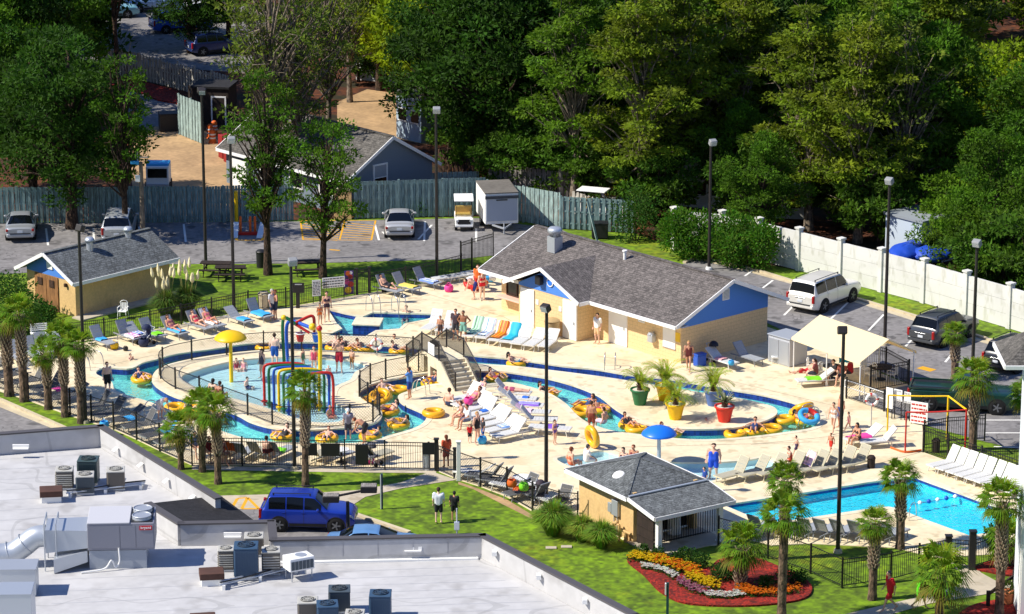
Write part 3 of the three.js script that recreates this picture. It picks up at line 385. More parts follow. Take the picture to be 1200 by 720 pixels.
{ // dark grey house behind the teal fence
  const h = thing('grey_house', 'dark grey house with grey roof behind the teal fence', 'house', site(461, 160, 4.7).setY(0), alongX(47.5));
  const L = 12.5, D = 7.0, E = 2.6, YR = 4.7;
  obj('wall', [box(L, E, 0.2, -L / 2 - 0.3, E / 2, D / 2 - 0.1), box(L, E, 0.2, -L / 2 - 0.3, E / 2, -D / 2 + 0.1), box(0.2, E, D - 0.4, -0.4, E / 2, 0), box(0.2, E, D - 0.4, -L - 0.2, E / 2, 0)], M.houseGrey, h);
  gableRoof(h, -L - 0.7, 0, D / 2 + 0.5, -D / 2 - 0.5, E - 0.25, YR, M.roofGrey);
  obj('gable_siding', poly([[[-0.29, E, D / 2], [-0.29, E, -D / 2], [-0.29, YR - 0.14, 0]]]), M.houseGrey, h);
  fascia(h, [[[0.02, E - 0.33, D / 2 + 0.5], [0.02, YR - 0.08, 0]], [[0.02, E - 0.33, -D / 2 - 0.5], [0.02, YR - 0.08, 0]], [[-L - 0.7, E - 0.34, D / 2 + 0.52], [0, E - 0.34, D / 2 + 0.52]], [[-L - 0.72, E - 0.33, D / 2 + 0.5], [-L - 0.72, YR - 0.08, 0]]]);
  const w = obj('window', box(0.05, 1.7, 1.0, -0.27, 2.1, 0.9), M.glass, h); obj('frame', [box(0.09, 0.1, 1.2, -0.26, 2.98, 0.9), box(0.09, 0.1, 1.2, -0.26, 1.22, 0.9), box(0.09, 1.7, 0.1, -0.26, 2.1, 0.36), box(0.09, 1.7, 0.1, -0.26, 2.1, 1.44), box(0.09, 0.06, 1.0, -0.26, 2.15, 0.9)], M.trim, w); obj('blind', box(0.02, 0.75, 0.95, -0.23, 2.55, 0.9), M.slingGrey, w);
  for (const x of [-2.5, -5.5, -8.5]) { const v = obj('window', box(1.2, 1.2, 0.05, x, 1.6, D / 2 + 0.01), M.glass, h); obj('frame', [box(1.4, 0.1, 0.08, x, 2.25, D / 2 + 0.02), box(1.4, 0.1, 0.08, x, 0.95, D / 2 + 0.02), box(0.1, 1.2, 0.08, x - 0.65, 1.6, D / 2 + 0.02), box(0.1, 1.2, 0.08, x + 0.65, 1.6, D / 2 + 0.02)], M.trim, v); }
  obj('porch_wall', box(1.6, 1.9, 0.2, -11.0, 0.95, D / 2 + 0.3), M.white, h);
}
function simpleBlock(name, label, cat, p, turn, w, h, d, wallM, roofM, pitch, extra) {
  const t = thing(name, label, cat, p, turn); obj('wall', box(w, h, d, 0, h / 2, 0), wallM, t);
  if (pitch) { obj('roof', [slab([[-w / 2 - 0.3, h, d / 2 + 0.3], [w / 2 + 0.3, h, d / 2 + 0.3], [w / 2 + 0.3, h + pitch, 0], [-w / 2 - 0.3, h + pitch, 0]], 0.1), slab([[-w / 2 - 0.3, h + pitch, 0], [w / 2 + 0.3, h + pitch, 0], [w / 2 + 0.3, h, -d / 2 - 0.3], [-w / 2 - 0.3, h, -d / 2 - 0.3]], 0.1)], roofM, t); obj('gable', poly([-1, 1].map(s => [[s * (w / 2 - 0.01), h, d / 2], [s * (w / 2 - 0.01), h, -d / 2], [s * (w / 2 - 0.01), h + pitch - 0.1, 0]])), wallM, t); }
  else obj('roof', box(w + 0.2, 0.15, d + 0.2, 0, h + 0.075, 0), roofM, t);
  if (extra) extra(t, w, h, d); return t;
}
const winRow = n => (t, w, h, d) => { for (let i = 0; i < n; i++) { const x = -w / 2 + (i + 0.5) * w / n, g = obj('window', box(0.8, 0.8, 0.04, x, h * 0.55, d / 2 + 0.01), M.glass, t); obj('frame', [box(0.94, 0.07, 0.06, x, h * 0.55 + 0.43, d / 2 + 0.02), box(0.94, 0.07, 0.06, x, h * 0.55 - 0.43, d / 2 + 0.02)], M.trim, g); } };
simpleBlock('mobile_home', 'white trailer home with pale tan roof behind the hedge', 'trailer', site(838, 240), alongX(25), 4.2, 2.4, 2.6, M.white, mat('#e3cfa0', 0.8), 0.5, winRow(4));
simpleBlock('mobile_home', 'pale blue trailer home in shade behind the white wall', 'trailer', site(1092, 300), alongX(-40), 5, 2.7, 3.0, mat('#b9c6d2', 0.8), mat('#8d949a', 0.8), 0, winRow(3));
simpleBlock('mobile_home', 'cream trailer under the trees right of the hedge', 'trailer', site(905, 250), alongX(10), 4.5, 2.0, 2.6, M.white, mat('#e8dcc0', 0.8), 0.45, winRow(3));
simpleBlock('mobile_home', 'pale blue house corner behind the big dark trunk', 'trailer', site(493, 162), alongX(47), 2.6, 3.2, 2.2, mat('#a9bccb', 0.8), M.roofGrey, 0, winRow(2));
simpleBlock('mobile_home', 'white cabin far back beneath the yellow green tree', 'trailer', site(462, 92), alongX(20), 5, 2.5, 3, M.white, M.steel, 0.4, winRow(3));
simpleBlock('dark_outbuilding', 'dark brown outbuilding beside the orange barricades', 'shed', site(252, 142), alongX(10), 2.6, 2.6, 2.4, M.darkWood, M.roofBlack, 0, t => { const f = obj('door', box(0.9, 1.9, 0.05, 0.6, 0.97, 1.22), M.darkWood, t); obj('frame', [box(0.1, 2, 0.06, 0.1, 1, 1.23), box(0.1, 2, 0.06, 1.1, 1, 1.23), box(1.1, 0.1, 0.06, 0.6, 2.02, 1.23)], M.trim, f); });
{ // corner of a taller hotel wing at the right edge of the view
  const p = site(1176, 421, 11.6), w = thing('hotel_wing', 'grey roofed hotel wing corner with a pale blue white wall', 'building', p.clone().setY(0), 0);
  const x0 = 1.1; obj('wall', box(6, 11.4, 2.0, x0 + 3.0, 5.7, -0.7), mat('#dfe6ea', 0.7), w);
  obj('corner_board', [box(0.3, 11.4, 0.06, x0 + 0.15, 5.7, 0.335), box(0.06, 11.4, 0.3, x0 - 0.035, 5.7, 0.15)], M.trim, w);
  obj('roof', [poly([[[0, 11.6, 0.9], [8, 11.6, 0.9], [8, 12.7, -0.9], [1.6, 12.7, -0.9]], [[0, 11.6, 0.9], [1.6, 12.7, -0.9], [1.6, 12.7, -1.1], [0, 11.6, -2.6]], [[0, 11.58, 0.9], [8, 11.58, 0.9], [8, 11.58, -2.6], [0, 11.58, -2.6]], [[1.6, 12.7, -1.1], [8, 12.7, -1.1], [8, 11.6, -2.6], [0, 11.6, -2.6]]])], M.roofGrey, w);
  obj('gutter', [beam([-0.04, 11.5, 0.95], [8, 11.5, 0.95], 0.1, 0.16), beam([-0.04, 11.5, 0.95], [-0.04, 11.5, -2.6], 0.1, 0.16)], M.trim, w);
}
// ---------------------------------------------------------------- flat roofed hotel block in the foreground
const HR = 4.0, HT = 5.0, rp = (x, y, h = HR) => site(x, y, h);
{
  const b = thing('hotel_block', 'flat white membrane roof of the hotel block with parapets', 'building', V3(0, 0, 0), 0);
  const P = [rp(-80, 514, HT), rp(118, 499, HT), rp(174, 590, HT), rp(211, 613, HT), rp(318, 611, HT), rp(320, 632, HT), rp(566, 627, HT), rp(745, 721, HT), rp(980, 850, HT)].map(v => v.setY(0));
  const out = [...P, V3(P[8].x, 0, -112), V3(P[0].x - 4, 0, -112)];
  obj('outer_wall', ring(out, 0, HR), M.cream, b);
  obj('roof_deck', sheet(out, HR), M.membrane, b);
  // side parapet continues to the entrance canopy
  const par = (a, c, m = M.membrane) => { const d = c.clone().sub(a).normalize(), n = V3(-d.z, 0, d.x), A = a.clone().addScaledVector(n, 0.0), C = c.clone(); A.y = C.y = (HR + HT) / 2 - 0.02; obj('parapet', beam(A, C, 0.26, HT - HR - 0.06), m, b); const e = a.clone().setY(HT - 0.02), f = c.clone().setY(HT - 0.02); e.addScaledVector(d, -0.12); f.addScaledVector(d, 0.12); obj('coping_cap', beam(e, f, 0.36, 0.07), M.capMetal, b); };
  const Q = rp(255, 583, HT).setY(0);
  par(P[0], P[1]); par(P[1], Q); par(P[2], P[3]); par(P[3], P[4]); par(P[4], P[5]); par(P[5], P[6]); par(P[6], P[7]); par(P[7], P[8]);
  // shingled canopy slope between
  const c1 = rp(177, 590, HT - 0.05), c2 = rp(258, 581, HT - 0.5), c3 = rp(300, 612, HT - 0.75), c4 = rp(211, 612, HT - 0.05);
  obj('canopy_roof', poly([[c1, c4, c3, c2]]), M.roofBlack, b);
  obj('roof_infill', sheet([P[1], Q, rp(300, 612, HT).setY(0), P[3], P[2]], HR - 0.004), M.membrane, b);
  // scuppers, seams, low flashing
  for (const [x, y] of [[343, 641], [387, 640.5], [484, 640]]) { const q = rp(x, y, HT - 0.5).add(V3(0, 0, 0.3)); obj('scupper', [box(0.75, 0.16, 0.1, q.x, q.y, q.z), box(0.7, 0.05, 0.2, q.x, q.y - 0.09, q.z + 0.06)], M.whiteP, b); }
  for (const [x, y] of [[273, 624], [25, 521]]) { const q = rp(x, y, HT - 0.45).add(V3(0, 0, 0.28)); obj('scupper', [box(0.75, 0.16, 0.1, q.x, q.y, q.z), box(0.7, 0.05, 0.2, q.x, q.y - 0.09, q.z + 0.06)], M.whiteP, b); }
  for (const t of [0.2, 0.42, 0.64, 0.86]) { const q = P[1].clone().lerp(Q, t), d = Q.clone().sub(P[1]).normalize(); obj('overflow_hood', poly([[[0, 0.16, 0], [0.24, 0.02, 0], [0.24, 0.02, 0.26], [0, 0.16, 0.26]]]).rotateY(Math.atan2(-d.z, d.x) - Math.PI / 2).translate(q.x - 0.22, HR + 0.42, q.z), M.white, b); }
  for (const t of [0.12, 0.42, 0.72]) { const q = P[6].clone().lerp(P[7], t); obj('overflow_hood', [box(0.2, 0.18, 0.34, q.x - 0.24, HR + 0.62, q.z + 0.05)], M.white, b); }
  const seam = mat('#a9abb0', 0.9); const sg = []; for (let i = 0; i < 9; i++) { const a = rp(330 + (i % 2) * 10, 664 + i * 8.5), c = rp(546 + i * 15.4, 656 + i * 8.2); sg.push(strip(a, c, 0.03, HR + 0.004)); } for (let i = 0; i < 8; i++) sg.push(strip(rp(-20, 540 + i * 12), rp(114 + i * 7 - (i > 5 ? 30 : 0), 532 + i * 11.6), 0.03, HR + 0.004)); for (let i = 0; i < 4; i++) sg.push(strip(rp(60, 680 + i * 14), rp(325, 668 + i * 14), 0.03, HR + 0.004)); for (const q of sg) obj('membrane_seam', q, seam, b);
  obj('fillet', [beam(P[5].clone().setY(HR + 0.03).add(V3(0, 0, 0.2)), P[6].clone().setY(HR + 0.03).add(V3(-0.2, 0, 0.2)), 0.25, 0.1)], M.white, b);
  const pan = mat('#8f97a3', 0.8); for (let i = 0; i < 6; i++) { const a = P[5].clone().lerp(P[6], (i + 0.02) / 6), c = P[5].clone().lerp(P[6], (i + 0.98) / 6); a.z += 0.14; c.z += 0.14; a.y = c.y = HR + 0.55; obj('parapet_panel', beam(a, c, 0.02, 0.68), M.membrane, b); }
}
// roof plant
function condenser(px, py, w, h, cm, topM, label, louvre) {
  w *= 0.92; h *= 0.92;
  const t = thing('condenser', label, 'air conditioner', rp(px, py), rr(-0.05, 0.12), 'condensers on the flat roof');
  obj('casing', rbox(w, h, w, 0.05, 0, h / 2 + 0.12, 0), cm, t); obj('base_frame', [box(w, 0.08, 0.08, 0, 0.06, w * 0.4), box(w, 0.08, 0.08, 0, 0.06, -w * 0.4)], M.steel, t);
  const top = obj('top_cover', rbox(w + 0.03, 0.07, w + 0.03, 0.03, 0, h + 0.14, 0), topM, t), r = w * 0.38;
  obj('fan_well', cyl(r, r, 0.02, 0, h + 0.184, 0, 20), M.black, top); obj('fan_guard', [...[0.35, 0.65, 0.95].map(k => new THREE.TorusGeometry(r * k, 0.012, 4, 20).rotateX(Math.PI / 2).translate(0, h + 0.21, 0)), ...[0, 1, 2, 3].map(i => bar([Math.cos(i * 0.785) * r, h + 0.21, Math.sin(i * 0.785) * r], [-Math.cos(i * 0.785) * r, h + 0.21, -Math.sin(i * 0.785) * r], 0.01))], topM, top);
  if (louvre) for (let i = 0; i < 6; i++) obj('louvre', [box(w * 0.92, 0.04, 0.03, 0, 0.25 + i * (h - 0.2) / 6, w / 2 + 0.015), box(0.03, 0.04, w * 0.92, -w / 2 - 0.015, 0.25 + i * (h - 0.2) / 6, 0)], topM, t);
  else obj('coil_grille', [...[...Array(9)].map((_, i) => box(0.02, h * 0.86, 0.02, -w * 0.42 + i * w * 0.105, h / 2 + 0.12, w / 2 + 0.012)), ...[...Array(9)].map((_, i) => box(0.02, h * 0.86, 0.02, -w / 2 - 0.012, h / 2 + 0.12, -w * 0.42 + i * w * 0.105))], cm, t);
  return t;
}
const cDark = mat('#46525a', 0.5), cBlue = mat('#35506a', 0.5), cLight = mat('#b9b7ae', 0.5), cTan = mat('#6b655d', 0.55), cGreen = mat('#3d5050', 0.5);
condenser(76, 572, 0.82, 0.8, cTan, cLight, 'light grey slatted condenser beside the rusty roof hatch', true);
condenser(104, 566, 0.95, 1.05, cGreen, cGreen, 'tall dark green condenser on the left roof'); condenser(100, 578, 0.85, 0.78, cDark, cLight, 'dark sided condenser with white top left of the tan topped one'); condenser(136, 573, 0.85, 0.82, cTan, cLight, 'brown grey condenser with white top near the sloping parapet');
condenser(265, 668, 0.7, 0.85, cTan, cLight, 'small louvred condenser left of the big blue condenser', true); condenser(289, 677, 1.05, 1.35, cBlue, cBlue, 'big blue condenser in the middle roof cluster'); condenser(298, 650, 0.85, 0.75, cTan, cLight, 'white topped condenser behind the big blue condenser'); condenser(318, 672, 0.8, 0.95, cTan, cLight, 'beige slatted condenser right of the big blue condenser', true);
condenser(398, 716, 0.92, 0.85, cDark, cDark, 'slate condenser with small blue sticker at the back of the lower cluster'); condenser(361, 727, 0.85, 0.75, cTan, cLight, 'white topped condenser at the left of the lower cluster'); condenser(384, 734, 0.9, 0.85, cBlue, cBlue, 'blue condenser at the front of the lower cluster'); condenser(446, 724, 0.92, 0.95, cBlue, cBlue, 'lone dark blue condenser right of the lower cluster'); condenser(416, 738, 0.8, 0.6, cTan, cLight, 'pale low condenser between the two blue ones');
{ // split unit on legs
  const t = thing('window_unit', 'boxy white air conditioner raised on thin legs', 'air conditioner', rp(350, 678), 0.5); obj('casing', rbox(1.1, 0.55, 0.75, 0.03, 0, 0.72, 0), M.white, t); obj('front_grille', [...[...Array(6)].map((_, i) => box(0.14, 0.36, 0.02, -0.42 + i * 0.168, 0.7, 0.386))], cDark, t); for (const [x, z] of [[-0.45, 0.3], [0.45, 0.3], [-0.45, -0.3], [0.45, -0.3]]) obj('leg', bar([x, 0, z], [x, 0.48, z], 0.025), M.steel, t); obj('fan_top', cyl(0.24, 0.24, 0.02, 0.1, 1.005, 0, 18), M.steel, t);
}
function hatch(px, py, label) { const t = thing('roof_hatch', label, 'roof hatch', rp(px, py), 0.15); obj('curb', box(0.85, 0.3, 0.7, 0, 0.15, 0), M.white, t); obj('lid', rbox(1.0, 0.28, 0.85, 0.03, 0, 0.42, 0), mat('#6b4a3e', 0.8, { map: T.dirt }), t); }
hatch(60, 587, 'rusty brown roof hatch beside the grey slatted condenser'); hatch(248, 684, 'rusty brown roof hatch beside the middle condenser cluster'); hatch(238, 678 + 60, 'rusty brown roof box at the lower roof edge');
{ // pipe racks
  const rack = (a, c, label) => { const A = rp(...a), C = rp(...c), t = thing('pipe_rack', label, 'pipe rack', A, 0), d = C.clone().sub(A); obj('rail', [-0.22, 0, 0.22].map(o => bar([0, 0.22, o], [d.x, 0.22, d.z + o], 0.035)), M.galv, t); for (const k of [0.05, 0.5, 0.95]) obj('foot', [box(0.12, 0.2, 0.7, d.x * k, 0.1, d.z * k)], M.white, t); obj('cable', tube([[0, 0.3, 0.1], [d.x * 0.3, 0.34, d.z * 0.3 + 0.3], [d.x * 0.7, 0.28, d.z * 0.7 - 0.1], [d.x, 0.3, d.z]], 0.03), M.black, t); };
  rack([78, 582], [170, 571], 'galvanised pipe rack under the left condensers'); rack([258, 690], [352, 668], 'galvanised pipe rack under the middle condensers');
}
{ // packaged rooftop unit with ducts
  const p = rp(104, 668), t = thing('rooftop_unit', 'large grey packaged rooftop unit with red maker badge', 'air handler', p, 0.06), G = mat('#84858f', 0.5), G2 = mat('#9da4ad', 0.55);
  obj('curb', box(2.35, 0.8, 1.9, 1.2, 0.4, -1.0), G2, t);
  obj('casing', rbox(2.75, 1.15, 2.1, 0.03, 1.35, 1.4, -1.05), G, t); obj('top_panel', rbox(1.75, 0.06, 2.14, 0.02, 0.85, 2.0, -1.05), mat('#c2c2c6', 0.5), t);
  obj('access_panel', [box(1.2, 0.95, 0.02, 0.7, 1.4, 0.012), box(0.62, 0.95, 0.02, 1.64, 1.4, 0.012), box(0.7, 0.95, 0.02, 2.33, 1.4, 0.012)], G, t);
  obj('fan_well', [box(0.9, 0.02, 1.9, 2.2, 1.985, -1.05)], M.black, t); for (const z of [-0.6, -1.5]) obj('fan_guard', [cyl(0.38, 0.4, 0.14, 2.2, 2.06, z, 20), new THREE.TorusGeometry(0.38, 0.03, 5, 20).rotateX(Math.PI / 2).translate(2.2, 2.13, z)], M.steel, t);
  const bd = obj('badge', box(0.52, 0.19, 0.02, 2.38, 1.78, 0.03), mat('#c4122a', 0.5), t); badgeSpot = { parent: bd, x: 2.38, y: 1.78, z: 0.042 };
  obj('drain_pipe', tube([[1.25, 0.95, 0.05], [1.25, 0.3, 0.07], [1.1, 0.12, 0.12], [0.95, 0.45, 0.16], [0.7, 0.15, 0.25], [-0.3, 0.05, 0.5]], 0.035, 40), M.whiteP, t);
  obj('supply_duct', hull8([[-1.75, 0.75, 0], [-0.02, 0.9, -0.1], [-0.02, 0.9, -1.9], [-1.75, 0.75, -1.5]], [[-1.75, 1.75, 0], [-0.02, 1.65, -0.1], [-0.02, 1.65, -1.9], [-1.75, 1.75, -1.5]]), M.galv, t);
  obj('return_duct', hull8([[-1.4, 0.02, 0.45], [-0.05, 0.3, -0.1], [-0.05, 0.3, -1.2], [-1.4, 0.02, -1.0]], [[-1.4, 0.62, 0.45], [-0.05, 0.78, -0.1], [-0.05, 0.78, -1.2], [-1.4, 0.62, -1.0]]), M.galv, t);
  obj('round_duct', [tube([[-1.75, 1.25, -0.75], [-2.2, 1.2, -0.75], [-2.75, 0.8, -0.72], [-3.2, 0.55, -0.7], [-4.6, 0.5, -0.65]], 0.46, 26, 18)], M.galv, t); for (const [x, y, a] of [[-1.8, 1.25, 0], [-2.6, 0.95, 0.7], [-3.3, 0.55, 0.3]]) obj('duct_band', new THREE.TorusGeometry(0.47, 0.025, 5, 24).rotateY(Math.PI / 2).rotateZ(a).translate(x, y, -0.72), M.steel, t);
  for (const x of [-1.78, -1.3]) obj('duct_stand', [bar([x, 0, 0.1], [x, 2.0, 0.02], 0.03), bar([x, 0, -1.55], [x, 2.0, -1.55], 0.03), bar([x, 2.0, 0.02], [x, 2.0, -1.55], 0.03)], M.steel, t);
  const q = thing('duct_box', 'square galvanised duct box at the lower left roof corner', 'duct', rp(20, 742), 0.04); obj('casing', rbox(1.35, 1.8, 1.5, 0.02, 0, 0.95, 0), M.galv, q); obj('curb', box(1.5, 0.14, 1.6, 0, 0.07, 0), M.white, q); obj('seam', [box(1.38, 0.03, 0.02, 0, 1.86, 0.76)], M.steel, q);
  const q2 = thing('duct_box', 'lower galvanised duct elbow behind the square duct box', 'duct', rp(22, 694), 0.04); obj('casing', rbox(1.5, 1.1, 1.2, 0.02, 0, 0.6, 0), M.galv, q2); obj('flange', box(1.56, 0.05, 1.26, 0, 1.16, 0), M.steel, q2);
}
{ const t = thing('roof_pipe_post', 'thin steel antenna post with small box at the far parapet', 'antenna', rp(535.5, 652), 0); obj('post', bar([0, 0, 0], [0, 2.1, 0], 0.035), M.galv, t); obj('junction_box', rbox(0.22, 0.35, 0.16, 0.02, 0, 1.35, 0.05), M.galv, t); obj('bracket', [box(1.0, 0.04, 0.04, -0.3, 0.65, -0.1), box(1.0, 0.04, 0.04, -0.3, 0.3, -0.1)], M.steel, t); }
// ---------------------------------------------------------------- vegetation
const leafMat = (rough = 0.95) => mat('#ffffff', rough, { vertexColors: true, transmission: 0.42, thickness: 0, specularIntensity: 0.2 });
const LEAF = leafMat();
function Cards() {
  const P = [], C = [], N = [];
  return {
    leaf(c, dir, side, L, W, col, fold = 0.25) { // a leaf: four-cornered blade along dir, creased along its middle
      const n = dir.clone().cross(side).normalize(), tip = c.clone().addScaledVector(dir, L), m = c.clone().addScaledVector(dir, L * 0.45), a = m.clone().addScaledVector(side, W / 2).addScaledVector(n, W * fold), b = m.clone().addScaledVector(side, -W / 2).addScaledVector(n, W * fold);
      for (const v of [c, a, tip, c, tip, b]) { P.push(v.x, v.y, v.z); C.push(col[0], col[1], col[2]); }
    },
    tri(a, b, c, col) { for (const v of [a, b, c]) { P.push(v.x, v.y, v.z); C.push(col[0], col[1], col[2]); } },
    build() { const g = new THREE.BufferGeometry(); g.setAttribute('position', new THREE.Float32BufferAttribute(P, 3)); g.setAttribute('color', new THREE.Float32BufferAttribute(C, 3)); g.computeVertexNormals(); g.setAttribute('uv', new THREE.BufferAttribute(new Float32Array(P.length / 3 * 2), 2)); g.userData.ready = true; return g; }
  };
}
const rdir = () => { const z = rr(-1, 1), a = rr(0, 6.283), r = Math.sqrt(1 - z * z); return V3(r * Math.cos(a), z, r * Math.sin(a)); };
function perp(d) { const s = rdir(); s.addScaledVector(d, -s.dot(d)); return s.normalize(); }
// a tree of unit design: height H, crown centre at yc with radii, clumps of leaves on limbs
function treeGeo(o) {
  const { H = 12, R = 4, y0 = 0.35, n = 5200, clumps = 46, leaf = 0.34, col, lean = 0, flat = 0, bare = 0, droop = 0, trunk = 0.26, cr = 0.3, sq = 0.62, spray = 0 } = o, c = Cards(), wood = [], yc = H * (1 + y0) / 2, ry = H * (1 - y0) / 2;
  const top = V3(lean, H * 0.86, lean * 0.4), pts = [V3(0, -0.1, 0), V3(lean * 0.2 + rr(-0.15, 0.15), H * 0.3, rr(-0.15, 0.15)), V3(lean * 0.6 + rr(-0.3, 0.3), H * 0.6, rr(-0.3, 0.3)), top];
  const tc = new THREE.CatmullRomCurve3(pts); for (let i = 0; i < 8; i++) wood.push(bar(tc.getPoint(i / 8), tc.getPoint((i + 1) / 8), trunk * (1.05 - i * 0.115) * (i ? 1 : 1.25), trunk * (1.05 - (i + 1) * 0.115), 8));
  const cs = [];
  for (let k = 0; k < clumps; k++) {
    let d = rdir(); const f = Math.pow(rnd(), 0.45); const taper = 1 - flat * Math.max(0, d.y); const wob = 0.75 + 0.45 * noise(d.x * 2 + 9, d.z * 2 + d.y * 3 + 5, 64);
    const p = V3(lean * 0.6 + d.x * R * f * taper * wob, yc + d.y * ry * f, d.z * R * f * taper * wob); cs.push(p);
    if (k % 3 === 0 || bare) { const t0 = cl((p.y / H) - 0.22, 0.25, 0.85), s = tc.getPoint(t0), m = s.clone().lerp(p, 0.55).add(V3(rr(-0.4, 0.4), rr(0.1, 0.5), rr(-0.4, 0.4))); wood.push(bar(s, m, trunk * 0.34, trunk * 0.2, 5), bar(m, p, trunk * 0.2, 0.02, 4)); if (bare && k % 2) for (let j = 0; j < 3; j++) { const e = m.clone().lerp(p, rr(0.3, 1)); wood.push(bar(e, e.clone().add(rdir().multiplyScalar(rr(0.5, 1.3)).add(V3(0, 0.3, 0))), 0.03, 0.008, 3)); } }
  }
  const per = Math.floor(n * 1.9 / clumps), cc = R * cr;
  for (const p of cs) {
    const tone = rr(0.72, 1.28), hue = rr(-0.12, 0.12), sz = rr(0.7, 1.25) * cc;
    for (let j = 0; j < per; j++) {
      const d = rdir(), r = sz * Math.pow(rnd(), 0.4), q = V3(p.x + d.x * r, p.y + d.y * r * sq, p.z + d.z * r), dir = d.clone().setY(d.y * (1 - spray)).add(V3(0, 0.15 - droop, 0)).add(rdir().multiplyScalar(0.7 - 0.35 * spray)).normalize(), t = tone * rr(0.75, 1.25), L = leaf * 0.82 * rr(0.65, 1.35), sd = perp(dir).multiplyScalar(L * 0.34);
      c.tri(q.clone().sub(sd), q.clone().add(sd), q.clone().addScaledVector(dir, L), [col[0] * t * (1 + hue), col[1] * t, col[2] * t]);
    }
  }
  return { crown: c.build(), wood: join(wood) };
}
const GREEN = [0.075, 0.17, 0.007], DARK = [0.038, 0.098, 0.007], OLIVE = [0.16, 0.225, 0.01], YEL = [0.24, 0.33, 0.006], MID = [0.11, 0.22, 0.009];
const treeKinds = {
  oakDark: { ...treeGeo({ H: 13, R: 5.2, y0: 0.12, n: 8600, clumps: 95, leaf: 0.33, col: DARK, cr: 0.22, trunk: 0.34 }), bark: M.bark },
  oakGreen: { ...treeGeo({ H: 12.5, R: 4.3, y0: 0.16, n: 7600, clumps: 80, leaf: 0.3, col: GREEN, cr: 0.23, trunk: 0.3, flat: 0.3 }), bark: M.bark },
  oakBright: { ...treeGeo({ H: 11, R: 4.6, y0: 0.2, n: 6500, clumps: 66, leaf: 0.32, col: YEL, cr: 0.24, trunk: 0.3 }), bark: M.bark },
  cypress: { ...treeGeo({ H: 14.5, R: 4.0, y0: 0.12, n: 8800, clumps: 110, leaf: 0.3, col: OLIVE, flat: 0.6, droop: 0.25, cr: 0.25, sq: 0.34, spray: 0.7, trunk: 0.26, bare: 1 }), bark: M.barkGrey },
  cypressGreen: { ...treeGeo({ H: 15, R: 3.8, y0: 0.14, n: 8200, clumps: 100, leaf: 0.3, col: MID, flat: 0.6, droop: 0.2, cr: 0.26, sq: 0.36, spray: 0.7, trunk: 0.26, bare: 1 }), bark: M.barkGrey },
  pine: { ...treeGeo({ H: 15, R: 3.2, y0: 0.5, n: 4200, clumps: 34, leaf: 0.36, col: [0.06, 0.13, 0.01], cr: 0.33, sq: 0.45, trunk: 0.24 }), bark: M.bark },
  bareTree: { ...treeGeo({ H: 13, R: 3.2, y0: 0.25, n: 1300, clumps: 84, leaf: 0.26, col: [0.14, 0.2, 0.02], bare: 1, cr: 0.22, sq: 0.4, trunk: 0.22 }), bark: M.barkGrey },
  lotTall: { ...treeGeo({ H: 12.5, R: 2.0, y0: 0.26, n: 2800, clumps: 60, leaf: 0.24, col: GREEN, bare: 1, cr: 0.3, sq: 0.5, trunk: 0.24 }), bark: M.bark },
  lotTree: { ...treeGeo({ H: 9.2, R: 2.8, y0: 0.3, n: 2600, clumps: 46, leaf: 0.23, col: [0.085, 0.19, 0.008], bare: 1, cr: 0.26, sq: 0.5, trunk: 0.22 }), bark: M.bark },
  shrubby: { ...treeGeo({ H: 6, R: 3.0, y0: 0.0, n: 4800, clumps: 56, leaf: 0.26, col: [0.12, 0.24, 0.01], cr: 0.26, trunk: 0.12 }), bark: M.bark },
  understory: { ...treeGeo({ H: 5.5, R: 2.6, y0: 0.0, n: 2600, clumps: 40, leaf: 0.3, col: [0.07, 0.155, 0.009], cr: 0.3, sq: 0.5, trunk: 0.1 }), bark: M.bark },
};
const farKinds = { oakDark: treeGeo({ H: 13, R: 5.2, y0: 0.12, n: 4600, clumps: 90, leaf: 0.44, col: DARK, cr: 0.22, trunk: 0.34 }), oakGreen: treeGeo({ H: 12.5, R: 4.5, y0: 0.16, n: 4200, clumps: 80, leaf: 0.42, col: GREEN, cr: 0.23, trunk: 0.3 }), oakBright: treeGeo({ H: 11, R: 4.6, y0: 0.2, n: 3800, clumps: 66, leaf: 0.42, col: YEL, cr: 0.24, trunk: 0.3 }), cypress: treeGeo({ H: 14.5, R: 4.0, y0: 0.12, n: 4600, clumps: 100, leaf: 0.4, col: OLIVE, flat: 0.6, cr: 0.25, sq: 0.36, spray: 0.7 }), cypressGreen: treeGeo({ H: 15, R: 3.8, y0: 0.14, n: 4400, clumps: 100, leaf: 0.4, col: MID, flat: 0.6, cr: 0.26, sq: 0.36, spray: 0.7 }) };
const kindLabel = { oakDark: 'broad dark green oak', oakGreen: 'full green oak', oakBright: 'bright yellow green leafy tree', cypress: 'tall olive green cypress', cypressGreen: 'tall fresh green cypress', pine: 'slim pine with high crown', bareTree: 'thin tree of mostly bare grey branches', lotTall: 'tall narrow tree with thin crown', understory: 'low leafy sapling thicket', lotTree: 'young tree with small crown', shrubby: 'leafy bushy young tree' };
function tree(kind, p, s, turn, where, name = 'woodland_tree', group = 'trees of the woods behind the resort', far = false) {
  const k = far ? { ...farKinds[kind], bark: M.bark } : treeKinds[kind], t = thing(name, `${kindLabel[kind]} ${where}`, 'tree', p, turn, group); t.scale.set(s * rr(0.94, 1.06), s * rr(0.94, 1.08), s * rr(0.94, 1.06));
  obj('trunk', k.wood, k.bark, t); obj('crown', k.crown, LEAF, t); return t;
}
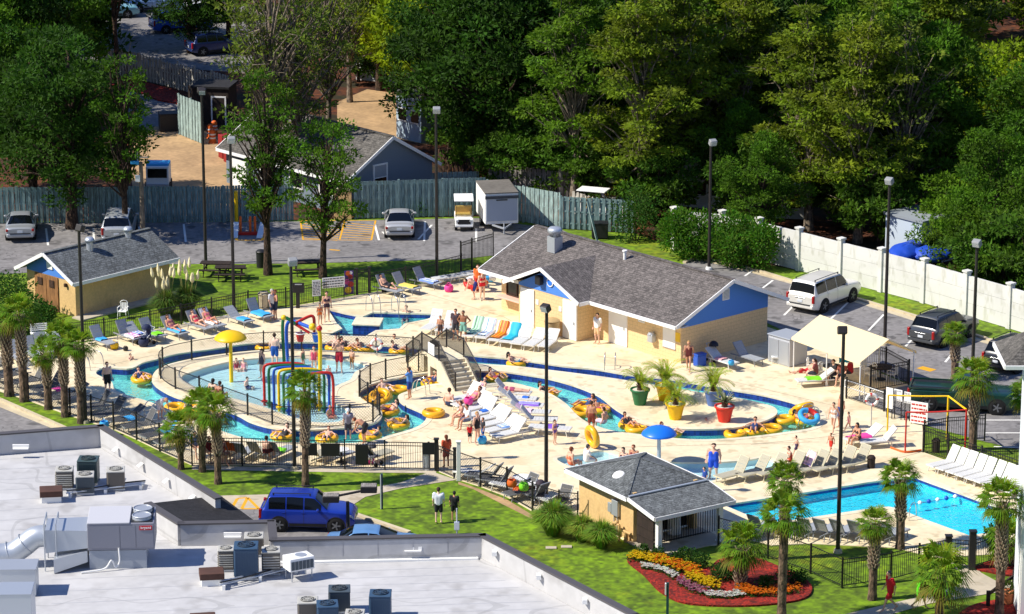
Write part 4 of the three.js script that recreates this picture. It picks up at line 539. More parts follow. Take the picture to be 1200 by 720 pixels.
// named trees of the photograph: kind, foot of the trunk, size, where
const T1 = [
  ['oakDark', 84, 268, 1.0, 'over the parked silver minivan'], ['oakDark', 40, 240, 0.95, 'left behind the long teal fence'], ['oakGreen', -8, 230, 0.95, 'at the left edge behind the teal fence'], ['lotTall', 147, 283, 0.95, 'beside the shed with its bare dark trunk'],
  ['pine', 137, 130, 1.0, 'above the weathered white fence'], ['oakGreen', 60, 150, 1.0, 'left of the red mulch strip'], ['oakDark', 0, 150, 1.1, 'at the far left of the woods'], ['oakDark', 222, 62, 0.62, 'over the parked blue van'],
  ['oakDark', 75, 90, 1.0, 'left of the weathered white fence'], ['bareTree', 335, 186, 1.05, 'in front of the grey house roof'], ['bareTree', 385, 170, 1.0, 'right above the grey house ridge'], ['bareTree', 410, 120, 0.9, 'at the sandy clearing'], ['bareTree', 318, 232, 1.22, 'between the grey house and the teal fence'], ['bareTree', 352, 224, 1.18, 'before the middle of the grey house roof'],
  ['oakBright', 445, 106, 0.95, 'above the sandy clearing'], ['oakBright', 505, 128, 0.95, 'beside the pale blue house corner'], ['oakGreen', 380, 40, 0.9, 'at the top of the sandy path'], ['oakDark', 530, 190, 1.0, 'with a thick trunk beside the pale blue house'],
  ['oakDark', 582, 205, 1.12, 'behind the end of the teal fence'], ['oakDark', 615, 190, 1.15, 'over the weathered grey fence'], ['oakGreen', 560, 140, 1.15, 'deep behind the grey house'], ['cypressGreen', 672, 240, 1.02, 'with a slim trunk beside the grey board screen'], ['oakDark', 640, 150, 1.2, 'deep behind the grey board screen'],
  ['cypress', 752, 256, 0.98, 'behind the dark teal fence'], ['cypress', 790, 240, 1.1, 'left of the white trailer'], ['oakDark', 720, 210, 1.1, 'shading the low picket fence'], ['cypressGreen', 820, 215, 1.1, 'behind the white trailer'], ['cypress', 865, 225, 1.02, 'over the trailer roofs'], ['oakGreen', 893, 290, 0.62, 'with grey trunk against the white wall'],
  ['oakDark', 880, 200, 1.1, 'deep behind the trailers'], ['cypress', 948, 270, 1.0, 'behind the first panels of the white wall'], ['cypress', 1005, 285, 1.05, 'behind the white suv and wall'], ['bareTree', 1060, 280, 1.05, 'above the blue tarp'], ['cypressGreen', 1045, 265, 1.05, 'left of the pale blue trailer'],
  ['oakGreen', 1092, 270, 1.0, 'behind the pale blue trailer'], ['shrubby', 1122, 300, 0.95, 'beside the pale blue trailer'], ['oakGreen', 1165, 330, 0.78, 'behind the grey suv and wall'], ['shrubby', 1190, 330, 1.0, 'at the right end of the white wall'], ['oakBright', 1185, 250, 0.95, 'at the right edge of the woods'], ['oakGreen', 1215, 290, 1.0, 'beyond the right end of the wall'],
  ['shrubby', 1128, 326, 0.85, 'in front of the small white caravan'], ['oakGreen', 862, 252, 0.62, 'right in front of the trailers'], ['oakGreen', 20, 60, 1.0, 'beside the far overflow lot'], ['oakDark', 110, 48, 0.95, 'in front of the pale teal car'], ['oakGreen', 268, 60, 0.85, 'over the dark blue car'], ['cypress', 1100, 200, 1.1, 'deep in the right woods'], ['oakGreen', 1010, 200, 1.1, 'deep behind the white wall'], ['cypressGreen', 940, 170, 1.15, 'far behind the trailers'], ['oakDark', 780, 160, 1.2, 'far behind the cypresses'],
];
for (const [k, x, y, s, w] of T1) tree(k, site(x, y), s, rr(0, 6.28), w);
// the deeper woods
{
  const spots = []; for (let r = 0; r < 5; r++) for (let i = 0; i < 13; i++) { const x = -60 + i * 115 + rr(-35, 35) + (r % 2) * 50, y = 128 - r * 38 + rr(-12, 12); if (y > 20 && x < 470 && x > 100 && r < 3) continue; if (x < 330 && x > 90 && y > -10) continue; spots.push([x, y, r]); }
  for (const [x, y, r] of spots) { if (Math.abs(x - 430) < 70 && y > 30) continue; const k = pick(['oakDark', 'oakGreen', 'cypress', 'cypressGreen', 'oakDark', 'oakGreen', 'oakBright']); tree(k, site(x, y), rr(0.95, 1.2), rr(0, 6.28), 'deep in the woods behind the resort', undefined, undefined, true); }
}
// low growth under the woods
[[590, 222], [625, 214], [650, 226], [690, 232], [720, 240], [700, 205], [745, 228], [770, 262], [765, 215], [800, 228], [812, 205], [868, 246], [885, 268], [850, 205], [915, 232], [985, 262], [1030, 288], [1150, 340], [1140, 290], [1175, 350], [1205, 362], [1180, 290], [960, 225], [1060, 230], [1130, 240], [560, 170], [545, 205], [600, 165], [660, 180], [420, 96], [520, 90]].forEach(([x, y]) => tree('understory', site(x, y), rr(0.75, 1.2), rr(0, 6.28), 'growing beneath the taller trees of the woods', 'sapling_thicket', 'low growth under the woods'));
// trees on the lawn by the rear car park
tree('lotTall', site(314, 322), 1.0, 0.6, 'on the lawn beside the picnic table', 'lawn_tree', 'lawn trees'); tree('lotTree', site(378, 326), 1.0, 2.4, 'on the lawn behind the pool notice boards', 'lawn_tree', 'lawn trees');
// shrubs and hedges
function bush(px, py, rx, ry, rz, n, col, label, name = 'shrub', cat = 'shrub', leaf = 0.16) {
  const c = Cards(), t = thing(name, label, cat, site(px, py), 0), k = 16, cs = [...Array(k)].map(() => { const d = rdir(); return V3(d.x * rx * 0.75, ry + d.y * ry * 0.7, d.z * rz * 0.75); });
  for (let i = 0; i < n; i++) { const p = cs[i % k], d = rdir(), r = Math.pow(rnd(), 0.35) * 0.5, q = V3(p.x + d.x * r * rx, Math.max(0.02, p.y + d.y * r * ry), p.z + d.z * r * rz), dir = d.add(rdir().multiplyScalar(0.6)).add(V3(0, 0.25, 0)).normalize(), s = rr(0.7, 1.3); c.leaf(q, dir, perp(dir), leaf * s, leaf * s * 0.6, col.map(v => v * rr(0.75, 1.3))); }
  obj('foliage', c.build(), LEAF, t); obj('stem', [0, 1, 2, 3].map(i => bar([Math.cos(i * 1.6) * 0.1, -0.05, Math.sin(i * 1.6) * 0.1], [Math.cos(i * 1.6) * rx * 0.5, ry * 1.1, Math.sin(i * 1.6) * rz * 0.5], 0.04, 0.015)), M.bark, t); return t;
}
const HG = [0.045, 0.12, 0.012];
bush(810, 302, 1.7, 1.5, 1.5, 4200, [0.085, 0.21, 0.012], 'left rounded hedge shrub before the white wall', 'hedge_shrub', 'shrub', 0.2); bush(845, 306, 1.9, 1.5, 1.5, 4600, [0.085, 0.21, 0.012], 'middle hedge shrub behind the lamp pole', 'hedge_shrub', 'shrub', 0.2); bush(876, 314, 1.7, 1.5, 1.4, 4200, [0.085, 0.21, 0.012], 'right hedge shrub beside the grey trunk', 'hedge_shrub', 'shrub', 0.2); bush(745, 282, 1.5, 1.6, 1.3, 2400, HG, 'dark shrub at the end of the dark teal fence', 'hedge_shrub');
bush(8, 372, 1.7, 1.25, 1.4, 2600, HG, 'clipped dark shrub at the left edge beside the shed', 'hedge_shrub'); bush(38, 388, 1.1, 0.95, 1.0, 2000, [0.055, 0.15, 0.013], 'round green shrub in front of the shed doors', 'hedge_shrub'); bush(66, 392, 0.6, 0.35, 0.5, 800, [0.07, 0.17, 0.013], 'low shrub at the shed corner', 'hedge_shrub'); bush(-12, 395, 1.3, 0.9, 1.1, 1500, HG, 'dark shrub cut by the left edge behind the palms', 'hedge_shrub');
bush(493, 253, 0.5, 0.5, 0.45, 500, [0.06, 0.17, 0.013], 'small weed clump against the teal fence', 'weed_clump', 'weeds'); bush(1170, 600 + 40, 0.6, 0.5, 0.5, 700, HG, 'low shrub beside the garden gate palm', 'hedge_shrub');
function grassClump(px, py, r, h, n, col, label, plumes, name = 'ornamental_grass') {
  const c = Cards(), t = thing(name, label, 'ornamental grass', site(px, py), rr(0, 6));
  for (let i = 0; i < n; i++) { const a = rr(0, 6.283), k = Math.pow(rnd(), 0.6), b = V3(Math.cos(a) * r * 0.3 * rnd(), 0, Math.sin(a) * r * 0.3 * rnd()), hh = h * rr(0.65, 1.05), m = V3(b.x + Math.cos(a) * r * k * 0.5, hh * (0.78 - 0.2 * k), b.z + Math.sin(a) * r * k * 0.5), e = V3(b.x + Math.cos(a) * r * k * 1.15, hh * (1 - 0.55 * k), b.z + Math.sin(a) * r * k * 1.15), s = V3(-Math.sin(a), 0, Math.cos(a)).multiplyScalar(0.018), q = col.map(v => v * rr(0.7, 1.35)); c.tri(b.clone().sub(s), b.clone().add(s), m.clone().add(s), q); c.tri(b.clone().sub(s), m.clone().add(s), m.clone().sub(s), q); c.tri(m.clone().sub(s), m.clone().add(s), e, q); }
  obj('blades', c.build(), LEAF, t);
  for (let i = 0; i < (plumes || 0); i++) { const a = rr(0, 6.28), k = Math.sqrt(rnd()) * r * 0.75, x = Math.cos(a) * k, z = Math.sin(a) * k, y = h * rr(0.85, 1.35); const pl = obj('plume', lathe([[0.005, 0.62], [0.05, 0.5], [0.1, 0.25], [0.09, 0.08], [0.02, -0.02]], 7).rotateZ(-x * 0.2).rotateX(z * 0.2).translate(x, y, z), mat('#f1e3b2', 0.95), t); obj('stalk', bar([x * 0.3, 0, z * 0.3], [x, y, z], 0.012, 0.01, 4), mat('#a8a05a', 0.9), pl); }
}
const OG = [0.2, 0.33, 0.03];
grassClump(195, 372, 1.0, 1.9, 1500, [0.1, 0.17, 0.02], 'left pampas grass with cream plumes by the shed', 11); grassClump(219, 368, 1.0, 2.0, 1500, [0.1, 0.17, 0.02], 'right pampas grass with cream plumes by the shed', 10);
grassClump(648, 627, 1.05, 1.9, 2200, OG, 'tall feathery grass clump at the mesh fence end', 0); grassClump(682, 634, 0.8, 1.45, 1300, [0.26, 0.36, 0.04], 'pale grass clump between two green ones at the kiosk', 0); grassClump(705, 642, 0.85, 1.5, 1600, OG, 'green grass clump under the kiosk electric box', 0);
// sabal palms
function fan(c, base, dir, L, col) { // one fan leaf: stalk and folded blades
  const side = V3(-dir.z, 0, dir.x).normalize(); if (side.lengthSq() < 0.1) side.set(1, 0, 0); const up = dir.clone().cross(side).normalize().multiplyScalar(-1), hub = base.clone().addScaledVector(dir, L * 0.42); hub.y -= 0.02;
  const s = side.clone().multiplyScalar(0.02); c.tri(base.clone().sub(s), base.clone().add(s), hub, [col[0] * 1.5, col[1] * 1.2, col[2]]);
  for (let i = -7; i <= 7; i++) { const a = i * 0.2, d = dir.clone().multiplyScalar(Math.cos(a)).addScaledVector(side, Math.sin(a)), l = L * 0.62 * (1 - 0.05 * Math.abs(i)) * rr(0.85, 1.1), m = hub.clone().addScaledVector(d, l * 0.6).addScaledVector(up, 0.04), e = hub.clone().addScaledVector(d, l); e.y -= l * 0.28; const w = side.clone().multiplyScalar(Math.cos(a)).addScaledVector(dir, -Math.sin(a)).multiplyScalar(0.035), q = col.map(v => v * rr(0.8, 1.25)); c.tri(hub, m.clone().add(w), m.clone().sub(w).addScaledVector(up, -0.02), q); c.tri(m.clone().add(w), e, m.clone().sub(w), q); }
}
const palmCrowns = [0, 1, 2].map(v => { const c = Cards(); for (let i = 0; i < 42; i++) { const el = -0.75 + 2.0 * (i / 42) + rr(-0.1, 0.1), a = i * 2.4 + rr(-0.3, 0.3), d = V3(Math.cos(a) * Math.cos(el), Math.sin(el), Math.sin(a) * Math.cos(el)), old = el < -0.45; fan(c, V3(d.x * 0.08, 0.1 + el * 0.12, d.z * 0.08), d, rr(1.15, 1.45), old ? [0.2, 0.19, 0.03] : [0.125 + 0.07 * (el > 0.5), 0.235 + 0.07 * (el > 0.5), 0.012]); } return c.build(); });
function palmTrunk(h, r, boots) {
  const w = [], N = 9; let prev = V3(0, -0.05, 0); const lx = rr(-0.12, 0.12), lz = rr(-0.1, 0.1); for (let i = 1; i <= N; i++) { const k = i / N, p = V3(lx * k * k, h * k, lz * k * k); w.push(bar(prev, p, r * (i === 1 ? 1.25 : 1) * (boots && k > 0.55 ? 1.12 : 1), r * (boots && k > 0.5 ? 1.12 : 1), 10)); prev = p; }
  const b = []; if (boots) for (let y = h * (boots === 2 ? 0.15 : 0.42), j = 0; y < h; y += 0.085, j++) for (let i = 0; i < 5; i++) { const a = i * 1.2566 + (j % 2) * 0.628 + j * 0.1, k = y / h, x = lx * k * k, z = lz * k * k, o = V3(Math.cos(a), 0, Math.sin(a)); b.push(bar([x + o.x * r * 0.9, y, z + o.z * r * 0.9], [x + o.x * (r + 0.1), y + 0.2, z + o.z * (r + 0.1)], 0.05, 0.02, 4)); }
  return { w: join(w), b: b.length ? join(b) : null, top: prev };
}
let palmN = 0;
function palm(px, py, topY, s, boots, label, r = 0.17) {
  const h = rise(px, py, topY), t = thing('sabal_palm', label, 'palm', site(px, py), rr(0, 6.28), 'sabal palms'), k = palmTrunk(Math.max(0.7, h - 0.15), r, boots);
  obj('trunk', k.w, M.palmBark, t); if (k.b) stuff(obj('leaf_bases', k.b, M.boot, t)); const c = obj('crown', palmCrowns[palmN++ % 3], LEAF, t); c.position.copy(k.top); c.scale.set(s * rr(0.74, 0.84), s * rr(0.68, 0.86), s * rr(0.74, 0.84)); c.rotation.y = rr(0, 6); return t;
}
palm(10.5, 464, 374, 1.05, 1, 'first palm of the road strip, farthest from the lamp pole', 0.24); palm(28, 470.5, 366, 1.2, 1, 'second palm of the road strip with the fullest crown', 0.22); palm(56.5, 479.5, 412, 1.0, 1, 'shortest palm of the road strip', 0.2); palm(76, 488.5, 396, 1.1, 1, 'tall palm of the road strip next to the lamp pole', 0.19); palm(95, 496, 402, 1.0, 1, 'last palm of the road strip touching the lamp pole', 0.19);
palm(212, 550, 500, 1.0, 1, 'shorter palm of the front trio by the parapet', 0.16); palm(237, 553, 474, 1.1, 1, 'middle palm of the front trio', 0.17); palm(255.5, 567, 482, 1.15, 1, 'front palm of the trio on the lawn', 0.17); palm(358, 570, 456, 1.1, 1, 'tall single palm in front of the picket fence', 0.17);
palm(868, 688, 640, 1.25, 2, 'stocky palm with criss cross trunk in the red flower bed', 0.26); palm(916, 727, 603, 1.3, 0, 'tall smooth palm in front of the mesh fence', 0.2); palm(918, 655, 562, 1.0, 1, 'palm behind the tall smooth palm with its own crown above', 0.18); palm(1022.5, 703, 612, 0.95, 1, 'small crowned palm at the picket fence corner', 0.19); palm(1055, 643, 560, 1.1, 1, 'palm at the front edge of the swimming pool', 0.2);
palm(1101, 724, 672, 1.5, 0, 'low wide palm beside the garden path', 0.2); palm(1171, 724, 585, 1.25, 1, 'tall palm near the planter and hotel wing', 0.2); palm(1182, 664, 632, 1.2, 2, 'short palm on the red mulch by the garden gate', 0.2); palm(1140, 528, 442, 1.25, 1, 'palm standing in front of the dark green pickup', 0.2); palm(1119, 446, 390, 0.85, 1, 'palm beside the grey suv in the car park', 0.2); palm(1205, 520, 462, 1.2, 1, 'palm half hidden by the hotel wing', 0.18);
// potted palms on the island
const archCrown = (() => { const c = Cards(); for (let i = 0; i < 22; i++) { const a = i * 2.4, el = rr(0.5, 1.25), L = rr(1.1, 1.4); let p = V3(0, 0, 0), d = V3(Math.cos(a) * Math.cos(el), Math.sin(el), Math.sin(a) * Math.cos(el)); const side = V3(-Math.sin(a), 0, Math.cos(a)); for (let j = 0; j < 9; j++) { const q = p.clone().addScaledVector(d, L / 8); const s = side.clone().multiplyScalar(0.012); c.tri(p.clone().sub(s), p.clone().add(s), q, [0.14, 0.16, 0.03]); for (const k of [-1, 1]) for (let m = 0; m < 2; m++) { const b = p.clone().lerp(q, m * 0.5), dd = side.clone().multiplyScalar(k).add(d.clone().multiplyScalar(0.6)).add(V3(0, 0.15 - j * 0.05, 0)).normalize(); c.leaf(b, dd, d.clone(), 0.34 * (1 - j * 0.05), 0.055, [0.3 * rr(0.8, 1.3), 0.38 * rr(0.8, 1.3), 0.02], 0.05); } p = q; d.y -= 0.21; d.normalize(); } } return c.build(); })();
function potPalm(px, py, m, colour, s, spiky) {
  const t = thing('potted_palm', `${colour} planter with arching palm on the river island`, 'planter', site(px, py, 0.03), rr(0, 6), 'planters on the river island');
  obj('pot', lathe([[0.3, 0], [0.46, 0.72], [0.52, 0.74], [0.52, 0.84], [0.46, 0.84], [0.44, 0.74], [0, 0.74]], 24), m, t); obj('soil', cyl(0.44, 0.44, 0.03, 0, 0.76, 0, 18), mat('#d8d2c4', 0.9), t);
  obj('stem', [cyl(0.12, 0.17, 0.4, 0, 0.95, 0), ...[...Array(14)].map((_, i) => bar([Math.cos(i * 2.4) * 0.12, 0.85 + i * 0.02, Math.sin(i * 2.4) * 0.12], [Math.cos(i * 2.4) * 0.22, 1.0 + i * 0.02, Math.sin(i * 2.4) * 0.22], 0.03, 0.01, 4))], M.brownWood, t);
  if (spiky) { const c = Cards(); for (let i = 0; i < 70; i++) { const a = i * 2.4, el = rr(-0.1, 1.3), d = V3(Math.cos(a) * Math.cos(el), Math.sin(el), Math.sin(a) * Math.cos(el)); c.leaf(V3(0, 0, 0), d, perp(d), rr(0.5, 0.8), 0.06, i % 3 ? [0.1, 0.17, 0.04] : [0.5, 0.5, 0.3]); } const f = obj('fronds', c.build(), LEAF, t); f.position.y = 1.05; return t; }
  const f = obj('fronds', archCrown, LEAF, t); f.position.y = 1.12; f.scale.setScalar(s); return t;
}
potPalm(750, 474, M.green, 'green', 0.95); potPalm(779, 469, M.yellow, 'rear yellow', 1.15); potPalm(791.5, 491, M.yellow, 'front yellow', 1.0); potPalm(836, 475, mat('#4f6fb0', 0.5), 'blue', 1.05); potPalm(849, 494, mat('#d8301c', 0.45), 'red', 0.9, true);
// flower bed
{
  const outline = smooth([[735, 657], [748, 651], [775, 655], [800, 664], [828, 668], [845, 657], [880, 655], [918, 668], [950, 686], [945, 702], [905, 710], [850, 712], [800, 708], [775, 696], [755, 676]], 80);
  const bed = obj('flower_bed', prism(outline, 0, 0.09), M.mulch); tag(bed, 'curved bed of red mulch planted with flowers on the lawn', 'flower bed');
  const inside = p => { let r = false; for (let i = 0, j = outline.length - 1; i < outline.length; j = i++) { const a = outline[i], b = outline[j]; if ((a.z > p.z) !== (b.z > p.z) && p.x < (b.x - a.x) * (p.z - a.z) / (b.z - a.z) + a.x) r = !r; } return r; };
  const drift = (name, label, pts, w, n, cols, hgt) => { // a drift of bedding flowers along a line
    const curve = new THREE.CatmullRomCurve3(gp(pts)), c = Cards(); let made = 0;
    for (let i = 0; i < n * 0.72; i++) { const p = curve.getPoint(rnd()), o = V3(p.x + rr(-w, w) * 0.75, 0.09, p.z + rr(-w, w) * 1.25); if (!inside(o)) continue; const h = hgt * rr(0.6, 1.1); for (let k = 0; k < 4; k++) { const d = rdir(); d.y = Math.abs(d.y) * 0.6; d.normalize(); c.leaf(o.clone().setY(0.09 + h * 0.3 * k / 3), d, perp(d), 0.11, 0.05, [0.04, 0.11, 0.012]); } const col = pick(cols), top = o.clone().setY(0.1 + h); for (let k = 0; k < 6; k++) { const d = V3(Math.cos(k * 1.047), 0.35, Math.sin(k * 1.047)).normalize(); c.leaf(top, d, perp(d), 0.075, 0.06, col.map(v => v * rr(0.85, 1.1))); } made++; }
    const m = obj(name, c.build(), LEAF); m.userData.kind = 'stuff'; tag(m, label, 'flowers');
  };
  const Y = [0.75, 0.55, 0.01], O = [0.75, 0.22, 0.01], Wh = [0.75, 0.75, 0.68], Pk = [0.42, 0.13, 0.22];
  drift('yellow_flowers', 'drift of yellow flowers at the tip of the bed', [[738, 656], [756, 658], [778, 662]], 0.45, 420, [Y], 0.22); drift('orange_flowers', 'drift of orange flowers in the middle of the bed', [[770, 661], [798, 669], [818, 678]], 0.5, 480, [O, O, Y], 0.24); drift('yellow_flowers', 'second drift of yellow flowers above the pink ones', [[808, 680], [825, 686], [838, 692]], 0.4, 330, [Y], 0.22);
  drift('white_flowers', 'drift of white flowers along the front of the bed tip', [[754, 667], [775, 672], [792, 680]], 0.2, 190, [Wh], 0.16); drift('white_flowers', 'drift of white flowers at the lower edge of the bed', [[828, 701], [850, 702], [870, 700]], 0.24, 200, [Wh], 0.16); drift('pink_flowers', 'drift of dusky pink flowers in the bed', [[797, 684], [810, 693], [828, 699]], 0.3, 200, [Pk, [0.5, 0.25, 0.3]], 0.18); drift('orange_flowers', 'drift of orange flowers under the stocky palm', [[866, 694], [890, 699], [935, 694]], 0.35, 380, [O], 0.2);
  [[752, 653, 0.3], [772, 655, 0.3], [790, 660, 0.28], [806, 660, 0.4], [821, 666, 0.4], [845, 675, 0.35], [843, 683, 0.4], [897, 692, 0.35], [862, 682, 0.3], [922, 686, 0.45], [938, 685, 0.35]].forEach(([x, y, s], i) => bush(x, y, s, s * 0.9, s, 420, [0.035, 0.1, 0.012], ['small round shrub at the tip of the flower bed', 'second small shrub above the yellow flowers', 'third small shrub above the orange flowers', 'larger shrub above the orange flowers', 'shrub at the bend of the flower bed', 'shrub beside the red mulch rise', 'shrub left of the stocky palm trunk', 'shrub right of the stocky palm trunk', 'low shrub against the stocky palm trunk', 'dark shrub in the shade of the tall palm', 'dark shrub at the right end of the flower bed'][i], 'bed_shrub', 'shrub', 0.11));
  const mr = obj('mulch_bed', prism(smooth([[1142, 668], [1160, 660], [1185, 656], [1240, 650], [1240, 668], [1180, 676], [1160, 672]], 40), 0, 0.08), M.mulch); tag(mr, 'red mulch bed around the short palm by the gate', 'mulch bed');
  const mr2 = obj('mulch_bed', prism(smooth([[1125, 720], [1150, 708], [1200, 702], [1260, 700], [1260, 745], [1120, 745]], 40), 0, 0.08), M.mulch); tag(mr2, 'red mulch bed under the tall palm near the planter', 'mulch bed');
  const dirtEdge = struct('bare_soil', sheet(gp([[537, 565], [563, 574], [594, 586], [624, 604], [624, 609], [590, 592], [555, 574], [537, 568]]), 0.008), M.dirt); struct('fence_footing', sheet(gp([[225, 546], [511, 552], [511, 555], [404, 554], [225, 551]]), 0.012), M.path);
}
// ---------------------------------------------------------------- lamp poles
const headGrey = mat('#8f9192', 0.6);
function lampPole(px, py, top, label, o = {}) {
  const h = o.h ?? rise(px, py, top), t = thing('lamp_pole', label, 'lamp post', site(px, py), o.turn ?? 0, 'lamp poles'), m = o.m ?? M.pole;
  obj('pole', cyl(0.075, 0.1, h, 0, h / 2, 0, 8), m, t); obj('base', [cyl(0.19, 0.21, 0.14, 0, 0.07, 0, 16), box(0.26, 0.05, 0.26, 0, 0.16, 0)], o.base ?? M.kerb, t);
  for (const a of o.heads ?? [0]) { const hd = part('lamp_head', t); hd.position.y = h; hd.rotation.y = a; obj('housing', rbox(0.44, 0.36, 0.32, 0.05, 0.05, 0.12, 0.1).rotateX(o.tilt ?? 0.4), o.hm ?? M.pole, hd); obj('lens', box(0.36, 0.27, 0.02, 0.05, 0.12, 0.265).rotateX(o.tilt ?? 0.4), M.lens, hd); obj('arm', bar([0, -0.25, 0], [0, 0.05, 0.02], 0.05), m, hd); }
  return t;
}
lampPole(100, 496, 270, 'dark lamp pole among the road strip palms', { heads: [2.4] }); lampPole(640, 588, 362, 'dark lamp pole beside the cluster of loungers', { heads: [-0.7] }); lampPole(982, 648, 390, 'dark lamp pole in front of the swimming pool', { heads: [3.14] }); lampPole(345, 550.5, 308, 'dark lamp pole in front of the wading pool', { heads: [0.3], hm: headGrey });
lampPole(274, 364, 165, 'dark lamp pole at the fence by the pampas grass', { heads: [0.2], hm: headGrey }); lampPole(241, 310, 108, 'thick black pole at the edge of the rear car park', { heads: [0, 3.14] }); lampPole(512, 328, 130, 'lamp pole behind the sunbathers near the silver sedan', { heads: [0], hm: headGrey }); lampPole(831, 316, 168, 'lamp pole at the kerb behind the bathhouse', { heads: [0.4], hm: headGrey, base: M.white }); lampPole(1037, 405, 213, 'lamp pole behind the shade canopy', { heads: [-0.6], hm: headGrey }); lampPole(1138, 486, 286, 'lamp pole beside the grey suv', { heads: [-0.6], hm: headGrey });
{ const t = lampPole(408, 640, 578, 'double headed low lamp in front of the blue suv', { h: 3.2 + rise(408, 640, 588) - 3.2, heads: [] }); const h = rise(408, 640, 580); obj('cross_arm', bar([-0.55, h - 0.08, 0], [0.75, h + 0.1, -0.3], 0.06), M.pole, t); for (const [x, z, y] of [[-0.75, 0.05, -0.15], [0.95, -0.4, 0.16]]) { const hd = part('lamp_head', t); hd.position.set(x, h + y, z); obj('housing', rbox(0.75, 0.3, 0.55, 0.04, 0, 0, 0), M.pole, hd); obj('cover', rbox(0.7, 0.04, 0.5, 0.01, 0, 0.16, 0), M.greyWood, hd); } }
{ const h = rise(167.5, 285, 190), t = thing('utility_pole', 'grey wooden utility pole behind the shed', 'utility pole', site(167.5, 285)); obj('pole', cyl(0.12, 0.17, h, 0, h / 2, 0, 10), mat('#a08f7a', 0.95, { map: T.wood }), t); obj('lamp_arm', [bar([0, h - 0.2, 0], [-0.45, h - 0.05, 0.1], 0.04), rbox(0.5, 0.18, 0.3, 0.04, -0.35, h, 0.1)], M.sky, t); obj('meter_box', rbox(0.3, 0.4, 0.2, 0.02, -0.2, h - 1.0, 0.1), M.white, t); obj('cable_bracket', [box(0.9, 0.06, 0.06, 0, h + 0.3, 0), cyl(0.04, 0.04, 0.7, -0.2, h + 0.3, 0)], M.steel, t); }
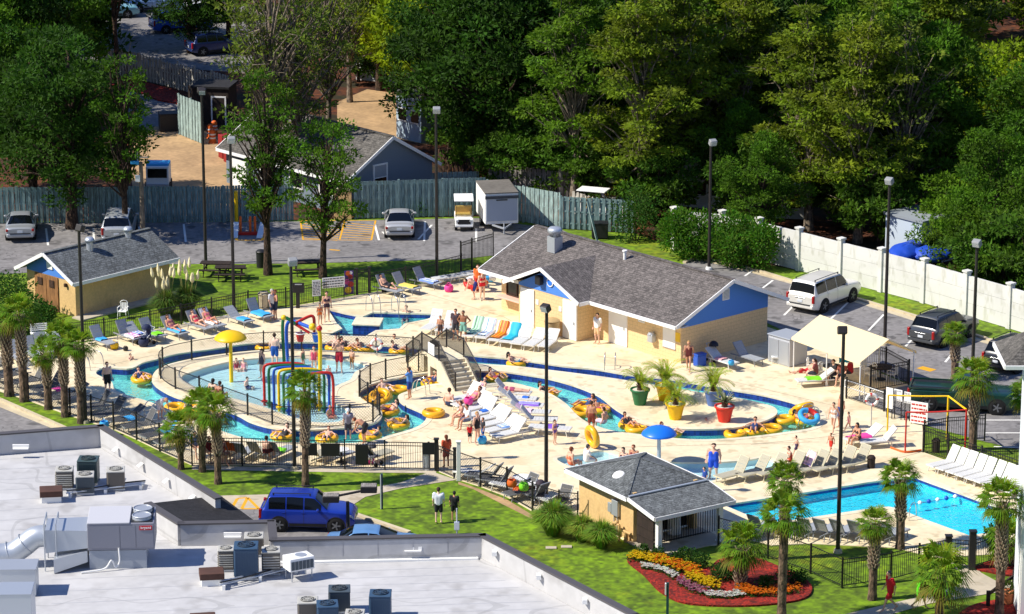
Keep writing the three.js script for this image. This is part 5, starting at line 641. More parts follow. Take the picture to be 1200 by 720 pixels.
// ---------------------------------------------------------------- vehicles
const paints = {};
function carPaint(hex, metal = 0.2) { return paints[hex] ??= mat(hex, 0.35, { clearcoat: 0.6, clearcoatRoughness: 0.08, metalness: metal }); }
const rimM = mat('#85888c', 0.35, { metalness: 0.7 }), tailM = mat('#a01414', 0.25), plateM = mat('#d8dde2', 0.5), darkTrim = mat('#24262a', 0.6);
function car(name, label, px, py, deg, o) {
  const { L, W, H, belt, wb, rw, hex } = o, t = thing(name, label, o.cat ?? 'car', site(px, py, 0.02), alongX(deg)), paint = carPaint(hex, o.metal ?? 0.15), x0 = -L / 2, x1 = L / 2, gc = 0.26, xa = -wb / 2 + (o.shift ?? 0), xb = wb / 2 + (o.shift ?? 0);
  // top line of the car from tail to nose, and a lofted shell under it
  const topLine = [[x0, belt - 0.1], ...(o.trunk ? [[x0 + 0.05, belt - 0.02], [o.trunk, belt + 0.01]] : []), [o.rs, belt + 0.01], [o.rt, H - 0.03], [(o.rt + o.wt) / 2, H], [o.wt, H - 0.04], [o.ws, belt + 0.02], [x1 - 0.45, o.hood], [x1 - 0.12, o.hood - 0.1], [x1, o.hood - 0.3]];
  const raw = x => { for (let i = 0; i < topLine.length - 1; i++) { const [a, b] = topLine[i], [c, d] = topLine[i + 1]; if (x <= c) return b + (d - b) * cl((x - a) / Math.max(1e-6, c - a)); } return topLine.at(-1)[1]; }, top = x => (raw(x - 0.05) + 2 * raw(x) + raw(x + 0.05)) / 4;
  const wAt = x => { const e = Math.min(1, (x - x0) / 0.45), f = Math.min(1, (x1 - x) / 0.8); return W / 2 * (0.9 + 0.1 * Math.sin(e * 1.571)) * (0.84 + 0.16 * Math.sin(f * 1.571)); };
  const section = x => { const y = top(x), w = wAt(x), c = cl((y - belt) / (H - belt)), b = Math.min(belt, y - 0.05), wt = w * 0.93 * (1 - c) + (w - o.tumble) * c, lift = 0.12 * Math.max(0, 1 - (x - x0) / 0.5) + 0.1 * Math.max(0, 1 - (x1 - x) / 0.5); return [[w * 0.92, gc + lift], [w * 0.99, gc + 0.2 + lift * 0.5], [w, (gc + b) / 2 + 0.08], [w * 0.985, b - 0.05], [w * 0.955, b + 0.005], [w * 0.955 + (wt - w * 0.955) * 0.5, b + (y - 0.07 - b) * 0.55], [wt, y - 0.07], [wt - 0.06, y - 0.02], [wt * 0.6, y + 0.012], [0, y + 0.022]]; };
  const S = (x, v) => { const q = section(x), n = q.length - 1, k = v <= 1 ? v : 2 - v, i = Math.min(n - 1, Math.floor(k * n)), f = k * n - i; return V3(x, q[i][1] + (q[i + 1][1] - q[i][1]) * f, (v <= 1 ? 1 : -1) * (q[i][0] + (q[i + 1][0] - q[i][0]) * f)); };
  const patch = (xs, v0, v1, nv, lift = 0) => { const P = [], I = []; for (const x of xs) for (let j = 0; j <= nv; j++) { const v = v0 + (v1 - v0) * j / nv, p = S(x, v); if (lift) { const a = S(x + 0.02, v).sub(S(x - 0.02, v)), b = S(x, Math.min(2, v + 0.02)).sub(S(x, Math.max(0, v - 0.02))), n = b.cross(a).normalize(); if (n.y * 0.3 + n.z * p.z + n.x * Math.sign(p.x) * 0.4 < 0) n.negate(); p.addScaledVector(n, lift); } P.push(p.x, p.y, p.z); } const m = nv + 1; for (let i = 0; i < xs.length - 1; i++) for (let j = 0; j < nv; j++) I.push(i * m + j, (i + 1) * m + j, (i + 1) * m + j + 1, i * m + j, (i + 1) * m + j + 1, i * m + j + 1); const g = new THREE.BufferGeometry(); g.setAttribute('position', new THREE.Float32BufferAttribute(P, 3)); g.setIndex(I); g.computeVertexNormals(); return g; };
  const lin = (a, b, n) => [...Array(n + 1)].map((_, i) => a + (b - a) * i / n), cap = x => poly(lin(0, 2, 40).slice(0, -1).map((v, i, A) => [[x, (gc + top(x)) / 2, 0], S(x, v), S(x, v + 0.05)]));
  obj('body', [patch(lin(x0, x1, 60), 0, 2, 36), cap(x0), cap(x1), box(L * 0.9, 0.1, W * 0.84, 0, gc + 0.08, 0)], paint, t);
  const vb = 4.15 / 9, vt = 6.05 / 9, eps = 0.012;
  obj('windscreen', patch(lin(o.wt + 0.06, o.ws - 0.06, 8), 6.6 / 9, 2 - 6.6 / 9, 12, eps), M.glass, t); obj('rear_window', patch(lin(o.rs + (o.rt - o.rs) * 0.12, o.rt - 0.03, 6), 6.7 / 9, 2 - 6.7 / 9, 12, eps), M.glass, t);
  const A = o.rt - (o.rt - o.rs) * 0.35 + 0.08, B = o.wt + (o.ws - o.wt) * 0.55, n = o.panes ?? 3; for (const s of [0, 1]) for (let i = 0; i < n; i++) { const a = A + (B - A) * i / n + 0.03, b = A + (B - A) * (i + 1) / n - 0.03; obj('side_window', patch(lin(a, b, 5), s ? 2 - vb : vb, s ? 2 - vt : vt, 5, eps), M.glass, t); }
  for (const s of [0, 1]) { for (const x of [A + (B - A) / n, A + (B - A) * 2 / n].slice(0, n - 1)) obj('door_seam', patch(lin(x - 0.008, x + 0.008, 1), s ? 2 - 0.1 : 0.1, s ? 2 - vb : vb, 6, 0.006), darkTrim, t); obj('sill_trim', patch(lin(xa + rw + 0.1, xb - rw - 0.1, 6), s ? 2 - 0.01 : 0.01, s ? 2 - 0.1 : 0.1, 2, 0.012), darkTrim, t); }
  for (const [x, sd] of [[xa, 1], [xa, -1], [xb, 1], [xb, -1]]) { obj('wheel_arch', new THREE.CylinderGeometry(rw + 0.07, rw + 0.07, 0.16, 24, 1, false).rotateX(Math.PI / 2).translate(x, rw, sd * (W / 2 - 0.065)), M.rubber, t); const w = part('wheel', t); w.position.set(x, rw, sd * (W / 2 - 0.08)); obj('tyre', lathe([[rw * 0.62, -0.11], [rw * 0.95, -0.11], [rw, -0.06], [rw, 0.06], [rw * 0.95, 0.11], [rw * 0.62, 0.11]], 22).rotateX(Math.PI / 2), M.rubber, w); obj('rim', [cyl(rw * 0.63, rw * 0.63, 0.05, 0, 0, 0, 20).rotateX(Math.PI / 2).translate(0, 0, sd * 0.05), ...[0, 1, 2, 3, 4].map(k => box(rw * 0.56, 0.07, 0.03, rw * 0.3, 0, 0).rotateZ(k * 1.2566).translate(0, 0, sd * 0.09)), cyl(0.07, 0.07, 0.05, 0, 0, 0, 10).rotateX(Math.PI / 2).translate(0, 0, sd * 0.09)], o.rim ?? rimM, w); }
  for (const sd of [1, -1]) { obj('headlight', patch(lin(x1 - 0.34, x1 - 0.03, 4), sd > 0 ? 0.3 : 1.7, sd > 0 ? 0.46 : 1.54, 3, 0.012), M.lens, t); obj('tail_light', rbox(0.14, o.tall ? 0.46 : 0.17, 0.16, 0.04, x0 + 0.06, belt - (o.tall ? 0.2 : 0.16), sd * (wAt(x0 + 0.06) - 0.06)), tailM, t); obj('mirror', rbox(0.13, 0.14, 0.2, 0.05, o.ws - 0.45, belt + 0.06, sd * (W / 2 + 0.06)), o.pillar ?? paint, t); for (const x of [-0.15, -1.05]) obj('door_handle', rbox(0.18, 0.035, 0.03, 0.012, x, belt - 0.1, sd * (W / 2 - 0.005)), o.trim ?? paint, t); }
  obj('rear_bumper', rbox(0.2, 0.24, W * 0.9, 0.08, x0 + 0.05, gc + 0.22, 0), o.bumper ?? paint, t); obj('bumper_step', rbox(0.1, 0.05, W * 0.7, 0.02, x0 - 0.03, gc + 0.35, 0), darkTrim, t); obj('grille', rbox(0.06, 0.16, W * 0.46, 0.02, x1 - 0.03, o.hood - 0.42, 0), darkTrim, t); obj('number_plate', box(0.02, 0.15, 0.32, x0 - 0.012, o.plate ?? belt - 0.36, 0), plateM, t); if (o.tall) obj('tailgate_trim', rbox(0.03, 0.05, 0.7, 0.01, x0 - 0.005, belt - 0.18, 0), M.chrome, t);
  if (o.rack) for (const sd of [1, -1]) obj('roof_rail', [bar([o.rt + 0.15, H + 0.07, sd * (W / 2 - o.tumble - 0.12)], [o.wt - 0.15, H + 0.07, sd * (W / 2 - o.tumble - 0.12)], 0.02), box(0.06, 0.1, 0.04, o.rt + 0.2, H + 0.02, sd * (W / 2 - o.tumble - 0.12)), box(0.06, 0.1, 0.04, o.wt - 0.2, H + 0.02, sd * (W / 2 - o.tumble - 0.12))], darkTrim, t);
  return t;
}
const SUVB = { L: 5.1, W: 2.0, H: 1.88, belt: 1.14, wb: 2.95, rw: 0.4, hood: 1.1, ws: 1.15, rs: -2.4, wt: 0.55, rt: -2.2, tumble: 0.24, side: [0.03, 0.3, 0.62, 0.95], tall: true, rack: true };
const SUVS = { L: 4.4, W: 1.86, H: 1.7, belt: 1.05, wb: 2.63, rw: 0.36, hood: 1.0, ws: 1.0, rs: -2.05, wt: 0.35, rt: -1.75, tumble: 0.24, side: [0.03, 0.28, 0.62, 0.95], tall: true, rack: true };
const SEDAN = { L: 4.8, W: 1.82, H: 1.45, belt: 0.96, wb: 2.75, rw: 0.33, hood: 0.92, ws: 1.0, rs: -1.7, wt: 0.15, rt: -0.95, tumble: 0.3, panes: 2, trunk: -2.3, plate: 0.72 };
const VAN = { L: 4.9, W: 1.95, H: 1.75, belt: 1.1, wb: 2.95, rw: 0.34, hood: 1.02, ws: 1.45, rs: -2.3, wt: 0.5, rt: -2.0, tumble: 0.26, side: [0.03, 0.33, 0.62, 0.95], tall: true };
car('large_suv', 'white full size suv parked by the white wall', 966, 357, -52, { ...SUVB, hex: '#e9e6dd' });
car('dark_suv', 'dark grey suv parked nose to the white wall', 1106, 398, -50, { ...SUVS, L: 4.7, hex: '#4a4d50', pillar: carPaint('#2a2b2d') });
car('blue_suv', 'deep blue suv on the front drive behind the parapet', 362, 617, 4, { ...SUVS, hex: '#1a3aa8', metal: 0.3, shift: 0.05 });
car('blue_hatchback', 'light blue car mostly hidden behind the parapet', 440, 654, 2, { ...SEDAN, hex: '#6f9fd0', L: 4.4, metal: 0.3 });
car('silver_sedan', 'silver sedan parked nose to the teal fence', 468, 271, -92, { ...SEDAN, hex: '#c9c9c7', metal: 0.4 });
car('silver_hatchback', 'silver car in the shaded bay at the left', 25, 274, -96, { ...SEDAN, hex: '#aeb2b6', metal: 0.4 }); car('silver_minivan', 'silver minivan under the big dark tree', 140, 277, -92, { ...VAN, hex: '#b4b8bb', metal: 0.4 });
{ // pickup with dark green paint
  const p = car('green_pickup', 'dark green pickup truck behind the splash frame', 1130, 478, 12, { ...SUVB, L: 5.7, W: 1.98, H: 1.85, belt: 1.12, wb: 3.5, rs: -0.55, rt: -0.4, ws: 1.25, wt: 0.7, hex: '#0f3a30', panes: 2, rack: false, trunk: -2.7, metal: 0.3 }); obj('bed_liner', box(2.2, 0.02, 1.6, -1.7, 1.135, 0), M.black, p); obj('bed_rail', [box(2.2, 0.08, 0.08, -1.7, 1.17, 0.9), box(2.2, 0.08, 0.08, -1.7, 1.17, -0.9), box(0.08, 0.08, 1.7, -2.75, 1.17, 0)], carPaint('#0f3a30'), p);
}
car('black_suv', 'black suv partly hidden by the hotel wing roof', 1192, 428, -50, { ...SUVS, hex: '#2c2e33' });
car('blue_van', 'blue van in the far overflow lot', 212, 36, -20, { ...VAN, hex: '#1f57c0' }); car('teal_car', 'pale teal car in the far overflow lot', 128, 20, -15, { ...SEDAN, hex: '#7fb6c4' }); car('white_van', 'white van in the far overflow lot', 245, 25, -20, { ...VAN, hex: '#dcdcda' }); car('blue_car', 'dark blue car beside the far lot trees', 252, 62, -25, { ...SUVS, hex: '#1b2f66' }); car('pale_blue_car', 'pale blue car at the top of the far lot', 180, 12, -15, { ...SEDAN, hex: '#8fb0d8' });
function golfCart(px, py, deg, roofM, bodyM, label) {
  const t = thing('golf_cart', label, 'golf cart', site(px, py, 0.02), alongX(deg)); obj('body', [rbox(0.8, 0.45, 1.15, 0.1, 0.8, 0.55, 0), rbox(2.3, 0.12, 1.1, 0.03, 0, 0.36, 0), rbox(0.8, 0.45, 1.15, 0.08, -0.75, 0.55, 0)], bodyM, t); obj('seat', [rbox(0.5, 0.14, 1.05, 0.05, -0.25, 0.78, 0), rbox(0.14, 0.45, 1.05, 0.05, -0.52, 1.02, 0)], mat('#d9a84c', 0.7), t); obj('canopy', rbox(1.9, 0.09, 1.2, 0.04, -0.1, 1.85, 0), roofM, t); for (const [x, z] of [[0.55, 0.5], [0.55, -0.5], [-0.85, 0.5], [-0.85, -0.5]]) obj('canopy_post', bar([x + (x > 0 ? 0.2 : 0), 0.7, z], [x, 1.82, z], 0.02), M.black, t);
  obj('cowl', rbox(0.06, 0.3, 0.8, 0.02, 1.21, 0.62, 0), M.black, t); for (const z of [0.42, -0.42]) obj('headlight', rbox(0.06, 0.12, 0.18, 0.02, 1.22, 0.68, z), M.lens, t); obj('windscreen', box(0.02, 0.75, 1.0, 0.62, 1.35, 0).rotateZ(-0.12), mat('#dfe8ea', 0.05, { transmission: 1, thickness: 0 }), t); obj('bumper', rbox(0.12, 0.14, 1.1, 0.03, 1.2, 0.36, 0), M.white, t);
  for (const [x, z] of [[0.8, 0.5], [0.8, -0.5], [-0.75, 0.5], [-0.75, -0.5]]) { const w = part('wheel', t); w.position.set(x, 0.23, z); obj('tyre', cyl(0.23, 0.23, 0.18, 0, 0, 0, 16).rotateX(Math.PI / 2), M.rubber, w); obj('rim', cyl(0.12, 0.12, 0.19, 0, 0, 0, 12).rotateX(Math.PI / 2), M.steel, w); }
}
golfCart(543.5, 266, 88, M.white, M.white, 'white roofed golf cart parked by the teal fence'); golfCart(720, 243, 70, mat('#efe0a0', 0.7), M.white, 'golf cart with cream yellow roof behind the pale teal fence'); golfCart(697, 256, 20, M.white, M.white, 'golf cart with white roof behind the dark teal fence');
{ // cargo trailer
  const t = thing('cargo_trailer', 'grey white enclosed cargo trailer beside the pale teal fence', 'trailer', site(587, 270, 0.02), faceZ(80)); obj('box_body', rbox(2.1, 1.95, 3.4, 0.06, 0, 1.45, -1.4), M.white, t); obj('front_panel', rbox(1.95, 1.45, 0.06, 0.02, 0, 1.4, 0.33), mat('#a7b0bd', 0.5), t); obj('roof', rbox(2.14, 0.08, 3.44, 0.03, 0, 2.45, -1.4), mat('#8c8a86', 0.9, { map: T.dirt }), t); obj('nose_trim', rbox(2.1, 0.2, 0.1, 0.03, 0, 2.2, 0.36), mat('#3d434c', 0.6), t); obj('lettering_bar', box(0.7, 0.07, 0.02, 0, 2.02, 0.375), darkTrim, t);
  obj('drawbar', [beam([0.6, 0.45, 0.3], [0, 0.42, 1.3], 0.08, 0.1), beam([-0.6, 0.45, 0.3], [0, 0.42, 1.3], 0.08, 0.1), bar([0, 0.05, 1.15], [0, 0.75, 1.15], 0.05)], M.steel, t); for (const x of [-0.95, 0.95]) { const w = part('wheel', t); w.position.set(x, 0.33, -1.5); obj('tyre', cyl(0.33, 0.33, 0.2, 0, 0, 0, 18).rotateZ(Math.PI / 2), M.rubber, w); obj('rim', cyl(0.18, 0.18, 0.21, 0, 0, 0, 14).rotateZ(Math.PI / 2), M.steel, w); }
}
{ // utility buggy cab in the dirt yard
  const t = thing('box_truck', 'small blue topped white truck in the dirt yard', 'truck', site(186, 222, 0.02), alongX(90)); obj('cab', rbox(1.5, 1.4, 1.5, 0.08, 0, 1.0, 0), M.white, t); obj('roof', rbox(1.2, 0.14, 1.5, 0.05, 0, 1.76, 0), M.sky, t); obj('windscreen', box(0.03, 0.6, 1.25, 0.765, 1.25, 0), M.glass, t); obj('bumper', rbox(0.12, 0.2, 1.5, 0.03, 0.78, 0.45, 0), M.steel, t); for (const [x, z] of [[0.5, 0.7], [0.5, -0.7], [-0.5, 0.7], [-0.5, -0.7]]) obj('wheel', cyl(0.32, 0.32, 0.2, 0, 0, 0, 16).rotateX(Math.PI / 2).translate(x, 0.32, z), M.rubber, t);
}
// ---------------------------------------------------------------- bridge with stairs
{
  const foot = site(548, 457), L = 5.9, deg = -117, t = thing('foot_bridge', 'cream concrete stair bridge over the lazy river with dark mesh rails', 'bridge', foot, alongX(deg)), w = 1.3, n = 7, rh = 0.17, tr = 0.27, HB = n * rh;
  for (let i = 0; i < n; i++) obj('step', box(tr + 0.03, rh * (i + 1), w, i * tr + tr / 2 + 0.05, rh * (i + 1) / 2, 0), M.cream, t);
  const xs = n * tr + 0.05, xe = L - n * tr; obj('bridge_deck', box(xe - xs, 0.22, w, (xs + xe) / 2, HB - 0.11, 0), M.cream, t);
  for (let i = 0; i < n; i++) obj('step', box(tr + 0.03, rh * (i + 1), w, L - i * tr - tr / 2, rh * (i + 1) / 2, 0), M.cream, t);
  for (const s of [1, -1]) { obj('side_wall', new THREE.ExtrudeGeometry((() => { const q = new THREE.Shape(); q.moveTo(-0.1, 0); q.lineTo(xs - 0.3, HB); q.lineTo(xs + 1.2, HB); q.lineTo(xs + 1.2, 0); q.lineTo(xs + 0.9, 0); q.lineTo(xs + 0.9, HB * 0.55); q.lineTo(xs + 0.1, HB * 0.55); q.lineTo(xs + 0.1, 0); return q; })(), { depth: 0.16, bevelEnabled: false }).translate(0, 0, s > 0 ? w / 2 : -w / 2 - 0.16), M.cream, t);
    const rail = [[-0.05, 1.0], [xs, HB + 1.0], [xe, HB + 1.0], [L + 0.05, 1.0]], low = [[-0.05, 0.1], [xs, HB + 0.1], [xe, HB + 0.1], [L + 0.05, 0.1]], z = s * (w / 2 + 0.08); for (let i = 0; i < 3; i++) { obj('handrail', bar([...rail[i], z], [...rail[i + 1], z], 0.035), M.pole, t); obj('handrail', bar([...low[i], z], [...low[i + 1], z], 0.025), M.pole, t); const len = rail[i + 1][0] - rail[i][0], k = Math.max(3, Math.round(len / 0.1)), g = []; for (let j = 0; j <= k; j++) { const x = rail[i][0] + len * j / k, y = low[i][1] + (low[i + 1][1] - low[i][1]) * j / k; g.push(box(0.028, 0.9, 0.02, x, y + 0.45, z)); } stuff(obj('rail_mesh', g, M.pole, t)); }
    for (const p of [0, 1, 2, 3]) obj('rail_post', bar([rail[p][0], low[p][1] - 0.1, z], [rail[p][0], rail[p][1] + 0.06, z], 0.045), M.pole, t); }
  const sg = obj('rules_sign', box(0.75, 0.6, 0.03, xs + 0.75, HB + 0.45, -w / 2 - 0.16), M.white, t); obj('text_line', [0, 1, 2, 3].map(i => box(0.55 - 0.1 * (i % 2), 0.035, 0.01, xs + 0.75, HB + 0.62 - i * 0.11, -w / 2 - 0.18)), M.steel, sg);
}
// ---------------------------------------------------------------- water play features
function mushroom(px, py, capTop, r, m, stemM, label) { const h = rise(px, py, capTop), t = thing('water_mushroom', label, 'water feature', site(px, py, -0.3), 0); const H2 = h + 0.3; obj('stem', cyl(0.09, 0.11, H2 - 0.2, 0, (H2 - 0.2) / 2, 0, 14), stemM, t); obj('cap', lathe([[0.01, 0.42], [r * 0.35, 0.39], [r * 0.7, 0.27], [r * 0.93, 0.1], [r, 0], [r * 0.93, -0.03], [r * 0.4, 0.06], [0.05, 0.08]], 32, 0, H2 - 0.42, 0), m, t); }
mushroom(271, 448, 394, 0.87, M.yellow, M.yellow, 'yellow spray mushroom in the wading pool'); mushroom(772, 551, 506, 0.87, M.brightBlue, M.steel, 'blue spray mushroom in the splash pool');
{
  const cols = [[M.red, 'red'], [M.green, 'green'], [M.blue, 'blue'], [M.yellow, 'yellow'], [M.green, 'second green'], [M.blue, 'last blue and red']]; cols.forEach(([m, c], i) => { const a = site(310 + 5.7 * i, 478 + 2.3 * i, -0.42), b = site(357 + 5.8 * i, 477 + 2.3 * i, -0.42), t = thing('spray_arch', `${c} pipe arch of the wading pool spray tunnel`, 'spray arch', a, 0, 'spray tunnel arches'), d = b.sub(a).setY(0), hh = 2.35, k = 0.3; obj('pipe', tube([[0, 0, 0], [0, hh * 0.5, 0], [0, hh - k, 0], [d.x * 0.03, hh - 0.08, d.z * 0.03], [d.x * 0.14, hh, d.z * 0.14], [d.x * 0.86, hh, d.z * 0.86], [d.x * 0.97, hh - 0.08, d.z * 0.97], [d.x, hh - k, d.z], [d.x, hh * 0.5, d.z], [d.x, 0, d.z]], 0.075, 60, 10), i === 5 ? M.blue : m, t); if (i === 5) obj('end_pipe', tube([[d.x + 0.2, 0, d.z + 0.1], [d.x + 0.2, hh - 0.3, d.z + 0.1], [d.x + 0.1, hh, d.z + 0.1], [d.x * 0.5, hh, d.z * 0.5 + 0.1]], 0.075, 30, 10), M.red, t); for (const q of [V3(0, 0, 0), d]) obj('flange', cyl(0.17, 0.17, 0.06, q.x, 0.36, q.z, 14), m, t); });
  const o = site(333, 432, -0.42), t = thing('dump_bucket_frame', 'tall red yellow green and blue pipe frame with tipping buckets', 'water feature', o, 0), y = site(375, 441, -0.42).sub(o), z1 = site(337, 428, -0.42).sub(o), H1 = 2.85, H2 = 2.45;
  obj('green_post', tube([[0, 0, 0], [0, H1 - 0.1, 0], [0.1, H1, 0], [0.65, H1 - 0.35, 0.05]], 0.09, 30, 10), M.green, t); obj('elbow', ball(0.15, 0.02, H1, 0), M.yellow, t); obj('blue_post', tube([[z1.x, 0, z1.z], [z1.x, H2 - 0.2, z1.z], [z1.x + 0.12, H2, z1.z], [y.x - 0.4, H2 + 0.05, y.z - 0.6]], 0.1, 30, 10), M.blue, t); obj('yellow_post', tube([[y.x, 0, y.z], [y.x, H2 + 0.02, y.z], [y.x - 0.08, H2 + 0.2, y.z]], 0.11, 30, 10), M.yellow, t); obj('yellow_hub', ball(0.2, y.x - 0.4, H2 + 0.15, y.z - 0.5), M.yellow, t); obj('red_elbow', ball(0.16, y.x, H2 + 0.2, y.z), M.red, t);
  obj('red_pipe', [tube([[0.65, H1 - 0.3, 0], [1.5, H1 - 0.02, -0.4], [1.6, H1 - 0.1, -0.4], [1.62, H1 - 0.9, -0.4]], 0.085, 40, 10), bar([0.6, H1 - 0.35, 0], [1.4, H1 - 0.8, 0.2], 0.08, 0.08, 10)], M.red, t);
  for (const [x, yy, zz, m, n] of [[0.85, 1.35, -0.6, M.red, 'red_bucket'], [1.75, 1.45, -0.2, M.brightBlue, 'blue_bucket']]) { const b = obj(n, lathe([[0, 0], [0.16, 0], [0.24, 0.45], [0.21, 0.45], [0.14, 0.05], [0, 0.05]], 16, x, yy, zz), m, t); obj('bucket_rim', new THREE.TorusGeometry(0.235, 0.03, 6, 18).rotateX(Math.PI / 2).translate(x, yy + 0.45, zz), M.white, b); obj('hanger', bar([x, yy + 0.4, zz], [x, H2, zz], 0.02), M.steel, b); }
}
{ // splash frame at the right with yellow and red pipes
  const A = site(1040, 508, 0.03), t = thing('splash_frame', 'yellow and red pipe frame at the right deck edge', 'pipe frame', A, 0), at = (x, y) => site(x, y, 0.03).sub(A), B = at(1061, 531), C = at(1110, 515), D = at(1131, 535), H2 = 2.0, v = (p, h) => [p.x, h, p.z];
  obj('yellow_post', bar(v(V3(0, 0, 0), 0), v(V3(0, 0, 0), H2), 0.045), M.yellow, t); obj('red_post', bar(v(B, 0), v(B, H2 + 0.1), 0.045), M.red, t); obj('yellow_post', bar(v(C, 0), v(C, H2 + 0.25), 0.06), M.yellow, t); obj('red_post', bar(v(D, 0), v(D, H2 + 0.4), 0.05), M.red, t);
  obj('yellow_beam', tube([v(V3(0, 0, 0), H2), v(C.clone().multiplyScalar(0.5), H2 + 0.1), v(C, H2 + 0.25)], 0.04, 20), M.yellow, t); obj('yellow_beam', bar(v(C, H2 + 0.25), v(D, H2 + 0.4), 0.05), M.yellow, t); obj('red_beam', tube([v(B, H2 + 0.1), v(B.clone().lerp(D, 0.5), H2 + 0.2), v(D, H2 + 0.4)], 0.04, 20), M.red, t); obj('floor_pipe', tube([v(at(1044, 526), 0.06), v(B, 0.06), v(at(1080, 529), 0.06)], 0.05, 16), M.orange, t);
}
signBoards: {
  const board = (px, py, w, h, y, deg, label, marks, name = 'notice_sign') => { const t = thing(name, label, 'sign', site(px, py), alongX(deg)); obj('board', rbox(w, h, 0.03, 0.01, 0, y + h / 2, 0), M.whiteP, t); marks(t, w, h, y); for (const s of [-1, 1]) obj('fixing', box(0.04, y, 0.03, s * (w / 2 - 0.05), y / 2, -0.02), M.iron, t); return t; };
  const lines = (n, m = darkTrim) => (t, w, h, y) => { for (let i = 0; i < n; i++) { const row = y + h * (0.86 - i * 0.74 / Math.max(1, n - 1)), g = []; let x = -w * 0.44; while (x < w * 0.4) { const l = Math.min(rr(0.06, 0.2), w * 0.44 - x); g.push(box(l, h * 0.34 / n, 0.01, x + l / 2, row, 0.02)); x += l + 0.04; } obj('lettering', g, m, t); } };
  board(371, 356, 0.5, 0.95, 0.45, -20, 'tall white rules board on the back fence', lines(9)); board(391, 352, 1.35, 0.62, 0.75, -20, 'wide white notice board on the back fence', lines(4));
  board(1042, 491, 0.42, 1.1, 0.55, 40, 'tall white board at the end of the mesh fence', lines(0)); board(1052, 492, 0.5, 0.6, 1.0, 40, 'small white board beside the tall one', lines(3, M.steel)); board(1063, 494, 0.4, 0.6, 0.95, 40, 'plain white board next to the red lettered sign', lines(2, M.steel)); board(1077, 499, 0.95, 1.15, 0.1, 30, 'white sign with red lettering at the gate', lines(5, M.red));
  const bn = thing('banner', 'colourful tall banner beside the back gate', 'banner', site(409, 347), alongX(-10)); obj('cloth', box(0.52, 1.4, 0.03, 0, 0.8, 0), mat('#5a3a8c', 0.7), bn); for (const [x, y, r, m] of [[-0.05, 1.35, 0.15, M.orange], [0.08, 1.15, 0.14, M.red], [-0.1, 0.85, 0.16, M.pink], [0.1, 0.7, 0.17, M.red], [-0.04, 0.35, 0.2, M.yellow], [0.12, 1.38, 0.09, M.white]]) obj('print', new THREE.CylinderGeometry(r, r, 0.012, 16).rotateX(Math.PI / 2).translate(x, y, 0.018), m, bn); obj('pole', bar([0.3, 0, 0], [0.3, 1.6, 0], 0.03), M.iron, bn);
  for (const [x, y, w, h] of [[366, 541, 0.5, 0.62], [387.5, 541, 0.9, 0.65], [424, 543, 0.62, 1.0]]) { const q = thing('fence_sign_back', { 366: 'small black sign back hung on the front fence', 387.5: 'wide black sign back hung on the front fence', 424: 'tall black sign back hung on the front fence' }[x], 'sign', site(x, y + 9)); obj('panel', rbox(w, h, 0.03, 0.01, 0, 1.35 - h / 2 - 0.02, 0.06), M.black, q); obj('clip', [box(0.06, 0.06, 0.05, -w / 3, 1.36, 0.02), box(0.06, 0.06, 0.05, w / 3, 1.36, 0.02)], M.iron, q); }
  const q = thing('fence_sign_back', 'black sign panel beside the gate post', 'sign', site(502.5, 552)); obj('panel', rbox(0.6, 0.6, 0.03, 0.01, 0, 1.15, 0.07), M.black, q); obj('clip', box(0.1, 0.06, 0.05, 0, 1.46, 0.03), M.iron, q);
  const q2 = thing('fence_sign_back', 'black sign panel on a post at the back lawn fence', 'sign', site(347, 362)); obj('panel', rbox(0.75, 0.6, 0.03, 0.01, 0.1, 1.25, 0.05), M.black, q2); obj('post', box(0.22, 1.0, 0.06, 0.1, 0.5, 0), M.black, q2); obj('lettering', box(0.4, 0.06, 0.01, 0.15, 1.45, 0.07), M.steel, q2);
  const post = thing('path_marker', 'slim navy and white marker post beside the footpath', 'sign post', site(447.5, 597)); obj('post', box(0.11, 1.75, 0.11, 0, 0.87, 0), mat('#2a3d5c', 0.6), post); obj('strip', box(0.05, 1.7, 0.02, -0.05, 0.87, 0.065), M.white, post);
  const post2 = thing('path_marker', 'green sign post in front of the flower bed', 'sign post', site(782, 735)); obj('post', box(0.11, 2.0, 0.11, 0, 1.0, 0), mat('#1f4a4a', 0.6), post2); obj('plate', box(0.05, 0.5, 0.14, -0.09, 1.72, 0.0), M.white, post2);
  const lr = (px, py, ry, label) => { const t = thing('life_ring_stand', label, 'life ring', site(px, py)); const h = rise(px, py, ry); obj('post', bar([0, 0, 0], [0, h + 0.5, 0], 0.03), M.steel, t); obj('ring', new THREE.TorusGeometry(0.27, 0.085, 10, 24).translate(0, h, 0.1), M.whiteP, t); for (let i = 0; i < 4; i++) obj('band', new THREE.TorusGeometry(0.27, 0.09, 8, 4, 0.35).rotateZ(i * 1.571).translate(0, h, 0.1), M.red, t); };
  lr(1021, 502, 468, 'white life ring on a post by the mesh fence'); lr(441.5, 418, 403, 'white life ring on the island fence');
}
// ---------------------------------------------------------------- canopy tent
{
  const P = [[930, 439], [1006, 468], [1063, 453]].map(q => site(...q)), ax = P[1].clone().sub(P[0]), L = ax.length() + 0.1, deg = Math.atan2(ax.z, ax.x) / RAD, t = thing('shade_canopy', 'cream canvas shade canopy on slim posts', 'canopy', P[0], alongX(deg)), W = 3.6, E = 2.05, R = 3.0;
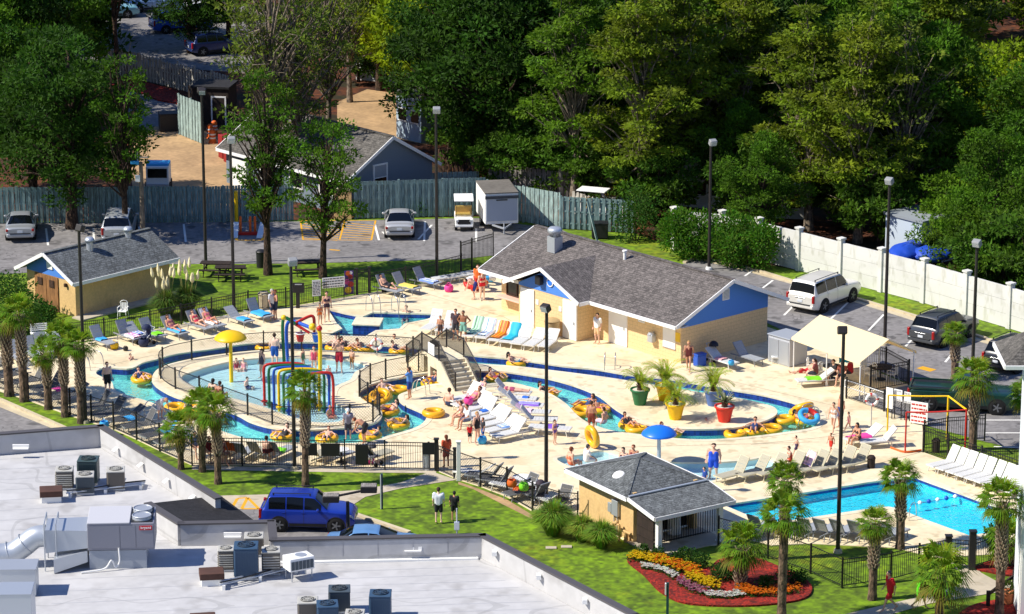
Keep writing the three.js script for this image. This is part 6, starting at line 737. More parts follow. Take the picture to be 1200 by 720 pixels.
  obj('roof_cloth', [poly([[[-0.1, E, 0.1], [L + 0.1, E, 0.1], [L + 0.1, R, -W / 2], [-0.1, R, -W / 2]], [[-0.1, R, -W / 2], [L + 0.1, R, -W / 2], [L + 0.1, E, -W - 0.1], [-0.1, E, -W - 0.1]]])], mat('#f6e2b4', 0.9, { transmission: 0.25, thickness: 0 }), t); obj('valance', poly([[[-0.1, E, 0.1], [L + 0.1, E, 0.1], [L + 0.1, E - 0.14, 0.11], [-0.1, E - 0.14, 0.11]], [[-0.1, E, -W - 0.1], [L + 0.1, E, -W - 0.1], [L + 0.1, E - 0.14, -W - 0.11], [-0.1, E - 0.14, -W - 0.11]]]), M.canvas, t);
  for (const x of [0, L / 2, L]) for (const z of [0, -W]) obj('post', bar([x, 0, z], [x, E, z], 0.035), M.white, t); for (const x of [0, L]) obj('frame', [bar([x, E, 0], [x, R - 0.03, -W / 2], 0.03), bar([x, E, -W], [x, R - 0.03, -W / 2], 0.03)], M.white, t); obj('ridge_pole', bar([0, R - 0.04, -W / 2], [L, R - 0.04, -W / 2], 0.03), M.white, t);
}
{ // ramp handrails
  const t = thing('ramp_handrail', 'white double handrail beside the ramp', 'handrail', site(990, 466)), q = site(1036, 481).sub(site(990, 466)); obj('rail', bar([0, 0.95, 0], [q.x, 0.95, q.z], 0.03), M.white, t); obj('lower_rail', bar([0, 0.6, 0], [q.x, 0.6, q.z], 0.03), M.white, t); for (const k of [0, 0.5, 1]) obj('post', bar([q.x * k, 0, q.z * k], [q.x * k, 0.95, q.z * k], 0.03), M.white, t);
}
// pool ladders and grab rails
function grabRail(px, py, deg, h, w, label) { const t = thing('pool_rail', label, 'pool rail', site(px, py, 0.03), faceZ(deg), 'pool grab rails'); for (const s of [-1, 1]) obj('rail', tube([[s * w, 0, -0.5], [s * w, h * 0.8, -0.4], [s * w, h, -0.15], [s * w, h * 0.85, 0.2], [s * w, -0.4, 0.45]], 0.025, 24), M.chrome, t); }
grabRail(715, 432, 95, 0.85, 0.28, 'chrome ladder rails on the far river bank'); grabRail(108, 431, 40, 0.8, 0.5, 'chrome rails at the river steps by the lamp pole'); grabRail(182, 488, -40, 0.8, 0.3, 'chrome rails at the river entry by the palms trio'); grabRail(492, 461, -150, 0.8, 0.2, 'chrome rail at the river bend near the stairs'); grabRail(1064, 606, -60, 0.75, 0.28, 'chrome ladder rails at the front of the swimming pool'); grabRail(438, 366, 60, 1.0, 0.25, 'left chrome rail of the small back pool'); grabRail(468, 366, 60, 1.0, 0.25, 'right chrome rail of the small back pool'); grabRail(948, 491, 160, 0.7, 0.3, 'chrome rail at the right end of the river');
{ // buoy rope
  const a = site(1068, 592, -0.12), b = site(1130, 581, -0.12), t = thing('buoy_rope', 'rope of white floats across the swimming pool', 'buoy rope', a), d = b.sub(a); obj('rope', bar([0, 0, 0], [d.x, 0, d.z], 0.02), M.paintB, t); for (let i = 1; i < 6; i++) obj('buoy', ball(0.11, d.x * i / 6, 0.02, d.z * i / 6), i % 2 ? M.white : M.blue, t);
}
// ---------------------------------------------------------------- yard and lawn furniture
function picnic(px, py, deg, label) { const t = thing('picnic_table', label, 'picnic table', site(px, py), alongX(deg)); for (let i = 0; i < 4; i++) obj('top_plank', box(1.8, 0.04, 0.17, 0, 0.74, -0.28 + i * 0.185), M.darkWood, t); for (const z of [-0.75, 0.75]) obj('bench', box(1.8, 0.05, 0.27, 0, 0.45, z), M.darkWood, t); for (const x of [-0.65, 0.65]) obj('trestle', [beam([x, 0, 0.7], [x, 0.72, 0.2], 0.05, 0.1), beam([x, 0, -0.7], [x, 0.72, -0.2], 0.05, 0.1), box(0.05, 0.1, 1.6, x, 0.4, 0)], M.darkWood, t); }
picnic(253, 322, 5, 'dark picnic table on the shaded lawn beside the lawn tree'); picnic(360, 321, -8, 'dark picnic table under the second lawn tree'); picnic(270, 327, 0, 'second dark picnic table next to the black pole');
function bin(px, py, r, h, m, label) { const t = thing('waste_bin', label, 'bin', site(px, py)); obj('drum', cyl(r, r * 0.92, h, 0, h / 2, 0, 18), m, t); obj('lid', lathe([[0, 0.14], [r * 0.7, 0.1], [r * 1.06, 0], [r * 1.06, -0.06], [0, -0.06]], 18, 0, h + 0.05, 0), m, t); }
bin(306, 313, 0.3, 0.9, M.black, 'black bin beside the lawn tree'); bin(309, 362, 0.33, 0.85, M.kerb, 'beige bin by the fence behind the standing man'); bin(647, 397, 0.42, 1.0, mat('#b59a6c', 0.8), 'large tan bin against the bathhouse wall'); bin(1021, 549, 0.2, 0.5, M.darkWood, 'small dark bin beside the tan loungers'); bin(500, 551, 0.2, 0.8, M.steel, 'grey drum by the footpath gate'); bin(1097, 530, 0.2, 0.55, M.darkWood, 'small brown bin inside the right fence corner');
{ const c = thing('storage_cabinet', 'grey storage cabinet at the bathhouse corner', 'cabinet', site(923, 425), alongX(-42)); obj('body', rbox(1.4, 1.5, 1.6, 0.04, 0, 0.78, 0), mat('#b9bcc2', 0.6), c); obj('lid', rbox(1.5, 0.08, 1.7, 0.03, 0, 1.57, 0), mat('#9aa0a8', 0.6), c); obj('door', [box(0.03, 1.3, 0.7, -0.71, 0.75, -0.37), box(0.03, 1.3, 0.7, -0.71, 0.75, 0.37)], M.steel, c); }
{ const c = thing('blue_cooler', 'blue storage box leaning on the shaded bathhouse wall', 'box', site(820, 429), alongX(-35)); obj('body', rbox(0.6, 0.62, 0.42, 0.05, 0, 0.32, 0), M.blue, c); obj('lid', rbox(0.64, 0.08, 0.46, 0.03, 0, 0.67, 0), M.blue, c); }
{ const c = thing('dumpster', 'black dumpster against the dark teal fence', 'dumpster', site(703, 279), 0); obj('tub', rbox(1.0, 0.9, 0.8, 0.04, 0, 0.5, 0), M.black, c); obj('lid', rbox(1.05, 0.06, 0.85, 0.02, 0, 0.98, 0), M.black, c); }
{ const c = thing('dumpster', 'black dumpster on the yard drive', 'dumpster', site(199, 153), 0.2); obj('tub', rbox(1.5, 1.2, 1.1, 0.04, 0, 0.65, 0), M.black, c); obj('lid', rbox(1.55, 0.06, 1.15, 0.02, 0, 1.28, 0), M.black, c); }
{ const t = thing('leaning_board', 'pale teal plank leaning on the dark teal fence', 'plank', site(700, 283)); obj('plank', beam([0, 0, 0], [-0.6, 2.4, -0.5], 0.16, 0.05), M.teal, t); obj('bracket', box(0.3, 0.06, 0.1, -0.02, 0.03, 0.02), M.steel, t); }
for (const [x, y, i] of [[246, 162, 0], [251, 158, 1], [249, 168, 2]]) { const t = thing('barricade', ['front orange barricade in the yard', 'rear orange barricade in the yard', 'low orange barricade at the dark fence'][i], 'barricade', site(x, y), rr(0, 1)); obj('drum', lathe([[0.3, 0], [0.3, 0.1], [0.24, 0.12], [0.2, 0.9], [0.1, 1.0], [0, 1.0]], 14), M.orange, t); obj('band', [cyl(0.235, 0.24, 0.1, 0, 0.4, 0, 14), cyl(0.22, 0.225, 0.1, 0, 0.65, 0, 14)], M.white, t); }
{ const t = thing('vending_machine', 'red vending machine beside the house porch', 'vending machine', site(264, 185), 0.5); obj('cabinet', rbox(0.75, 1.6, 0.7, 0.04, 0, 0.82, 0), mat('#8c1a16', 0.6), t); obj('panel', box(0.4, 1.1, 0.02, -0.1, 0.95, 0.36), M.whiteP, t); obj('slot', box(0.16, 0.45, 0.02, 0.25, 0.95, 0.36), M.black, t); const u = dup(t, site(270, 190), 0.5, 'dark red vending machine next to the other one'); }
{ const t = thing('ramp_barrier', 'yellow posts with white ramp boards in the rear car park', 'barrier', site(291, 274)); for (const x of [-0.5, 0.1, 0.4]) obj('bollard', [cyl(0.08, 0.08, 1.0, x, 0.5, -0.2, 12), ball(0.08, x, 1.0, -0.2)], M.orange, t); for (const s of [-1, 1]) obj('white_board', slab([[s * 0.75 - 0.18, 0.06, 1.2], [s * 0.75 + 0.18, 0.06, 1.2], [s * 0.85 + 0.18, 0.5, -1.0], [s * 0.85 - 0.18, 0.5, -1.0]], 0.05), M.white, t); obj('bumper', box(1.2, 0.18, 0.2, 0, 0.12, 0.4), M.red, t); }
{ const t = thing('yellow_bollard', 'tall yellow post at the teal fence', 'bollard', site(277, 262)); obj('post', cyl(0.12, 0.12, 2.0, 0, 1.0, 0, 12), M.yellow, t); obj('cap', ball(0.12, 0, 2.0, 0), M.yellow, t); }
{ const t = thing('wall_stub', 'short tan wall stub at the gap in the teal fence', 'wall', site(402, 257)); obj('wall', rbox(1.1, 1.9, 0.3, 0.02, 0, 0.95, 0), M.tan, t); obj('cap', box(1.2, 0.08, 0.4, 0, 1.94, 0), M.cream, t); }
{ const t = thing('blue_tarp', 'bright blue tarp heap behind the white wall', 'tarp', site(1090, 326)); t.scale.setScalar(0.75); const g = new THREE.SphereGeometry(1.1, 18, 10); const p = g.attributes.position; for (let i = 0; i < p.count; i++) { const k = 0.8 + 0.5 * noise(p.getX(i) * 2 + 9, p.getZ(i) * 2 + p.getY(i) * 3 + 9, 64); p.setXYZ(i, p.getX(i) * k * 1.3, Math.max(-0.5, p.getY(i)) * k * 0.55 + 1.75 + 0.25 * noise(p.getX(i) * 4 + 5, p.getZ(i) * 4 + 8, 64), p.getZ(i) * k); } g.computeVertexNormals(); obj('sheet', g, M.tarp, t); obj('stack', box(1.6, 1.4, 1.2, 0, 0.7, 0), M.darkWood, t); const u = dup(t, site(1062, 322), 1.2, 'second blue tarp left of the bright tarp heap'); u.scale.set(1.2, 0.75, 0.8); }
{ const t = thing('lattice_bench', 'white lattice backed bench by the round shrub', 'bench', site(46, 399), alongX(-15)); obj('seat', box(0.95, 0.06, 0.42, 0, 0.42, 0), M.white, t); for (let i = 0; i < 4; i++) obj('back_slat', box(0.95, 0.07, 0.03, 0, 0.55 + i * 0.11, -0.2), M.white, t); for (const x of [-0.42, 0.42]) obj('leg', box(0.06, 0.9, 0.06, x, 0.45, -0.17), M.white, t); for (const x of [-0.42, 0.42]) obj('leg', box(0.06, 0.42, 0.06, x, 0.21, 0.17), M.white, t); }
{ const t = thing('planter_box', 'brown planter box with shrub near the hotel wing', 'planter', site(1180, 708)); obj('tub', lathe([[0.28, 0], [0.36, 0.5], [0.4, 0.52], [0.4, 0.6], [0.33, 0.6], [0, 0.5]], 18), mat('#c9784a', 0.8), t); const c = Cards(); for (let i = 0; i < 420; i++) { const d = rdir(); d.y = Math.abs(d.y); c.leaf(V3(d.x * 0.35, 0.6 + d.y * 0.35, d.z * 0.35), d, perp(d), 0.14, 0.07, [0.08 * rr(0.7, 1.3), 0.13 * rr(0.7, 1.3), 0.02]); } obj('foliage', c.build(), LEAF, t); }
{ const t = thing('wood_handrail', 'dark wooden handrail at the garden path', 'handrail', site(1158, 712)), q = site(1188, 703).sub(site(1158, 712)); obj('post', box(0.16, 0.75, 0.16, 0, 0.37, 0), M.darkWood, t); obj('post', box(0.16, 1.35, 0.16, q.x, 0.67, q.z), M.darkWood, t); obj('rail', beam([0, 0.6, 0], [q.x, 1.1, q.z], 0.08, 0.14), M.darkWood, t); }
{ const t = thing('lawn_cover', 'pair of pale utility covers in the lawn', 'utility cover', site(655, 643)); obj('cover', rbox(0.5, 0.05, 0.3, 0.02, -0.35, 0.03, 0), M.path, t); obj('cover', rbox(0.5, 0.05, 0.3, 0.02, 0.35, 0.03, -0.15), M.path, t); }
// ---------------------------------------------------------------- loungers, towels, chairs, tubes
const frameW = mat('#e4e2da', 0.5), frameT = mat('#cfc7a6', 0.5), frameG = mat('#8d9094', 0.45);
const loungerProto = {};
function lounger(kind, px, py, deg, tilt, label, group) {
  const key = kind + tilt, p = site(px, py, 0.03);
  if (!loungerProto[key]) {
    const [sm, fm] = { grey: [M.slingGrey, frameG], white: [M.slingWhite, frameW], tan: [M.slingTan, frameT], dark: [M.slingDark, frameG] }[kind], t = thing('sun_lounger', label, 'sun lounger', p, faceZ(deg), group), a = tilt * RAD, h = 0.36, zb = -0.3, bl = 0.82;
    for (let i = 0; i < 7; i++) obj('seat_strap', box(0.58, 0.02, 0.175, 0, h + 0.02, zb + 0.11 + i * 0.187), sm, t);
    const bk = part('backrest', t); for (let i = 0; i < 4; i++) obj('back_strap', box(0.58, 0.02, 0.19, 0, 0.02, -0.12 - i * 0.2), sm, bk); obj('back_frame', [box(0.04, 0.045, bl, -0.31, 0, -bl / 2), box(0.04, 0.045, bl, 0.31, 0, -bl / 2), box(0.62, 0.045, 0.04, 0, 0, -bl)], fm, bk); bk.position.set(0, h, zb); bk.rotation.x = a;
    for (const s of [-1, 1]) obj('side_rail', box(0.045, 0.06, 2.0, s * 0.31, h - 0.01, 0.02), fm, t); obj('foot_rail', box(0.6, 0.05, 0.045, 0, h - 0.01, 1.0), fm, t);
    for (const [x, z] of [[-0.3, 0.8], [0.3, 0.8], [-0.3, -0.55], [0.3, -0.55]]) obj('leg', bar([x, 0, z + (z > 0 ? 0.08 : -0.08)], [x, h - 0.02, z], 0.024, 0.028), fm, t);
    loungerProto[key] = t; t.rotation.y += 0.001; return t;
  }
  return dup(loungerProto[key], p, faceZ(deg + rr(-4, 4)), label, group);
}
const LB = 'grey lounger in the row between shed and pampas grass', LBg = 'loungers along the back lawn fence';
[[120, 406, 55], [150, 400, 60], [162, 399, 35], [178, 397, 55], [204, 394, 50], [233, 388, 55], [247, 385, 55], [280, 380, 35], [303, 374, 60]].forEach(([x, y, a]) => lounger('grey', x, y, 48, a, LB, LBg));
[[455, 345, 60], [475, 342, 55], [499, 336, 60]].forEach(([x, y, a]) => lounger('grey', x, y, 40, a, 'grey lounger facing the small back pool', 'loungers behind the small back pool'));
[[525, 331, 0], [540, 329, 0], [560, 325, 35]].forEach(([x, y, a]) => lounger('white', x, y, 150, a, 'pale lounger near the serving hatch', 'loungers near the serving hatch'));
[[507, 388, 60], [524, 390, 55], [556, 396, 50], [570, 398, 50], [585, 401, 50], [599, 403, 50], [612, 405, 50], [627, 407, 35], [643, 408, 35]].forEach(([x, y, a]) => lounger('white', x, y, 113, a, 'white lounger in the row before the bathhouse doors', 'loungers before the bathhouse'));
[[545, 473, 50], [551, 479, 55], [558, 485, 50], [565, 491, 55], [572, 497, 35], [580, 503, 50], [588, 509, 35], [597, 515, 50]].forEach(([x, y, a]) => lounger('white', x, y, 143, a, 'white lounger facing left in the middle deck cluster', 'loungers of the middle deck cluster facing left'));
[[600, 467, 50], [606, 474, 35], [614, 482, 50], [621, 490, 35], [630, 499, 50], [646, 509, 0]].forEach(([x, y, a]) => lounger('white', x, y, 10, a, 'white lounger facing right in the middle deck cluster', 'loungers of the middle deck cluster facing right'));
[[860, 563, 60], [884, 561, 55], [905, 559, 55], [926, 557, 60], [940, 556, 60], [954, 555, 60], [970, 554, 60], [986, 551, 60], [1003, 549, 60]].forEach(([x, y, a]) => lounger('tan', x, y, 143, a, 'tan lounger in the row behind the swimming pool', 'loungers behind the swimming pool'));
[[892, 626, 60], [910, 627, 60], [930, 628, 60], [949, 629, 60], [968, 630, 60], [988, 631, 60], [1008, 632, 60], [1028, 633, 60], [1045, 634, 60]].forEach(([x, y, a]) => lounger('grey', x, y, -52, a, 'grey lounger in the row on the lawn side of the swimming pool', 'loungers on the lawn side of the pool'));
for (let k = 0; k < 9; k++) lounger('white', 1108 + k * 10.9, 550 + k * 3.7, 143, 60, 'white lounger in the tight row at the right pool fence', 'white loungers at the right pool fence').scale.x = 0.84;
[[20, 424, 55], [38, 420, 60], [52, 415, 55], [70, 411, 35]].forEach(([x, y, a]) => lounger('grey', x, y, 60, a, 'grey lounger behind the road strip palms', 'loungers behind the road strip palms'));
[[-5, 436], [14, 446], [36, 453], [58, 461], [82, 470], [112, 483], [130, 491], [148, 497], [166, 505], [186, 515], [204, 523]].forEach(([x, y], i) => lounger('dark', x, y, 137 + (i % 3) * 9, [50, 35, 60][i % 3], 'dark lounger against the mesh fence of the palm strip', 'dark loungers along the mesh fence'));
[[252, 536], [268, 534], [287, 538], [305, 537], [328, 537], [372, 541], [394, 542], [440, 541]].forEach(([x, y], i) => lounger(i % 2 ? 'tan' : 'grey', x, y, -75 + i * 4, 55, i % 2 ? 'tan lounger inside the front picket fence' : 'grey lounger inside the front picket fence', 'loungers inside the front picket fence'));
[[556, 562], [570, 566], [583, 571], [598, 577], [612, 583], [627, 588], [642, 593], [655, 598]].forEach(([x, y], i) => lounger(i % 3 ? 'dark' : 'white', x, y, 200 + i * 5, [35, 55, 60][i % 3], i % 3 ? 'dark lounger inside the mesh fence left of the kiosk' : 'white lounger inside the mesh fence left of the kiosk', 'loungers left of the kiosk'));
lounger('white', 846, 429, 50, 35, 'white lounger with bags under the shaded gable wall'); lounger('grey', 876, 425, 48, 50, 'empty grey lounger under the shaded gable wall'); lounger('white', 910, 421, 90, 75, 'upright lounger draped with a purple towel by the cabinet');
lounger('white', 1012, 520, 150, 35, 'white lounger with a pink towel by the splash frame'); lounger('white', 1030, 524, 165, 50, 'white lounger beside the splash frame posts'); lounger('white', 955, 452, 170, 35, 'white lounger under the canopy edge');
// cloth: a towel laid along a lounger or flat, with soft folds
function towel(px, py, deg, m, label, o = {}) {
  const { w = 0.62, l = 1.1, y = 0.44, back = 0, tilt = 50, stripe } = o, nx = 8, nz = 16, g = new THREE.PlaneGeometry(w, l + back, nx, nz), p = g.attributes.position; for (let i = 0; i < p.count; i++) { const x = p.getX(i), s = p.getY(i) + (l + back) / 2; let z, yy; if (s < back) { const k = back - s; z = -0.3 - k * Math.cos(tilt * RAD); yy = y + k * Math.sin(tilt * RAD); } else { z = -0.3 + s - back; yy = y; } const e = Math.abs(x) / (w / 2); p.setXYZ(i, x * (1 + 0.06 * Math.sin(s * 9)), yy + 0.03 * noise(x * 6 + px, s * 5 + py, 64) - (e > 0.9 ? 0.09 : 0), z + (o.dz ?? 0) + 0.02 * Math.sin(x * 14)); }
  const t = thing('towel', label, 'towel', site(px, py, 0.03), faceZ(deg)); g.computeVertexNormals(); obj('cloth', g, m, t); if (stripe) for (const s of [-0.18, 0, 0.18]) { const q = g.clone(), a = q.attributes.position; for (let i = 0; i < a.count; i++) a.setXYZ(i, a.getX(i) * 0.12 + s, a.getY(i) + 0.008, a.getZ(i)); obj('stripe', q, stripe, t); } return t;
}
const wt = mat('#f1eef0', 0.9), pinkT = mat('#f3c9d8', 0.9), blueT = mat('#2f6fd0', 0.9);
towel(120, 406, 48, M.sky, 'blue towel on the lounger nearest the shed corner', { l: 0.5 }); towel(150, 400, 48, wt, 'white towel with pink stripes on a back lawn lounger', { l: 0.9, stripe: M.pink, dz: 0.3 }); towel(162, 399, 48, blueT, 'blue and white towel in the back lawn row', { l: 0.6, stripe: wt }); towel(178, 397, 48, M.lime, 'lime green towel in the back lawn row', { l: 0.6, dz: 0.5 }); towel(204, 394, 48, M.sky, 'turquoise towel under the reclining person by the pampas', { l: 1.1 }); towel(247, 385, 48, wt, 'white towel hung over a lounger back at the lawn fence', { back: 0.7, tilt: 55, l: 0.9 }); towel(280, 380, 48, M.sky, 'sky blue towel on a lounger left of the standing man', { l: 0.7, dz: 0.4 }); towel(303, 374, 48, M.sky, 'bright blue towel on the lounger beside the standing man', { l: 1.1, w: 0.8 });
towel(475, 342, 40, mat('#e8cf62', 0.9), 'yellow towel on the middle lounger by the small pool', { l: 1.1 }); towel(499, 336, 40, mat('#6f8fe0', 0.9), 'blue white towel on the lounger right of the yellow one', { l: 1.1, stripe: wt });
towel(556, 396, 113, mat('#b8d8c0', 0.9), 'pale green striped towel on the bathhouse row', { back: 0.75, l: 1.0, stripe: mat('#7fae8a', 0.9) }); towel(570, 398, 113, wt, 'white towel with blue stripes on the bathhouse row', { back: 0.75, l: 1.0, stripe: mat('#7fb8e0', 0.9) }); towel(585, 401, 113, M.orange, 'orange towel with red print on the bathhouse row', { back: 0.75, l: 1.0, stripe: M.yellow }); towel(599, 403, 113, M.turq, 'turquoise towel on the bathhouse row', { back: 0.75, l: 1.0 });
towel(565, 491, 143, blueT, 'blue beach bag towel in the middle of the cluster', { l: 0.4, w: 0.4 }); towel(588, 509, 143, mat('#7fa8e0', 0.9), 'blue white towel on the second nearest cluster lounger', { l: 0.5, stripe: wt }); towel(606, 474, 10, blueT, 'small blue cloth on a right facing cluster lounger', { l: 0.3, w: 0.3, dz: 0.6 }); towel(614, 482, 10, M.purple, 'purple striped towel on a right facing cluster lounger', { l: 1.1, stripe: mat('#b8c8f0', 0.9) }); towel(621, 490, 10, pinkT, 'pink towel in the right facing cluster', { l: 0.4, back: 0.5, tilt: 35 }); towel(646, 509, 10, M.purple, 'violet towel behind the lamp pole', { l: 0.5, dz: 0.1 });
towel(1012, 520, 150, M.pink, 'hot pink towel on the lounger by the splash frame', { l: 1.2, w: 0.7 }); towel(910, 421, 90, mat('#c8a8d8', 0.9), 'purple patterned towel over the upright lounger', { back: 0.7, l: 0.3, tilt: 75, stripe: wt }); towel(846, 429, 50, mat('#e8a8a8', 0.9), 'pink cloth on the lounger under the gable', { l: 0.5 }); towel(955, 452, 170, M.lime, 'lime towel under the canopy', { l: 0.8 }); towel(989, 444, 100, M.turq, 'turquoise towel hanging by the canopy post', { back: 0.7, tilt: 88, l: 0.05, y: 0.8 }); towel(940, 556, 143, pinkT, 'pale pink towel over a tan lounger back', { back: 0.7, l: 0.1, tilt: 60 }); towel(612, 583, 200, M.orange, 'orange towel among the dark loungers by the kiosk', { l: 0.7 }); towel(150, 499, 140, M.sky, 'pale blue towel on a dark lounger by the mesh fence', { l: 0.5 }); towel(68, 465, 140, M.pink, 'pink float cloth on a dark lounger by the palms', { l: 0.6 }); towel(190, 515, 140, M.sky, 'blue towel hanging near the palm trio', { l: 0.4, back: 0.6 }); towel(272, 537, -75, M.orange, 'orange towel over a lounger inside the picket fence', { back: 0.7, l: 0.2, tilt: 55 }); towel(328, 537, -70, M.lime, 'lime towel inside the front picket fence', { l: 0.6 });
function bag(px, py, m, label, y = 0.03, s = 1) { const t = thing('beach_bag', label, 'bag', site(px, py, y), rr(0, 3)); t.scale.setScalar(s); obj('sack', lathe([[0, 0], [0.2, 0.02], [0.25, 0.2], [0.2, 0.36], [0.17, 0.36], [0.2, 0.2], [0, 0.05]], 14), m, t); obj('handle', new THREE.TorusGeometry(0.13, 0.015, 6, 14, Math.PI).translate(0, 0.36, 0), m, t); }
bag(168, 406, mat('#1f2a4a', 0.8), 'navy bag beside the toddler stroller', 0.03, 1.2); bag(134, 409, M.yellow, 'yellow bag on the deck by the shed row'); bag(147, 411, M.black, 'small black bag on the deck by the shed row', 0.03, 0.6); bag(450, 342, M.black, 'black bag by the small pool loungers', 0.03, 0.7); bag(526, 342, M.pink, 'pink bag on the deck near the serving hatch', 0.03, 1.1); bag(556, 341, M.red, 'red bag among the swimmers near the hatch'); bag(549, 474, M.pink, 'hot pink bag in the lounger cluster', 0.45); bag(565, 520, M.sky, 'blue bag at the feet of the cluster', 0.03); bag(614, 575, M.lime, 'lime green bag on the table left of the kiosk', 0.7); bag(655, 600, blueT, 'blue bag at the kiosk corner', 0.4); bag(857, 428, M.sky, 'blue ball bag on the gable wall lounger', 0.4, 0.7); bag(122, 398 + 104, M.sky, 'light blue bag by the mesh fence', 0.4); bag(600, 571, M.orange, 'orange bag beside the lime one', 0.7); bag(433, 543, M.pink, 'pink bag by the front fence');
// toddler stroller
function stroller(px, py, deg, label, m) { const t = thing('stroller', label, 'stroller', site(px, py, 0.03), faceZ(deg)); obj('seat', [rbox(0.42, 0.1, 0.4, 0.04, 0, 0.45, 0.05), rbox(0.42, 0.55, 0.1, 0.04, 0, 0.7, -0.18)], m, t); obj('hood', new THREE.SphereGeometry(0.32, 14, 8, 0, Math.PI * 2, 0, Math.PI / 2).scale(0.75, 0.8, 0.9).translate(0, 0.9, -0.05), m, t); obj('frame', [bar([-0.23, 0.12, 0.38], [-0.23, 0.95, -0.45], 0.018), bar([0.23, 0.12, 0.38], [0.23, 0.95, -0.45], 0.018), bar([-0.23, 0.95, -0.45], [0.23, 0.95, -0.45], 0.02), bar([-0.23, 0.12, -0.35], [-0.23, 0.5, 0.05], 0.018), bar([0.23, 0.12, -0.35], [0.23, 0.5, 0.05], 0.018)], M.steel, t); for (const [x, z] of [[-0.25, 0.38], [0.25, 0.38], [-0.25, -0.35], [0.25, -0.35]]) obj('wheel', cyl(0.11, 0.11, 0.05, 0, 0, 0, 14).rotateZ(Math.PI / 2).translate(x, 0.11, z), M.rubber, t); }
stroller(171, 404, 140, 'navy and black stroller in the back lawn row', mat('#1f2a4a', 0.8)); stroller(837, 424, 60, 'dark stroller with green bag at the gable wall', mat('#1c2233', 0.8)); stroller(633, 590, 100, 'dark stroller left of the kiosk at the mesh fence', mat('#3a3038', 0.8)); stroller(436, 545, 30, 'grey stroller behind the front picket fence', mat('#5a5a62', 0.8));
// plastic armchairs and tables
const chairProto = (() => { const t = new THREE.Group(); t.name = 'plastic_chair'; const m = M.whiteP; obj('seat', rbox(0.48, 0.03, 0.46, 0.015, 0, 0.42, 0), m, t); for (let i = 0; i < 5; i++) obj('back_slat', box(0.06, 0.42, 0.02, -0.18 + i * 0.09, 0.64, -0.23 - 0.03).rotateX(-0.0), m, t); obj('back_rim', new THREE.TorusGeometry(0.22, 0.022, 6, 16, Math.PI).scale(1, 0.7, 1).translate(0, 0.82, -0.26), m, t); for (const s of [-1, 1]) { obj('armrest', [box(0.05, 0.025, 0.44, s * 0.26, 0.64, -0.02), bar([s * 0.26, 0.64, 0.18], [s * 0.25, 0.42, 0.2], 0.02)], m, t); obj('leg', bar([s * 0.26, 0, 0.24], [s * 0.22, 0.42, 0.2], 0.022), m, t); obj('leg', bar([s * 0.26, 0, -0.27], [s * 0.22, 0.42, -0.2], 0.022), m, t); } return t; })();
function chair(px, py, deg, label, group) { const c = chairProto.clone(); c.name = numbered('plastic_chair'); scene.add(c); c.position.copy(site(px, py, 0.03)); c.rotation.y = faceZ(deg); return tag(c, label, 'chair', group); }
chair(144, 373, 100, 'white plastic armchair alone against the shed wall'); chair(952, 440, 20, 'white plastic armchair under the canopy', 'canopy chairs'); chair(966, 446, 40, 'white plastic armchair under the canopy', 'canopy chairs'); chair(1020, 447, 150, 'pale armchair at the dark table behind the canopy', 'dark table chairs'); chair(1046, 447, 210, 'pale armchair at the dark table behind the canopy', 'dark table chairs'); chair(1015, 441, 60, 'pale armchair at the dark table behind the canopy', 'dark table chairs');
function table(px, py, m, label, r = 0.5) { const t = thing('patio_table', label, 'table', site(px, py, 0.03)); obj('top', cyl(r, r, 0.04, 0, 0.7, 0, 24), m, t); obj('pedestal', cyl(0.05, 0.05, 0.68, 0, 0.34, 0), M.black, t); obj('base', cyl(0.25, 0.3, 0.05, 0, 0.03, 0, 18), M.black, t); }
table(1032, 445, M.darkWood, 'dark round table behind the canopy', 0.6); table(975, 444, M.black, 'black table under the canopy', 0.5); table(612, 576, M.whiteP, 'white round table left of the kiosk', 0.5); table(626, 582, M.whiteP, 'second white table beside the lamp pole', 0.45); table(400, 543, M.whiteP, 'white table behind the front fence', 0.4);
{ const t = thing('swim_float', 'blue and red inflatable float at the river end', 'inflatable', site(948, 497, 0.03), 0.5); obj('ring', new THREE.TorusGeometry(0.45, 0.14, 10, 26).rotateX(-1.1).translate(0, 0.4, 0), M.sky, t); obj('patch', new THREE.TorusGeometry(0.45, 0.145, 10, 8, 1.2).rotateX(-1.1).translate(0, 0.4, 0), M.red, t); }
for (const [x, y, m, l] of [[554, 337, M.red, 'red and white inflatable near the serving hatch'], [562, 340, mat('#e86a2c', 0.4), 'orange inflatable near the serving hatch'], [570, 333, M.sky, 'light blue inflatable by the hatch counter']]) { const t = thing('swim_float', l, 'inflatable', site(x, y, 0.03), rr(0, 3)); obj('ring', new THREE.TorusGeometry(0.42, 0.14, 10, 24).rotateX(Math.PI / 2 - 0.4).translate(0, 0.3, 0), m, t); obj('patch', new THREE.TorusGeometry(0.42, 0.146, 10, 8, 1.4).rotateX(Math.PI / 2 - 0.4).translate(0, 0.3, 0), M.white, t); }
